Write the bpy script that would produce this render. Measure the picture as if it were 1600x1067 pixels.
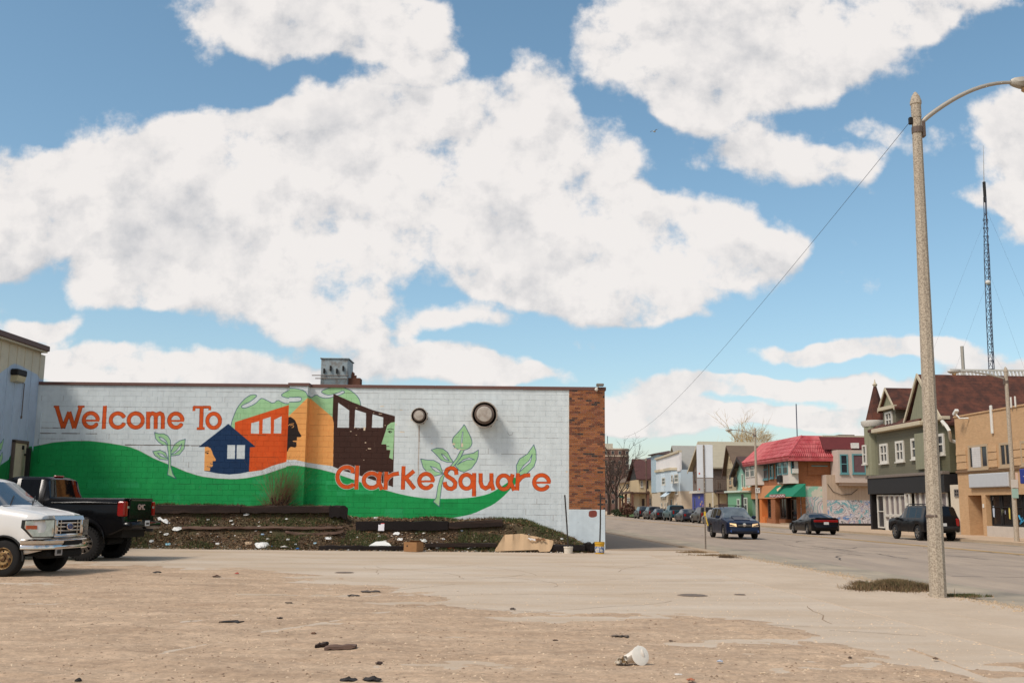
import bpy, math, random
import numpy as np
from mathutils import Vector, Matrix, Euler
random.seed(7); rng = np.random.default_rng(7)
for _o in list(bpy.data.objects): bpy.data.objects.remove(_o)
SC = bpy.context.scene
COL = SC.collection
R = math.radians

# ------------------------------------------------------------------ camera
CAM_Z = 1.6; F = 1600.0
PITCH = math.atan(255.5 / F); ROLL = 0.0098
camd = bpy.data.cameras.new('camera'); cam = bpy.data.objects.new('camera', camd); COL.objects.link(cam)
camd.sensor_width = 36.0; camd.lens = 36.0; camd.clip_start = 0.1; camd.clip_end = 6000
CAM_R = (Matrix.Rotation(math.pi / 2 + PITCH, 3, 'X') @ Matrix.Rotation(ROLL, 3, 'Z'))
cam.matrix_world = Matrix.Translation((0, 0, CAM_Z)) @ CAM_R.to_4x4()
SC.camera = cam
SC.render.resolution_x = 1024; SC.render.resolution_y = 682
CO = Vector((0, 0, CAM_Z))
def ray(px, py):
    return CAM_R @ Vector(((px - 800) / F, -(py - 533.5) / F, -1))
def atY(px, py, Y):
    d = ray(px, py); return CO + d * (Y / d.y)
def ground(px, py, z=0.0):
    d = ray(px, py); return CO + d * ((z - CAM_Z) / d.z)
def on_plane(px, py, p0, n):
    d = ray(px, py); return CO + d * ((p0 - CO).dot(n) / d.dot(n))

# ------------------------------------------------------------------ world and sun
SUN = Vector((-0.62, -0.50, 1.0)).normalized()
W = bpy.data.worlds.new('World'); SC.world = W; W.use_nodes = True
wn = W.node_tree; wn.nodes.clear()
def N(nt, t, **k):
    n = nt.nodes.new(t)
    for a, v in k.items(): setattr(n, a, v)
    return n
def L(nt, a, b): nt.links.new(a, b)
def math_(nt, op, a, b=None, c=None, clamp=False):
    n = nt.nodes.new('ShaderNodeMath'); n.operation = op; n.use_clamp = clamp
    for i, v in enumerate((a, b, c)):
        if v is None: continue
        if isinstance(v, (int, float)): n.inputs[i].default_value = v
        else: nt.links.new(v, n.inputs[i])
    return n.outputs[0]
def uvof(px, py):
    d = ray(px, py); return d.x / d.y, d.z / d.y

SKY_STR = 0.1
CLOUDS = [  # cx cy rx ry in picture units of the sky chart, weight
 (520,5,190,75,1.2),(600,50,130,60,1.0),(430,25,70,70,.8),(670,80,60,30,.6),(400,-10,60,70,.5),
 (1050,55,160,110,1.1),(1150,110,170,85,1.1),(1270,60,190,110,1.1),(1420,5,190,55,1.0),(945,70,60,50,.5),(1080,165,90,35,.6),(1250,-60,400,110,1.0),
 (60,290,170,75,1.1),(-80,320,120,120,1.0),(230,260,170,95,1.1),(330,230,120,90,.9),(420,260,190,110,1.2),(560,230,190,120,1.2),(700,190,160,110,1.1),
 (815,160,100,80,1.1),(870,230,130,90,1.1),(930,280,110,60,.7),(340,350,260,100,1.2),(420,440,210,90,1.1),(520,500,110,60,.9),(240,430,130,70,.9),(200,470,90,30,.5),
 (560,535,70,22,.5),(50,370,90,60,.8),(-10,410,70,30,.6),(560,340,180,110,1.1),(740,300,170,90,1.1),(790,420,150,60,1.0),(880,380,190,100,1.2),(1010,410,170,110,1.2),
 (1110,360,110,80,1.1),(1180,400,90,60,.9),(1240,370,50,40,.4),(950,480,130,40,.8),(720,500,110,30,.7),(1010,300,50,18,.4),
 (75,508,80,28,1.0),(130,560,130,32,1.1),(250,588,150,28,.9),(360,572,120,34,1.0),(470,590,120,24,.8),(660,575,150,38,1.1),(760,585,90,24,.8),(850,592,60,16,.6),
 (635,525,28,22,.5),(1250,552,100,20,.9),(1360,546,120,20,.9),(1480,556,110,20,.8),(1110,608,170,24,1.0),(1250,604,160,22,1.0),(1420,612,170,26,1.0),(1560,590,110,30,1.0),
 (980,645,130,30,1.0),(1130,655,200,24,1.0),(1350,652,250,28,1.1),(1560,660,150,50,1.0),(1210,235,105,50,.62),(1310,262,85,34,.8),(1430,235,75,38,.52),(1350,215,60,40,.45),(1160,215,50,30,.45),
 (1600,180,110,60,.9),(1620,260,90,90,1.0),(1560,320,110,24,.6),(1640,350,90,50,.8),(310,30,70,70,.5),(1090,250,40,30,.2),(560,60,40,20,.3),(0,90,60,40,.15),(1110,505,60,16,.25)]
g = bpy.data.node_groups.new('cloud_field', 'ShaderNodeTree')
g.interface.new_socket('Vector', in_out='INPUT', socket_type='NodeSocketVector')
g.interface.new_socket('Field', in_out='OUTPUT', socket_type='NodeSocketFloat')
gi = N(g, 'NodeGroupInput'); go = N(g, 'NodeGroupOutput')
wob = N(g, 'ShaderNodeTexNoise'); wob.inputs['Scale'].default_value = 7; wob.inputs['Detail'].default_value = 4
L(g, gi.outputs[0], wob.inputs['Vector'])
wsub = N(g, 'ShaderNodeVectorMath', operation='SUBTRACT'); L(g, wob.outputs['Color'], wsub.inputs[0]); wsub.inputs[1].default_value = (.5, .5, .5)
wsc = N(g, 'ShaderNodeVectorMath', operation='SCALE'); L(g, wsub.outputs[0], wsc.inputs[0]); wsc.inputs['Scale'].default_value = 0.075
wad = N(g, 'ShaderNodeVectorMath', operation='ADD'); L(g, gi.outputs[0], wad.inputs[0]); L(g, wsc.outputs[0], wad.inputs[1])
acc = None
for (cx, cy, rx, ry, w_) in CLOUDS:
    u0, v0 = uvof(cx, cy); u1, _ = uvof(cx + rx, cy); _, v1 = uvof(cx, cy - ry)
    m = N(g, 'ShaderNodeMapping', vector_type='TEXTURE')
    m.inputs['Location'].default_value = (u0, v0, 0); m.inputs['Scale'].default_value = (abs(u1 - u0) * 1.12, abs(v1 - v0) * 1.12, 1)
    L(g, wad.outputs[0], m.inputs['Vector'])
    gr = N(g, 'ShaderNodeTexGradient', gradient_type='SPHERICAL'); L(g, m.outputs[0], gr.inputs[0])
    acc = math_(g, 'MULTIPLY', gr.outputs['Fac'], w_) if acc is None else math_(g, 'MULTIPLY_ADD', gr.outputs['Fac'], w_, acc)
L(g, math_(g, 'MINIMUM', acc, 0.55), go.inputs[0])

tc = N(wn, 'ShaderNodeTexCoord'); sp = N(wn, 'ShaderNodeSeparateXYZ'); L(wn, tc.outputs['Generated'], sp.inputs[0])
ay = math_(wn, 'MAXIMUM', math_(wn, 'ABSOLUTE', sp.outputs['Y']), 0.05)
u = math_(wn, 'DIVIDE', sp.outputs['X'], ay); v = math_(wn, 'DIVIDE', sp.outputs['Z'], ay)
cb = N(wn, 'ShaderNodeCombineXYZ'); L(wn, u, cb.inputs[0]); L(wn, v, cb.inputs[1])
def field(vec):
    gn = N(wn, 'ShaderNodeGroup'); gn.node_tree = g; L(wn, vec, gn.inputs[0])
    # everywhere the chart does not reach the sky carries the same kind of broken cumulus
    return gn.outputs[0]
f0 = field(cb.outputs[0])
sh = N(wn, 'ShaderNodeVectorMath', operation='ADD'); L(wn, cb.outputs[0], sh.inputs[0]); sh.inputs[1].default_value = (-.012, .028, 0)
f1 = field(sh.outputs[0])
n1 = N(wn, 'ShaderNodeTexNoise'); n1.inputs['Scale'].default_value = 20; n1.inputs['Detail'].default_value = 9; n1.inputs['Roughness'].default_value = .6
L(wn, cb.outputs[0], n1.inputs['Vector'])
n1b = N(wn, 'ShaderNodeTexNoise'); n1b.inputs['Scale'].default_value = 20; n1b.inputs['Detail'].default_value = 5; n1b.inputs['Roughness'].default_value = .5
L(wn, sh.outputs[0], n1b.inputs['Vector'])
n2 = N(wn, 'ShaderNodeTexNoise'); n2.inputs['Scale'].default_value = 2.2; n2.inputs['Detail'].default_value = 7
L(wn, tc.outputs['Generated'], n2.inputs['Vector'])
gen = math_(wn, 'MULTIPLY', math_(wn, 'SUBTRACT', n2.outputs['Fac'], .47), 6.0, clamp=True)
far_u = math_(wn, 'MULTIPLY', math_(wn, 'SUBTRACT', math_(wn, 'ABSOLUTE', u), .56), 6, clamp=True)
far_v = math_(wn, 'MULTIPLY', math_(wn, 'SUBTRACT', v, .60), 6, clamp=True)
outm = math_(wn, 'MAXIMUM', far_u, far_v)
base = math_(wn, 'MAXIMUM', f0, math_(wn, 'MULTIPLY', gen, math_(wn, 'MULTIPLY', outm, .6)))
n3 = N(wn, 'ShaderNodeTexNoise'); n3.inputs['Scale'].default_value = 6.5; n3.inputs['Detail'].default_value = 3; L(wn, cb.outputs[0], n3.inputs['Vector'])
base = math_(wn, 'ADD', base, math_(wn, 'MULTIPLY', math_(wn, 'SUBTRACT', n3.outputs['Fac'], .5), .6))
dens = math_(wn, 'ADD', base, math_(wn, 'MULTIPLY', math_(wn, 'SUBTRACT', n1.outputs['Fac'], .5), 1.12))
mr = N(wn, 'ShaderNodeMapRange', interpolation_type='SMOOTHSTEP'); L(wn, dens, mr.inputs['Value'])
mr.inputs['From Min'].default_value = .16; mr.inputs['From Max'].default_value = .47
alpha = mr.outputs[0]
dsh = math_(wn, 'ADD', f1, math_(wn, 'MULTIPLY', math_(wn, 'SUBTRACT', n1b.outputs['Fac'], .5), .8))
under = math_(wn, 'MULTIPLY', math_(wn, 'SUBTRACT', dsh, math_(wn, 'ADD', f0, math_(wn, 'MULTIPLY', math_(wn, 'SUBTRACT', n1.outputs['Fac'], .5), .8))), 1.7)
thick = math_(wn, 'MULTIPLY', math_(wn, 'ADD', math_(wn, 'SUBTRACT', n3.outputs['Fac'], .47), math_(wn, 'MULTIPLY', math_(wn, 'SUBTRACT', .53, n1.outputs['Fac']), 1.3)), 1.7, clamp=True)
shade = math_(wn, 'MULTIPLY', math_(wn, 'ADD', math_(wn, 'MAXIMUM', under, -.05), math_(wn, 'ADD', thick, .0)), 1.0, clamp=True)
cc = N(wn, 'ShaderNodeMix', data_type='RGBA'); L(wn, shade, cc.inputs[0])
CL = 8.3
cc.inputs[6].default_value = (CL, CL * .955, CL * .925, 1); cc.inputs[7].default_value = (CL * .66, CL * .66, CL * .68, 1)
sky = N(wn, 'ShaderNodeTexSky', sky_type='NISHITA'); sky.sun_disc = False
sky.sun_elevation = math.asin(SUN.z); sky.sun_rotation = math.atan2(SUN.x, SUN.y)
sky.air_density = 1.0; sky.dust_density = 1.2; sky.ozone_density = 1.0; sky.altitude = 100
hs = N(wn, 'ShaderNodeHueSaturation'); hs.inputs['Hue'].default_value = .484; hs.inputs['Saturation'].default_value = 1.06; hs.inputs['Value'].default_value = 1.36
L(wn, sky.outputs[0], hs.inputs['Color'])
mx = N(wn, 'ShaderNodeMix', data_type='RGBA'); L(wn, math_(wn, 'MULTIPLY', alpha, .97), mx.inputs[0]); L(wn, hs.outputs[0], mx.inputs[6]); L(wn, cc.outputs[2], mx.inputs[7])
bg = N(wn, 'ShaderNodeBackground'); bg.inputs['Strength'].default_value = SKY_STR
L(wn, mx.outputs[2], bg.inputs[0]); wo = N(wn, 'ShaderNodeOutputWorld'); L(wn, bg.outputs[0], wo.inputs[0])
sd = bpy.data.lights.new('sun', 'SUN'); sd.energy = 2.6; sd.angle = R(15); sd.color = (1, .93, .84)
so = bpy.data.objects.new('sun', sd); COL.objects.link(so); so.rotation_euler = SUN.to_track_quat('Z', 'Y').to_euler()
so.location = (-20, -10, 40)
SC.view_settings.view_transform = 'Standard'; SC.view_settings.look = 'None'
SC.view_settings.exposure = 0.12; SC.view_settings.gamma = 1.0
SC.view_settings.use_curve_mapping = False

# ------------------------------------------------------------------ helpers
def srgb(r, g_, b):
    f = lambda c: (c / 255 / 12.92) if c <= 10 else ((c / 255 + .055) / 1.055) ** 2.4
    return (f(r), f(g_), f(b))
MATS = {}
def mat(name, col, rough=.8, metal=0., var=.12, vscale=3., bump=0., bscale=30., col2=None, c2amt=.5, c2scale=1.5, c2sharp=.1, spec=.4, coat=0., stretch=(1, 1, 1), emit=None):
    """procedural material: base colour, cloudy variation, an optional second colour in noise patches, noise relief"""
    if name in MATS: return MATS[name]
    m = bpy.data.materials.new(name); m.use_nodes = True; nt = m.node_tree; b = nt.nodes['Principled BSDF']
    g_ = N(nt, 'ShaderNodeNewGeometry'); mp = N(nt, 'ShaderNodeMapping'); mp.inputs['Scale'].default_value = stretch; L(nt, g_.outputs['Position'], mp.inputs[0])
    pos = mp.outputs[0]
    cur = N(nt, 'ShaderNodeRGB'); cur.outputs[0].default_value = (*col, 1); cur = cur.outputs[0]
    if col2 is not None:
        n = N(nt, 'ShaderNodeTexNoise'); n.inputs['Scale'].default_value = c2scale; n.inputs['Detail'].default_value = 8; n.inputs['Roughness'].default_value = .62; L(nt, pos, n.inputs['Vector'])
        r = N(nt, 'ShaderNodeMapRange'); L(nt, n.outputs['Fac'], r.inputs[0]); t = 1 - c2amt
        t = .3 + .4 * t
        r.inputs['From Min'].default_value = t - c2sharp; r.inputs['From Max'].default_value = t + c2sharp
        x = N(nt, 'ShaderNodeMix', data_type='RGBA'); L(nt, r.outputs[0], x.inputs[0]); L(nt, cur, x.inputs[6]); x.inputs[7].default_value = (*col2, 1); cur = x.outputs[2]
    if var > 0:
        n = N(nt, 'ShaderNodeTexNoise'); n.inputs['Scale'].default_value = vscale; n.inputs['Detail'].default_value = 9; n.inputs['Roughness'].default_value = .65; L(nt, pos, n.inputs['Vector'])
        f = math_(nt, 'MULTIPLY_ADD', math_(nt, 'SUBTRACT', n.outputs['Fac'], .5), var * 4, 1.0)
        x = N(nt, 'ShaderNodeVectorMath', operation='SCALE'); L(nt, cur, x.inputs[0]); L(nt, f, x.inputs['Scale']); cur = x.outputs[0]
    L(nt, cur, b.inputs['Base Color'])
    b.inputs['Roughness'].default_value = rough; b.inputs['Metallic'].default_value = metal; b.inputs['Specular IOR Level'].default_value = spec
    if coat: b.inputs['Coat Weight'].default_value = coat; b.inputs['Coat Roughness'].default_value = .06
    if emit: b.inputs['Emission Color'].default_value = (*emit[:3], 1); b.inputs['Emission Strength'].default_value = emit[3]
    if bump > 0:
        n = N(nt, 'ShaderNodeTexNoise'); n.inputs['Scale'].default_value = bscale; n.inputs['Detail'].default_value = 8; L(nt, pos, n.inputs['Vector'])
        bp = N(nt, 'ShaderNodeBump'); bp.inputs['Strength'].default_value = min(1, bump * 20); bp.inputs['Distance'].default_value = bump; L(nt, n.outputs['Fac'], bp.inputs['Height']); L(nt, bp.outputs[0], b.inputs['Normal'])
    m['_col'] = 0
    MATS[name] = m; return m
def add_bands(m, axis, period, depth, dark=.75, duty=.12, rot=0.):
    """horizontal (or vertical) lap lines for far siding, shingles, ribs: relief plus a narrow darker joint"""
    nt = m.node_tree; b = nt.nodes['Principled BSDF']
    g_ = N(nt, 'ShaderNodeNewGeometry'); s = N(nt, 'ShaderNodeSeparateXYZ'); L(nt, g_.outputs['Position'], s.inputs[0])
    c = s.outputs[axis]
    if axis == 'XY':
        pass
    f = math_(nt, 'FRACT', math_(nt, 'DIVIDE', math_(nt, 'ADD', c, 200.), period))
    lnk = b.inputs['Base Color'].links[0].from_socket
    k = math_(nt, 'LESS_THAN', f, duty)
    sc = math_(nt, 'MULTIPLY_ADD', k, dark - 1, 1.0)
    x = N(nt, 'ShaderNodeVectorMath', operation='SCALE'); L(nt, lnk, x.inputs[0]); L(nt, sc, x.inputs['Scale']); L(nt, x.outputs[0], b.inputs['Base Color'])
    bp = N(nt, 'ShaderNodeBump'); bp.inputs['Strength'].default_value = .8; bp.inputs['Distance'].default_value = depth
    L(nt, f, bp.inputs['Height'])
    if b.inputs['Normal'].is_linked: L(nt, b.inputs['Normal'].links[0].from_socket, bp.inputs['Normal'])
    L(nt, bp.outputs[0], b.inputs['Normal'])
    return m
def brickmat(name, c1, c2, mortar, bw=.2, bh=.068, side='Y'):
    """bricks too far away to tell apart; runs along X or Y by side"""
    if name in MATS: return MATS[name]
    m = mat(name, c1, .85, var=.1, vscale=2.)
    nt = m.node_tree; b = nt.nodes['Principled BSDF']
    g_ = N(nt, 'ShaderNodeNewGeometry'); s = N(nt, 'ShaderNodeSeparateXYZ'); L(nt, g_.outputs['Position'], s.inputs[0])
    c = N(nt, 'ShaderNodeCombineXYZ'); L(nt, math_(nt, 'ADD', s.outputs['X'], s.outputs['Y']), c.inputs[0]); L(nt, s.outputs['Z'], c.inputs[1])
    t = N(nt, 'ShaderNodeTexBrick'); L(nt, c.outputs[0], t.inputs['Vector']); t.inputs['Scale'].default_value = 1
    t.inputs['Brick Width'].default_value = bw; t.inputs['Row Height'].default_value = bh; t.inputs['Mortar Size'].default_value = .006
    t.inputs['Color1'].default_value = (*c1, 1); t.inputs['Color2'].default_value = (*c2, 1); t.inputs['Mortar'].default_value = (*mortar, 1)
    old = b.inputs['Base Color'].links[0].from_node
    L(nt, t.outputs['Color'], old.inputs[0])
    return m

class MB:
    def __init__(s): s.v = []; s.f = []; s.m = []; s.mi = 0
    def add(s, vs, fs):
        o = len(s.v); s.v += [tuple(p) for p in vs]; s.f += [tuple(i + o for i in f) for f in fs]; s.m += [s.mi] * len(fs); return s
    def box(s, x0, x1, y0, y1, z0, z1):
        return s.add([(x0, y0, z0), (x1, y0, z0), (x1, y1, z0), (x0, y1, z0), (x0, y0, z1), (x1, y0, z1), (x1, y1, z1), (x0, y1, z1)],
                     [(0, 3, 2, 1), (4, 5, 6, 7), (0, 1, 5, 4), (1, 2, 6, 5), (2, 3, 7, 6), (3, 0, 4, 7)])
    def bbox(s, x0, x1, y0, y1, z0, z1, b=.02):
        """box with chamfered vertical and top edges"""
        x0, x1 = min(x0, x1), max(x0, x1); y0, y1 = min(y0, y1), max(y0, y1)
        b = min(b, (x1 - x0) * .4, (y1 - y0) * .4, (z1 - z0) * .4)
        def ring(i, z): return [(x0 + i + 0, y0 + b + i, z), (x0 + b + i, y0 + i, z), (x1 - b - i, y0 + i, z), (x1 - i, y0 + b + i, z), (x1 - i, y1 - b - i, z), (x1 - b - i, y1 - i, z), (x0 + b + i, y1 - i, z), (x0 + i, y1 - b - i, z)]
        rs = [ring(b * .7, z0), ring(0, z0 + b), ring(0, z1 - b), ring(b * .7, z1)]
        return s.loft(rs, cap=True)
    def loft(s, rings, cap=False, closed=True):
        n = len(rings[0]); vs = [p for r in rings for p in r]; fs = []
        for i in range(len(rings) - 1):
            for j in range(n if closed else n - 1):
                a = i * n + j; b = i * n + (j + 1) % n; fs.append((a, b, b + n, a + n))
        if cap: fs.append(tuple(range(n))[::-1]); fs.append(tuple(range((len(rings) - 1) * n, len(rings) * n)))
        return s.add(vs, fs)
    def prism(s, poly, off):
        """poly: 3d points, extruded by vector off"""
        n = len(poly); o = Vector(off); a = [Vector(p) for p in poly]; b = [p + o for p in a]
        return s.add(a + b, [tuple(range(n)), tuple(range(2 * n - 1, n - 1, -1))] + [(i, i + n, (i + 1) % n + n, (i + 1) % n) for i in range(n)])
    def quad(s, *p): return s.add(p, [tuple(range(len(p)))])
    def tube(s, pts, rad, n=8, cap=True):
        pts = [Vector(p) for p in pts]; rr = rad if isinstance(rad, (list, tuple)) else [rad] * len(pts); rings = []
        up = Vector((0, 0, 1))
        t0 = (pts[1] - pts[0]).normalized(); a = t0.cross(up)
        if a.length < .05: a = t0.cross(Vector((1, 0, 0)))
        a.normalize()
        for i, p in enumerate(pts):
            t = (pts[min(i + 1, len(pts) - 1)] - pts[max(i - 1, 0)]).normalized()
            a = (a - t * a.dot(t)).normalized(); b = t.cross(a)
            rings.append([p + (a * math.cos(q) + b * math.sin(q)) * rr[i] for q in [2 * math.pi * k / n for k in range(n)]])
        return s.loft(rings, cap=cap)
    def lathe(s, prof, n=24, c=(0, 0, 0), axis='z', cap=True):
        """prof: (radius, height) pairs turned about an axis through c"""
        c = Vector(c); rings = []
        for r, h in prof:
            ring = []
            for k in range(n):
                q = 2 * math.pi * k / n; x, y = r * math.cos(q), r * math.sin(q)
                p = {'z': (x, y, h), 'y': (x, h, y), 'x': (h, x, y)}[axis]
                ring.append(c + Vector(p))
            rings.append(ring)
        return s.loft(rings, cap=cap)
    def build(s, name, ms, parent=None, smooth=None, label=None, kind=None, group=None):
        me = bpy.data.meshes.new(name); me.from_pydata(s.v, [], s.f)
        for m_ in (ms if isinstance(ms, (list, tuple)) else [ms]): me.materials.append(m_)
        if any(s.m): me.polygons.foreach_set('material_index', s.m)
        if smooth is not None:
            me.polygons.foreach_set('use_smooth', [True] * len(me.polygons)); me.set_sharp_from_angle(angle=R(smooth))
        import bmesh
        if len(s.f) < 60000:
            bm = bmesh.new(); bm.from_mesh(me); bmesh.ops.recalc_face_normals(bm, faces=bm.faces); bm.to_mesh(me); bm.free()
        me.update()
        o = bpy.data.objects.new(name, me); COL.objects.link(o)
        if parent is not None: o.parent = parent
        if label: o['label'] = label
        if kind: o['kind'] = kind
        if group: o['group'] = group
        return o
def thing(name, label, cat, loc=(0, 0, 0), rz=0., group=None):
    o = bpy.data.objects.new(name, None); COL.objects.link(o); o.location = loc; o.rotation_euler = (0, 0, rz)
    o['label'] = label; o['category'] = cat; o.empty_display_size = .3
    if group: o['group'] = group
    return o
def tag(o, label, cat, group=None):
    o['label'] = label; o['category'] = cat
    if group: o['group'] = group
    return o
def kids(o): return [c for c in bpy.data.objects if c.parent == o]
def copy_tree(o, parent=None):
    c = o.copy(); COL.objects.link(c); c.parent = parent
    for ch in kids(o): copy_tree(ch, c)
    return c
def text_part(s, size, m, parent, loc, rot, name='lettering', depth=.01):
    cu = bpy.data.curves.new(name, 'FONT'); cu.body = s; cu.size = size; cu.extrude = depth; cu.align_x = 'CENTER'; cu.align_y = 'CENTER'
    t = bpy.data.objects.new(name, cu); me = bpy.data.meshes.new_from_object(t)
    bpy.data.objects.remove(t); o = bpy.data.objects.new(name, me); me.materials.clear(); me.materials.append(m)
    COL.objects.link(o); o.parent = parent; o.location = loc; o.rotation_euler = rot; return o
def fbm(x, y, oct_=5, seed=0):
    """cheap value noise on numpy arrays"""
    r = np.random.default_rng(seed); tot = np.zeros_like(x); amp = 1.; nrm = 0
    for o in range(oct_):
        T = r.random((256, 256)); fx = x * 2 ** o + r.random() * 99; fy = y * 2 ** o + r.random() * 99
        ix = np.floor(fx).astype(int); iy = np.floor(fy).astype(int); tx = fx - ix; ty = fy - iy
        tx = tx * tx * (3 - 2 * tx); ty = ty * ty * (3 - 2 * ty)
        a = T[ix % 256, iy % 256]; b = T[(ix + 1) % 256, iy % 256]; c = T[ix % 256, (iy + 1) % 256]; d = T[(ix + 1) % 256, (iy + 1) % 256]
        tot += amp * ((a * (1 - tx) + b * tx) * (1 - ty) + (c * (1 - tx) + d * tx) * ty); nrm += amp; amp *= .5
    return tot / nrm - .5
def grid_mesh(name, X, Y, Z, m, parent=None, kind=None, smooth=True):
    nr, nc = X.shape; me = bpy.data.meshes.new(name)
    me.vertices.add(nr * nc); me.vertices.foreach_set('co', np.stack([X, Y, Z], -1).astype(np.float32).ravel())
    idx = np.arange(nr * nc).reshape(nr, nc); q = np.stack([idx[:-1, :-1], idx[:-1, 1:], idx[1:, 1:], idx[1:, :-1]], -1).reshape(-1, 4)
    me.loops.add(q.size); me.loops.foreach_set('vertex_index', q.ravel().astype(np.int32))
    me.polygons.add(len(q)); me.polygons.foreach_set('loop_start', np.arange(0, q.size, 4, dtype=np.int32))
    me.polygons.foreach_set('use_smooth', np.full(len(q), smooth)); me.update(calc_edges=True); me.validate()
    me.materials.append(m); o = bpy.data.objects.new(name, me); COL.objects.link(o); o.parent = parent
    if kind: o['kind'] = kind
    return o
# ------------------------------------------------------------------ ground, road, pavements
KN = lambda Y: 9.33 - .052 * Y      # near kerb line
KF = lambda Y: 26.5 - .0515 * Y     # far kerb line
FL = lambda Y: 31.0 - .0515 * Y     # far building line
WY = 38.5                           # the painted wall stands here
m_far = mat('far_ground', srgb(120, 112, 88), .95, var=.15, vscale=.1, col2=srgb(90, 98, 62), c2scale=.05)
m_asph = mat('asphalt', srgb(168, 149, 129), .82, var=.10, vscale=.9, bump=.003, bscale=60, col2=srgb(148, 132, 116), c2amt=.5, c2scale=.55, c2sharp=.18, stretch=(1.6, .22, 1))
m_gut = mat('gutter_concrete', srgb(168, 152, 130), .9, var=.10, vscale=1.2, bump=.004, bscale=50, col2=srgb(136, 126, 110), c2scale=.8, c2sharp=.15, stretch=(1, .5, 1))
m_conc = mat('dusty_concrete', srgb(193, 176, 156), .92, var=.06, vscale=.7, bump=.003, bscale=80, col2=srgb(180, 158, 133), c2amt=.5, c2scale=.45, c2sharp=.16, stretch=(.5, 1.6, 1))
m_walk = mat('pavement_concrete', srgb(192, 172, 149), .9, var=.05, vscale=1.1, bump=.002, bscale=90, col2=srgb(178, 157, 133), c2amt=.5, c2scale=.6, c2sharp=.16)
m_walk2 = mat('old_pavement', srgb(158, 140, 120), .9, var=.07, vscale=1.0, bump=.003, bscale=60)
m_kerb = mat('kerb_stone', srgb(172, 150, 124), .9, var=.12, vscale=2.5, bump=.006, bscale=30)
m_dirt = mat('packed_dirt', srgb(187, 160, 132), .97, var=.10, vscale=1.3, bump=.014, bscale=14, col2=srgb(160, 133, 107), c2amt=.5, c2scale=1.1, c2sharp=.2, stretch=(.45, 1.7, 1))
def add_grain(m, scale, amt, lo=.0):
    """fine pale and dark grit on top of a ground colour"""
    nt = m.node_tree; b = nt.nodes['Principled BSDF']; lnk = b.inputs['Base Color'].links[0].from_socket
    g_ = N(nt, 'ShaderNodeNewGeometry')
    cur = lnk
    for sc, a in ((scale, amt), (scale * 3.1, amt * .8), (scale * .22, amt * .5)):
        v_ = N(nt, 'ShaderNodeTexNoise'); v_.inputs['Scale'].default_value = sc; v_.inputs['Detail'].default_value = 3; L(nt, g_.outputs['Position'], v_.inputs['Vector'])
        f = math_(nt, 'MULTIPLY_ADD', math_(nt, 'SUBTRACT', v_.outputs['Fac'], .5), a * 5, 1.0)
        x = N(nt, 'ShaderNodeVectorMath', operation='SCALE'); L(nt, cur, x.inputs[0]); L(nt, f, x.inputs['Scale']); cur = x.outputs[0]
    L(nt, cur, b.inputs['Base Color'])
add_grain(m_dirt, 14, .17); add_grain(m_dirt, 5.5, .06); add_grain(m_conc, 14, .035); add_grain(m_walk, 16, .03); add_grain(m_asph, 12, .03)

b = MB(); b.quad((-900, -300, -.09), (1500, -300, -.09), (1500, 3500, -.09), (-900, 3500, -.09)); b.build('ground', m_far, kind='structure')
def strip(name, fa, fb, y0, y1, z, m, thick=None, step=None, zf=None):
    b = MB(); ys = [y0, y1]
    if step:
        ys = list(np.arange(y0, y1, step)) + [y1]
    for a, c in zip(ys[:-1], ys[1:]):
        b.quad((fa(a), a, z), (fb(a), a, z), (fb(c), c, z), (fa(c), c, z))
        if thick:
            b.quad((fa(a), a, z), (fa(c), c, z), (fa(c), c, z - thick), (fa(a), a, z - thick)); b.quad((fb(a), a, z), (fb(c), c, z), (fb(c), c, z - thick), (fb(a), a, z - thick))
    if thick: b.quad((fa(y0), y0, z), (fb(y0), y0, z), (fb(y0), y0, z - thick), (fa(y0), y0, z - thick))
    return b.build(name, m, kind='structure')
strip('road', KN, KF, -60, 900, -.05, m_asph)
strip('near_gutter', lambda y: KN(y), lambda y: KN(y) + 1.9, -60, 500, -.045, m_gut)
strip('far_gutter', lambda y: KF(y) - .7, lambda y: KF(y), -60, 500, -.045, m_gut)
m_yel = mat('yellow_paint', srgb(214, 172, 104), .8, var=.12, vscale=4., col2=srgb(178, 150, 108), c2amt=.4, c2scale=2.)
YL = lambda y: 21.3 - .057 * y
strip('road_marking', lambda y: YL(y), lambda y: YL(y) + .15, 8, 260, -.041, m_yel)
strip('road_marking', lambda y: YL(y) + .28, lambda y: YL(y) + .43, 8, 260, -.041, m_yel)
# tar seams wandering on the road
m_tar = mat('tar_seam', srgb(74, 68, 64), .7, var=.1)
b = MB()
for k in range(60):
    y = random.uniform(14, 95); x = KN(y) + random.uniform(1.2, 14); n = random.randint(8, 22); ang = random.choice([random.uniform(-.25, .25), 1.57 + random.uniform(-.15, .15)])
    px_, py_ = x, y
    for i in range(n):
        ang += random.uniform(-.22, .22); nx, ny = px_ + .38 * math.cos(ang), py_ + .38 * math.sin(ang); w = random.uniform(.012, .03)
        if KN(ny) + .3 < nx < KF(ny) - .3 and KN(py_) + .3 < px_ < KF(py_) - .3:
            ox, oy = -math.sin(ang) * w, math.cos(ang) * w
            b.quad((px_ - ox, py_ - oy, -.0405), (nx - ox, ny - oy, -.0405), (nx + ox, ny + oy, -.0405), (px_ + ox, py_ + oy, -.0405))
        px_, py_ = nx, ny
b.build('tar_seams', m_tar, kind='stuff')
b = MB()   # fine cracks in the lot concrete
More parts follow.
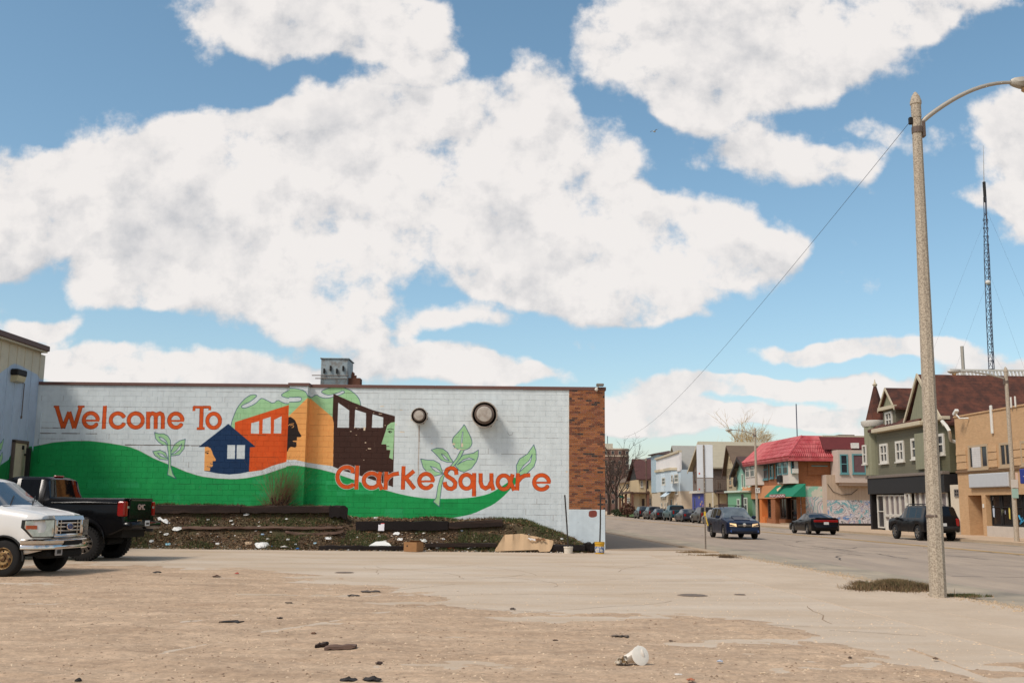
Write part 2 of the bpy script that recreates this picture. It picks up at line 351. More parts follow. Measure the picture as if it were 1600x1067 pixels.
for k in range(34):
    y = random.uniform(13, 35); x = random.uniform(-6, 7) if y < 26 else random.uniform(-12, 6); ang = random.choice([random.uniform(-.2, .2), random.uniform(-.2, .2), 1.5]); px_, py_ = x, y
    for i in range(random.randint(5, 18)):
        ang += random.uniform(-.3, .3); nx, ny = px_ + .3 * math.cos(ang), py_ + .3 * math.sin(ang); w = random.uniform(.004, .012); ox, oy = -math.sin(ang) * w, math.cos(ang) * w
        if nx < KN(ny) - 3.2: b.quad((px_ - ox, py_ - oy, .0015), (nx - ox, ny - oy, .0015), (nx + ox, ny + oy, .0015), (px_ + ox, py_ + oy, .0015))
        px_, py_ = nx, ny
b.build('concrete_cracks', mat('crack_dirt', srgb(140, 116, 92), .95, var=.2), kind='stuff')
# far pavement with its kerb
strip('far_sidewalk', lambda y: KF(y) + .16, lambda y: FL(y) + 14, -60, 420, .09, mat('far_walk', srgb(186, 160, 132), .9, var=.08, vscale=.8), thick=.2)
strip('far_kerb', lambda y: KF(y), lambda y: KF(y) + .155, -60, 420, .085, m_kerb, thick=.16)
# the lot
b = MB(); b.quad((-60, -40, 0), (KN(-40), -40, 0), (KN(38.5), 38.5, 0), (3.4, 38.5, 0), (3.4, 60, -.0), (-60, 60, 0)); b.build('lot_concrete', m_conc, kind='structure')
b = MB(); ys = list(np.arange(-40, 36.6, .6)); 
for a, c in zip(ys[:-1], ys[1:]):
    j0 = .0; b.quad((KN(a), a, 0), (KN(a) + .35, a, -.0385), (KN(c) + .35, c, -.0385), (KN(c), c, 0))
b.build('driveway_apron', m_gut, kind='structure')
# pavement running off beside the brick corner
strip('near_sidewalk', lambda y: 3.2 - .052 * (y - 38.5), lambda y: KN(y) - .42, 38.5, 260, .035, m_walk2, thick=.12)
strip('near_kerb', lambda y: KN(y) - .42, lambda y: KN(y), 37.0, 260, .05, m_kerb, thick=.14, step=2.4)
# foreground pavement slabs
swalk = bpy.data.objects.new('sidewalk', None); COL.objects.link(swalk); swalk['kind'] = 'structure'
slab = None
for i in range(14):
    for j in range(2):
        if slab is None:
            b = MB(); b.bbox(0, 1.28, 0, 2.0, -.03, .007, .006); slab = b.build('slab', m_walk, swalk)
            o = slab
        else:
            o = slab.copy(); COL.objects.link(o)
        y = 6.5 + i * 2.008; o.location = (KN(y) - .35 - (2 - j) * 1.288, y, random.uniform(-.002, .002)); o.rotation_euler = (0, 0, .0519)

# the dirt: a height field that sinks under the concrete along a ragged edge
edge = [(-400, 884), (0, 888), (107, 882), (250, 888), (400, 891), (494, 905), (600, 918), (681, 930), (720, 945), (790, 962), (900, 966), (1000, 963), (1150, 969), (1275, 995), (1400, 1006), (1531, 1051), (1600, 1080)]
eg = [ground(*e) for e in edge]; ex = np.array([p.x for p in eg]); ey = np.array([p.y for p in eg]); o_ = np.argsort(ex); ex = ex[o_]; ey = ey[o_]
rows = np.concatenate([np.linspace(-20, 8, 15)[:-1], 8 * (31 / 8) ** (np.linspace(0, 1, 520) ** 1.0)])
cols = np.linspace(-22, 8.0, 760)
GX, GY = np.meshgrid(cols, rows)
sdist = np.interp(GX, ex, ey) - GY
sdist = sdist + fbm(GX * .5, GY * .9, 5, 3) * 2.6
def dirt_h(GX, GY, sdist):
    return np.clip(sdist * .018, -.05, .016) + .004 + fbm(GX * .7, GY * 1.4, 6, 4) * .075 + fbm(GX * 4, GY * 4, 4, 6) * .032
GZ = dirt_h(GX, GY, sdist)
GZ = np.where(GX > KN(GY) - 3.2, GZ - (GX - (KN(GY) - 3.2)) * .05, GZ)
# a shallow tyre rut or two
for (x0, s_) in ((-2.5, .35), (-4.3, .35), (3.0, -.5)):
    d = np.abs(GX - (x0 + s_ * (GY - 14) + np.sin(GY * .4) * .3)); GZ -= np.clip(.16 - d, 0, .16) * .10
grid_mesh('dirt', GX, GY, GZ, m_dirt, kind='structure')
def zdirt(x, y):
    j = np.clip(np.searchsorted(cols, x), 0, len(cols) - 1); i = np.clip(np.searchsorted(rows, y), 0, len(rows) - 1); return max(0., float(GZ[i, j]))
# grit: thousands of small stones lying on the dirt
def scatter_stones(name, n, xr, yr, sz, m, seed, cond=None, flat=.55):
    r = np.random.default_rng(seed); V = []; Fc = []
    base = np.array([(1, 0, 0), (0, 1, 0), (-1, 0, 0), (0, -1, 0), (0, 0, 1)])
    fcs = [(0, 1, 4), (1, 2, 4), (2, 3, 4), (3, 0, 4)]
    k = 0
    while k < n:
        y = yr[0] * (yr[1] / yr[0]) ** r.random(); x = r.uniform(*xr) * (y / yr[1])
        k += 1
        if cond and not cond(x, y, r): continue
        z = zdirt(x, y); s = sz[0] * (sz[1] / sz[0]) ** (r.random() ** 2.2); q = r.random() * 6.28; c, s_ = math.cos(q), math.sin(q)
        o = len(V)
        for p in base * (s * r.uniform(.6, 1.3, (5, 3))): V.append((x + p[0] * c - p[1] * s_, y + p[0] * s_ + p[1] * c, z + p[2] * flat - s * .05))
        Fc += [tuple(i + o for i in f) for f in fcs]
    me = bpy.data.meshes.new(name); me.from_pydata(V, [], Fc); me.materials.append(m); ob = bpy.data.objects.new(name, me); COL.objects.link(ob); ob['kind'] = 'stuff'; return ob
m_st1 = mat('pale_grit', srgb(196, 172, 144), .95, var=.2, vscale=9); m_st2 = mat('dark_grit', srgb(134, 111, 90), .95, var=.2, vscale=9)
on_dirt = lambda x, y, r: zdirt(x, y) > .002 and x < KN(y) - 2.9
scatter_stones('gravel_grit', 9000, (-19, 13), (9.3, 28), (.004, .026), m_st1, 11, on_dirt)
scatter_stones('gravel_grit', 7000, (-19, 13), (9.3, 28), (.005, .026), m_st2, 12, on_dirt)
edge_band = lambda x, y, r: abs(zdirt(x, y) - .006) < .010 and x < KN(y) - .8
scatter_stones('loose_gravel', 7000, (-17, 13), (9.5, 24), (.006, .03), m_st1, 13, edge_band)
scatter_stones('loose_gravel', 2600, (-15, 9), (9.5, 33), (.004, .016), m_st2, 14, lambda x, y, r: x < KN(y) + .6 and r.random() < .5)
# crumbling gutter edge between pavement and road
def gutter_gravel():
    r = np.random.default_rng(5); V = []; Fc = []
    for k in range(5200):
        y = 9 * (36 / 9) ** r.random(); x = KN(y) + r.normal(.1, .28); s = r.uniform(.008, .04) * (.6 if r.random() < .8 else 1.2); z = 0 if x < KN(y) else max(-.045, -(x - KN(y)) * .11)
        o = len(V)
        for p in ((1, 0, 0), (0, 1, 0), (-1, 0, 0), (0, -1, 0), (0, 0, .6)): V.append((x + p[0] * s * r.uniform(.6, 1.2), y + p[1] * s * r.uniform(.6, 1.2), z + p[2] * s))
        Fc += [tuple(i + o for i in f) for f in ((0, 1, 4), (1, 2, 4), (2, 3, 4), (3, 0, 4))]
    me = bpy.data.meshes.new('gutter_gravel'); me.from_pydata(V, [], Fc); me.materials.append(mat('gutter_grit', srgb(170, 146, 118), .95, var=.25, vscale=8)); ob = bpy.data.objects.new('gutter_gravel', me); COL.objects.link(ob); ob['kind'] = 'stuff'
gutter_gravel()

# ------------------------------------------------------------------ the bank below the wall
def interp_prof(y, pts): return np.interp(y, [p[0] for p in pts], [p[1] for p in pts])
PA = [(35.7, -.06), (36.0, .02), (36.35, .22), (36.85, .52), (36.95, .66), (37.45, 1.05), (37.6, 1.38), (38.7, 1.52)]
PB = [(35.7, -.06), (36.0, .02), (36.35, .18), (36.85, .42), (37.25, .62), (37.4, .88), (37.9, 1.04), (38.7, 1.10)]
def bank_z(x, y):
    x = np.asarray(x, float); y = np.asarray(y, float)
    t = np.clip((x + 6.6) / .9, 0, 1); t = t * t * (3 - 2 * t)
    z = interp_prof(y, PA) * (1 - t) + interp_prof(y, PB) * t
    k = np.interp(x, [-20, .55, 1.9, 3.0, 3.6], [1, 1, .55, .08, -.08])
    return np.where(z > 0, z * k, z) + (k < .99) * (k - 1) * .02
bx, by = np.meshgrid(np.linspace(-17.6, 3.6, 420), np.linspace(35.6, 38.6, 90))
bz = bank_z(bx, by) + fbm(bx * 1.3, by * 1.3, 5, 21) * .20 * np.clip((by - 35.7) * 1.5, 0, 1) * np.clip((3.5 - bx) * .6, 0, 1) + fbm(bx * 7, by * 7, 3, 22) * .07
grid_mesh('soil_bank', bx, by, bz, mat('bank_soil', srgb(84, 66, 50), .97, var=.2, vscale=2.5, bump=.03, bscale=14, col2=srgb(70, 66, 42), c2amt=.45, c2scale=1.3, c2sharp=.12), kind='structure')
def zbank(x, y):
    j = int(np.clip(round((x + 17.6) / 21.2 * 419), 0, 419)); i = int(np.clip(round((y - 35.6) / 3. * 89), 0, 89)); return float(bz[i, j])
def bank_hit(px, py):
    d = ray(px, py)
    for k in range(600):
        y = 35.6 + k * .005; t = y / d.y; p = CO + d * t
        if p.z <= max(0, zbank(p.x, p.y)): return p
    return CO + d * (38.3 / d.y)
# ragged weeds, dead leaves and litter crumbs on the bank: uncountable
def blades(name, n, m, hgt, wid, seed, place, lean=.5):
    r = np.random.default_rng(seed); V = np.zeros((n * 3, 3)); k = 0
    for i in range(n):
        pz = place(r)
        if pz is None: continue
        x, y, z = pz; h = r.uniform(*hgt); q = r.random() * 6.283; l = r.normal(0, lean) * h; w = r.uniform(*wid); q2 = r.random() * 6.283
        V[k * 3] = (x - w * math.cos(q), y - w * math.sin(q), z); V[k * 3 + 1] = (x + w * math.cos(q), y + w * math.sin(q), z); V[k * 3 + 2] = (x + l * math.cos(q2), y + l * math.sin(q2), z + h); k += 1
    V = V[:k * 3]; me = bpy.data.meshes.new(name); me.from_pydata(V.tolist(), [], [(3 * i, 3 * i + 1, 3 * i + 2) for i in range(k)]); me.materials.append(m)
    ob = bpy.data.objects.new(name, me); COL.objects.link(ob); ob['kind'] = 'stuff'; return ob
def bank_place(thr, seed, top=False):
    T = fbm(bx * .9, by * 1.2, 3, seed)
    def f(r):
        x = r.uniform(-17, 3.1); y = r.uniform(35.95, 38.45)
        if y > 38.0 and r.random() < .2: y = r.uniform(36, 37.5)
        j = int((x + 17.6) / 21.2 * 419); i = int((y - 35.6) / 3. * 89)
        if T[i, j] < thr: return None
        return x, y, zbank(x, y) - .01
    return f
m_grass = mat('weed_green', srgb(74, 84, 44), .9, var=.25, vscale=5); m_dry = mat('weed_dry', srgb(132, 108, 78), .95, var=.25, vscale=5); m_brn = mat('weed_brown', srgb(80, 62, 44), .95, var=.25, vscale=5)
blades('green_weeds', 60000, m_grass, (.04, .14), (.006, .014), 31, bank_place(.0, 41))
blades('dry_weeds', 18000, m_dry, (.03, .11), (.005, .012), 32, bank_place(-.10, 42), .9)
blades('brown_weeds', 26000, m_brn, (.03, .12), (.008, .02), 33, bank_place(.0, 43), .9)
def leaves(name, n, m, sz, seed, place):
    r = np.random.default_rng(seed); V = []; Fc = []
    for i in range(n):
        p = place(r)
        if p is None: continue
        x, y, z = p; q = r.random() * 6.28; s = r.uniform(*sz); a = np.array([math.cos(q), math.sin(q), r.uniform(-.5, .5)]) * s; c = np.array([-math.sin(q), math.cos(q), r.uniform(-.6, .6)]) * s * r.uniform(.4, .9); o = len(V); P = np.array([x, y, z + .02 + s * .3])
        V += [tuple(P - a), tuple(P - c), tuple(P + a), tuple(P + c)]; Fc.append((o, o + 1, o + 2, o + 3))
    me = bpy.data.meshes.new(name); me.from_pydata(V, [], Fc); me.materials.append(m); ob = bpy.data.objects.new(name, me); COL.objects.link(ob); ob['kind'] = 'stuff'; return ob
m_leaf = mat('dead_leaf', srgb(120, 88, 60), .9, var=.3, vscale=20); m_leaf2 = mat('dead_leaf_pale', srgb(160, 136, 108), .9, var=.3, vscale=20)
leaves('dead_leaves', 11000, m_leaf, (.02, .05), 51, bank_place(-.25, 44)); leaves('dead_leaves', 6000, m_leaf2, (.015, .045), 52, bank_place(-.1, 45))
def toe(r):
    x = r.uniform(-13.8, 2.6); y = 36.0 + r.normal(-.02, .14)
    return x, y, max(0., zbank(x, y)) - .01
leaves('bank_debris', 1500, m_leaf2, (.01, .045), 53, toe); leaves('bank_debris', 700, mat('litter_crumb', srgb(205, 200, 192), .8, var=.1), (.012, .035), 54, toe)
leaves('litter_crumbs', 900, mat('litter_crumb', srgb(205, 200, 192), .8), (.012, .035), 55, bank_place(-.3, 46))
# ------------------------------------------------------------------ paint for the walls (drawn here, in wall metres)
class Paint:
    def __init__(s, x0, x1, z0, z1, ppm, bgc, ss=2):
        s.x0, s.z0, s.k = x0, z0, ppm * ss; s.w = int(round((x1 - x0) * ppm)) * ss; s.h = int(round((z1 - z0) * ppm)) * ss; s.ss = ss
        s.x1 = x0 + s.w / s.k; s.z1 = z0 + s.h / s.k
        s.a = np.empty((s.h, s.w, 3), np.float32); s.a[:] = np.array(bgc) / 255
    def P(s, pts): return np.array([((x - s.x0) * s.k, (z - s.z0) * s.k) for x, z in pts])
    def poly(s, pts, col):
        p = s.P(pts); lo = max(0, int(p[:, 1].min())); hi = min(s.h - 1, int(p[:, 1].max()) + 1); q = np.roll(p, -1, 0); c = np.array(col) / 255
        for r in range(lo, hi + 1):
            y = r + .5; m = (p[:, 1] <= y) != (q[:, 1] <= y)
            if not m.any(): continue
            a, b_ = p[m], q[m]; xs = np.sort(a[:, 0] + (y - a[:, 1]) * (b_[:, 0] - a[:, 0]) / (b_[:, 1] - a[:, 1]))
            for i in range(0, len(xs) - 1, 2):
                i0 = max(0, int(round(xs[i]))); i1 = min(s.w, int(round(xs[i + 1])))
                if i1 > i0: s.a[r, i0:i1] = c
    def stroke(s, pts, width, col, alpha=1., flat=True):
        p = s.P(pts); hw = width * s.k / 2; c = np.array(col) / 255
        for n_, (a, b_) in enumerate(zip(p[:-1], p[1:])):
            x0 = max(0, int(min(a[0], b_[0]) - hw - 1)); x1 = min(s.w, int(max(a[0], b_[0]) + hw + 2)); y0 = max(0, int(min(a[1], b_[1]) - hw - 1)); y1 = min(s.h, int(max(a[1], b_[1]) + hw + 2))
            if x1 <= x0 or y1 <= y0: continue
            X, Y = np.meshgrid(np.arange(x0, x1) + .5, np.arange(y0, y1) + .5); d = b_ - a; ll = (d ** 2).sum() + 1e-9; t = ((X - a[0]) * d[0] + (Y - a[1]) * d[1]) / ll
            lo_, hi_ = 0., 1.
            tt = np.clip(t, 0, 1); D = np.hypot(X - a[0] - tt * d[0], Y - a[1] - tt * d[1]); m = D <= hw
            if flat and n_ == 0: m &= t >= 0
            if flat and n_ == len(p) - 2: m &= t <= 1
            blk = s.a[y0:y1, x0:x1]; blk[m] = blk[m] * (1 - alpha) + c * alpha
    def image(s, name):
        a = s.a.reshape(s.h // s.ss, s.ss, s.w // s.ss, s.ss, 3).mean((1, 3)); h, w = a.shape[:2]
        im = bpy.data.images.new(name, w, h); px = np.ones((h, w, 4), np.float32); px[..., :3] = a; im.pixels.foreach_set(px.ravel()); im.update(); im.pack(); return im
def paint_mat(name, im, P_, axis, rough=.75, wear=(120, 110, 98), wear_amt=.02):
    """wall paint looked up in wall metres; scuffs, dust and roller unevenness are noise"""
    m = bpy.data.materials.new(name); m.use_nodes = True; nt = m.node_tree; b = nt.nodes['Principled BSDF']
    g_ = N(nt, 'ShaderNodeNewGeometry'); s = N(nt, 'ShaderNodeSeparateXYZ'); L(nt, g_.outputs['Position'], s.inputs[0])
    c = N(nt, 'ShaderNodeCombineXYZ')
    L(nt, math_(nt, 'DIVIDE', math_(nt, 'SUBTRACT', s.outputs[axis], P_.x0), P_.x1 - P_.x0), c.inputs[0]); L(nt, math_(nt, 'DIVIDE', math_(nt, 'SUBTRACT', s.outputs['Z'], P_.z0), P_.z1 - P_.z0), c.inputs[1])
    t = N(nt, 'ShaderNodeTexImage'); t.image = im; t.extension = 'EXTEND'; L(nt, c.outputs[0], t.inputs[0])
    cur = t.outputs['Color']
    for sc, a, st in ((.7, .13, (1, 1, 1)), (5, .12, (1, 1, 1)), (3.2, .15, (1.6, 1, .22))):
        mp = N(nt, 'ShaderNodeMapping'); mp.inputs['Scale'].default_value = st; L(nt, g_.outputs['Position'], mp.inputs[0])
        n = N(nt, 'ShaderNodeTexNoise'); n.inputs['Scale'].default_value = sc; n.inputs['Detail'].default_value = 7; L(nt, mp.outputs[0], n.inputs['Vector'])
        x = N(nt, 'ShaderNodeVectorMath', operation='SCALE'); L(nt, cur, x.inputs[0]); L(nt, math_(nt, 'MULTIPLY_ADD', math_(nt, 'SUBTRACT', n.outputs['Fac'], .5), a * 2, 1.0), x.inputs['Scale']); cur = x.outputs[0]
    n = N(nt, 'ShaderNodeTexNoise'); n.inputs['Scale'].default_value = 9; n.inputs['Detail'].default_value = 10; n.inputs['Roughness'].default_value = .75; L(nt, g_.outputs['Position'], n.inputs['Vector'])
    r = N(nt, 'ShaderNodeMapRange'); L(nt, n.outputs['Fac'], r.inputs[0]); r.inputs['From Min'].default_value = .61; r.inputs['From Max'].default_value = .72; r.inputs['To Max'].default_value = .5
    x = N(nt, 'ShaderNodeMix', data_type='RGBA'); L(nt, r.outputs[0], x.inputs[0]); L(nt, cur, x.inputs[6]); x.inputs[7].default_value = (*srgb(*wear), 1); L(nt, x.outputs[2], b.inputs['Base Color'])
    b.inputs['Roughness'].default_value = rough; b.inputs['Specular IOR Level'].default_value = .25
    n = N(nt, 'ShaderNodeTexNoise'); n.inputs['Scale'].default_value = 45; n.inputs['Detail'].default_value = 5; L(nt, g_.outputs['Position'], n.inputs['Vector'])
    bp = N(nt, 'ShaderNodeBump'); bp.inputs['Distance'].default_value = .003; bp.inputs['Strength'].default_value = .6; L(nt, n.outputs['Fac'], bp.inputs['Height']); L(nt, bp.outputs[0], b.inputs['Normal'])
    return m
def wp(px, py): p = atY(px, py, WY); return (p.x, p.z)
XL = atY(59, 620, WY).x - .25; XR = atY(945.3, 700, WY).x; XB = atY(889, 700, WY).x
ZT = atY(500, 601, WY).z
BG = (208, 214, 214); GREEN = (26, 148, 76); LG = (158, 200, 150); LINE = (70, 92, 120); ORG = (212, 86, 32); OUT = (120, 44, 20); NAVY = (22, 50, 84); YOR = (232, 162, 92); BRN = (62, 38, 30); BLK = (38, 28, 26)
def dim(c): return c
P1 = Paint(XL, XR + .02, -.1, ZT + .3, 90, BG)
sc_ = WY / F
def pp(*pts): return [wp(*p) for p in pts]
def PO(pts, col): P1.poly(pp(*pts), col)
def ST(pts, w, col, alpha=1., flat=True): P1.stroke(pp(*pts), w * sc_, col, alpha, flat)
def outline(pts, w=.9): ST(list(pts) + [pts[0]], w, LINE, 1, False)
def arc(cx, cy, rx, ry, a0, a1, n=26): return [(cx + rx * math.cos(R(a0 + (a1 - a0) * i / n)), cy - ry * math.sin(R(a0 + (a1 - a0) * i / n))) for i in range(n + 1)]
def smooth(pts, it=2, closed=True):
    for _ in range(it):
        q = []; n = len(pts)
        for i in range(n if closed else n - 1):
            a, b_ = pts[i], pts[(i + 1) % n]; q += [(a[0] * .75 + b_[0] * .25, a[1] * .75 + b_[1] * .25), (a[0] * .25 + b_[0] * .75, a[1] * .25 + b_[1] * .75)]
        pts = q if closed else [pts[0]] + q + [pts[-1]]
    return pts
# roller patches: slightly different whites
rr = random.Random(5)
for k in range(60):
    x = rr.uniform(60, 880); y = rr.uniform(600, 840); w = rr.uniform(15, 70); h = rr.uniform(6, 22); d = rr.uniform(-5, 6); c = tuple(v_ + d for v_ in BG); PO([(x, y), (x + w, y), (x + w, y + h), (x, y + h)], c)
blob = [(361, 669), (361, 662.5), (365, 650), (371, 636), (381, 624), (390, 617.5), (397.5, 616), (402, 618), (397.5, 622.5), (390, 628), (381, 632), (377, 634.4), (378, 637), (382.5, 637.5), (390, 635), (399, 630.6), (405, 624.4), (409, 621.5), (417.5, 625.6), (427, 630.6), (434, 624.4), (440, 628), (447.5, 631), (455, 629.7), (465, 629.7), (473, 628.5), (475.6, 625), (472.5, 622), (460, 622.7), (447.5, 621.5), (438, 618), (445, 612.5), (454, 608.5), (466, 608.7), (481, 612.5), (485, 622.5), (494, 616), (501, 620.6), (510, 622.5), (521, 620), (535, 615.6), (539, 612.5), (536, 610), (527.5, 614), (515, 617.5), (507.5, 616), (500.6, 612), (510, 607), (522.5, 603.9), (535, 604.5), (547.5, 609.4), (556, 616), (562, 624), (564, 634)]
blobs = smooth(blob, 1, False); PO(blobs + [(540, 655), (500, 668), (440, 668)], LG); ST(blobs, .9, LINE)
hill = [(30, 699), (47, 698), (63, 695.4), (83, 691), (112, 688.7), (140, 688.7), (169, 692), (201, 697.5), (218, 704), (241, 716.6), (270, 728), (290, 736.7), (313, 744), (339, 747.4), (365, 748.6), (385, 746.8), (414, 741), (434, 734), (449, 729), (465, 727.5), (482, 730), (500, 733), (522.5, 738.8), (540, 745), (565, 753.8), (600, 765), (622, 771), (644, 775.7), (667, 778.6), (695, 779), (717.5, 778.7), (740, 777), (762.5, 772), (773, 766.7), (785, 759), (797, 751), (806, 744), (807, 754), (795.5, 766), (785, 777), (770, 788.5), (755, 795), (740, 802), (725, 805.7), (705, 809), (690, 840), (30, 900)]
PO(smooth(hill[:-2], 1, False) + hill[-2:], GREEN)
ST(hill[:27], .5, (150, 130, 110), .7)
for k in range(50):    # repainted patches in the green
    x = rr.uniform(60, 690); y = rr.uniform(742, 805); w = rr.uniform(10, 50); h = rr.uniform(7, 16)
    c = rr.choice([(32, 154, 84), (40, 158, 90), (28, 150, 77), (22, 140, 70)]); x2 = x + w
    if all(y > np.interp(q, [p[0] for p in hill[:34]], [p[1] for p in hill[:34]]) + 2 for q in (x, x2, (x + x2) / 2)): PO([(x, y), (x2, y), (x2, y + h), (x, y + h)], c)
PO([(367, 659.5), (453, 632), (450, 720.5), (425, 727.5), (410, 734), (389, 737), (366, 737)], (214, 84, 30))
for w_ in ([(392.5, 661), (405, 657.7), (404.6, 677.5), (392, 677)], [(410.6, 655), (423, 651), (423, 677), (410, 677)], [(428.5, 655.6), (440, 650), (439.4, 677), (427.7, 677)]): PO(w_, BG)
PO([(485, 622.5), (529, 659.5), (527, 661), (521.6, 661), (520.4, 728), (501, 725.6), (481, 722.5), (466, 719), (450.4, 719), (451, 655)], YOR)
PO([(356.7, 662), (399.4, 698), (390.5, 698.7), (389, 736.6), (375, 739.5), (358, 741), (342, 739.5), (328, 737), (319, 735.4), (320, 698), (310.3, 698)], NAVY)
PO([(355.3, 695.1), (367.5, 695.1), (367, 716.7), (354.8, 716.7)], BG); PO([(370, 695), (383, 695), (382.2, 716.7), (369.5, 716.7)], BG)
PO([(320, 698.2), (324.4, 697.7), (329, 700), (331.4, 705), (332.8, 709.7), (337.5, 718), (336.5, 720), (332.3, 720.3), (332.3, 724.2), (332.8, 727), (331, 729.4), (328.6, 729.8), (328, 735.7), (319, 735)], YOR)
ST([(320.3, 706.9), (323, 705.2), (326.4, 704.4)], .7, BLK); ST([(321, 707.8), (324, 707), (326.5, 707.6)], .6, BLK); P1.poly(pp(*arc(324.2, 708.2, 1.2, 1, 0, 360, 10)), BLK)
ST([(328, 723.6), (330, 724.5), (332.6, 724.6)], .8, NAVY); ST([(323, 728.2), (326, 729), (330, 729.4)], .6, NAVY)
PO([(452.8, 653), (458.3, 653), (464.4, 657.4), (468, 665.3), (469.8, 673.8), (474.7, 682.4), (472.9, 683.8), (467.8, 683.8), (467.4, 689), (460.7, 689.7), (462, 691), (466.8, 691.5), (467, 697.6), (465, 700), (458.3, 698.8), (455.2, 701.3), (453.4, 705.5), (450.7, 706.7)], BLK)
ST([(453.8, 666.3), (457, 663.8), (463, 662.9)], 1.1, YOR); ST([(457, 666.2), (460, 665.2), (462.6, 666.4), (462.4, 668.4), (459.4, 669.4)], .9, YOR)
PO([(521, 615), (550, 628), (582.5, 640.5), (617, 650), (614, 760.5), (596, 753.8), (560, 742), (535, 734.7), (520.5, 728.8), (521.6, 661), (519.5, 652)], BRN)
for w_ in ([(528.5, 629), (545.7, 641), (545.3, 668), (527, 668)], [(555, 639.7), (572, 645.3), (571.7, 668.5), (553.5, 668)], [(582, 646.8), (599, 652), (598.5, 668), (581, 668)]): PO(w_, BG)
PO([(617, 659), (611, 660), (605, 664.5), (602, 675), (596, 693), (596.7, 694), (603.5, 694), (604, 702.7), (610, 703), (608, 714.7), (614, 718)], LG)
ST([(605, 670.7), (609.5, 669.5), (615.5, 671)], .8, BLK); ST([(606, 674), (609, 673), (612.5, 674.6), (609.5, 676.3), (606, 674)], .6, BLK); P1.poly(pp(*arc(609, 674.3, 1.2, 1.1, 0, 360, 10)), BLK); ST([(604, 696.7), (608.3, 697.2)], .8, BLK); ST([(604, 701), (614, 702)], .5, (220, 200, 170), .6)
for (x, y, w, h) in ((556, 636.6, 2.6, 1), (568, 667, 3, 5.5), (562, 668.4, 1.4, 1), (547, 673, 2.4, 1.3), (570, 690.6, 2.6, 1.3), (575, 700, 5, 1.4), (592, 646, 5, 1), (583, 644.2, 2, .8), (601, 664, 2, 1), (553.5, 667.5, 1.6, 1.4), (556, 679, 2, .7), (567.5, 718, 2, .8), (572, 702.4, 1, 1), (559, 670, 1.3, .7)): PO([(x, y), (x + w, y + .2), (x + w - .3, y + h), (x - .2, y + h)], (228, 206, 176))
for (x, y, w, h) in ((594, 634, 6, 1.3), (625, 674, 7, 1.3), (618, 662, 2, 2), (642, 655, 2, 2), (884, 736, 2.5, 2), (673, 692, 3, 1.3), (625, 640, 4, 1)): PO([(x, y), (x + w, y), (x + w, y + h), (x, y + h)], (224, 204, 178))
# leaves
def leaf(pts, vein=None, it=1):
    p = smooth(pts, it) if it else pts; PO(p, LG); outline(p)
    if vein:
        PO(vein, BG); outline(vein, .8)
leaf([(241.4, 675.3), (248, 677.2), (256, 677.4), (262.5, 681), (266.2, 687.5), (267, 699.7), (267, 729.5), (270, 740), (275, 747.6), (261.8, 741.5), (263.5, 729), (262.8, 706.5), (261, 696), (254, 694.5), (247.5, 690.3), (242.8, 684.7)], [(248, 682), (255, 684.5), (260, 689), (262.3, 695.5), (258, 690.5), (251, 687)], 0)
leaf([(289.6, 685.8), (288.6, 694), (287.8, 700.8), (280, 710.4), (267.4, 712), (267.2, 705), (273, 693.6), (280, 688.7)], [(268, 709.5), (275, 704), (284, 693), (281.5, 702), (274, 708)], 0)
leaf([(238.4, 705), (250, 703), (259, 707), (263, 718.4), (250, 717.4), (242, 711.5)], [(246, 707.5), (254, 709.5), (261, 715.5), (252, 713)], 0)
stem = [(731, 701), (726, 702), (719, 716), (706, 732), (693.5, 745), (690, 760), (687.5, 780), (686.5, 791.5), (677, 783.5), (681.5, 777), (684, 760), (688, 746), (700, 733), (713, 716), (721, 701)]
leaf([(657.3, 716.7), (668, 718.5), (678, 719), (687, 724), (692.5, 740), (678, 744), (668, 738.5), (661, 730)], [(672, 728), (682, 731), (691, 739), (680, 736)], 0)
leaf([(673.7, 702.7), (683, 699.7), (692, 700.8), (699.5, 706.5), (704, 715.5), (709, 722.5), (698, 721.8), (689, 718.5), (683, 711.7)], [(689.5, 709), (694, 711), (702, 719.5), (695, 717)], 0)
leaf([(747.5, 702.7), (747.5, 712), (744.5, 721), (737, 731.5), (725, 737.5), (717.5, 735), (711, 727), (717.5, 716.5), (723.5, 710.5), (740, 707.5)], [(714, 726), (724, 718), (733, 714.5), (741.5, 718), (730, 718), (721, 722)], 0)
leaf(stem, None, 0)
leaf([(725.4, 662.2), (731, 673.5), (737, 685.5), (737.7, 694.5), (732.5, 701), (723.5, 703.5), (711.5, 700.5), (706.5, 693), (707, 684), (716, 675), (723.5, 666)], None, 1)
ST([(723.6, 674), (722, 684), (720.5, 699)], 1.3, BG); ST([(723.8, 674), (722.8, 684), (721.2, 699)], .6, LINE); ST([(722.8, 674), (721, 684), (719.7, 699)], .5, LINE)
for (x, y, w, h) in ((707, 692, 4, 3), (720.5, 692, 3, 6), (709, 699, 4, 1.5), (716, 701.5, 10, 1.3)): PO([(x, y), (x + w, y + .5), (x + w, y + h), (x, y + h)], (216, 196, 168))
leaf([(834, 694.7), (837.5, 704.5), (837.8, 718), (834.5, 728.5), (824, 739), (812, 742.5), (807.5, 740), (806.7, 727), (812, 716.5), (824, 709)], [(811, 738), (817, 728), (827, 719), (831.5, 709.5), (829, 722), (820, 729.5)], 0)
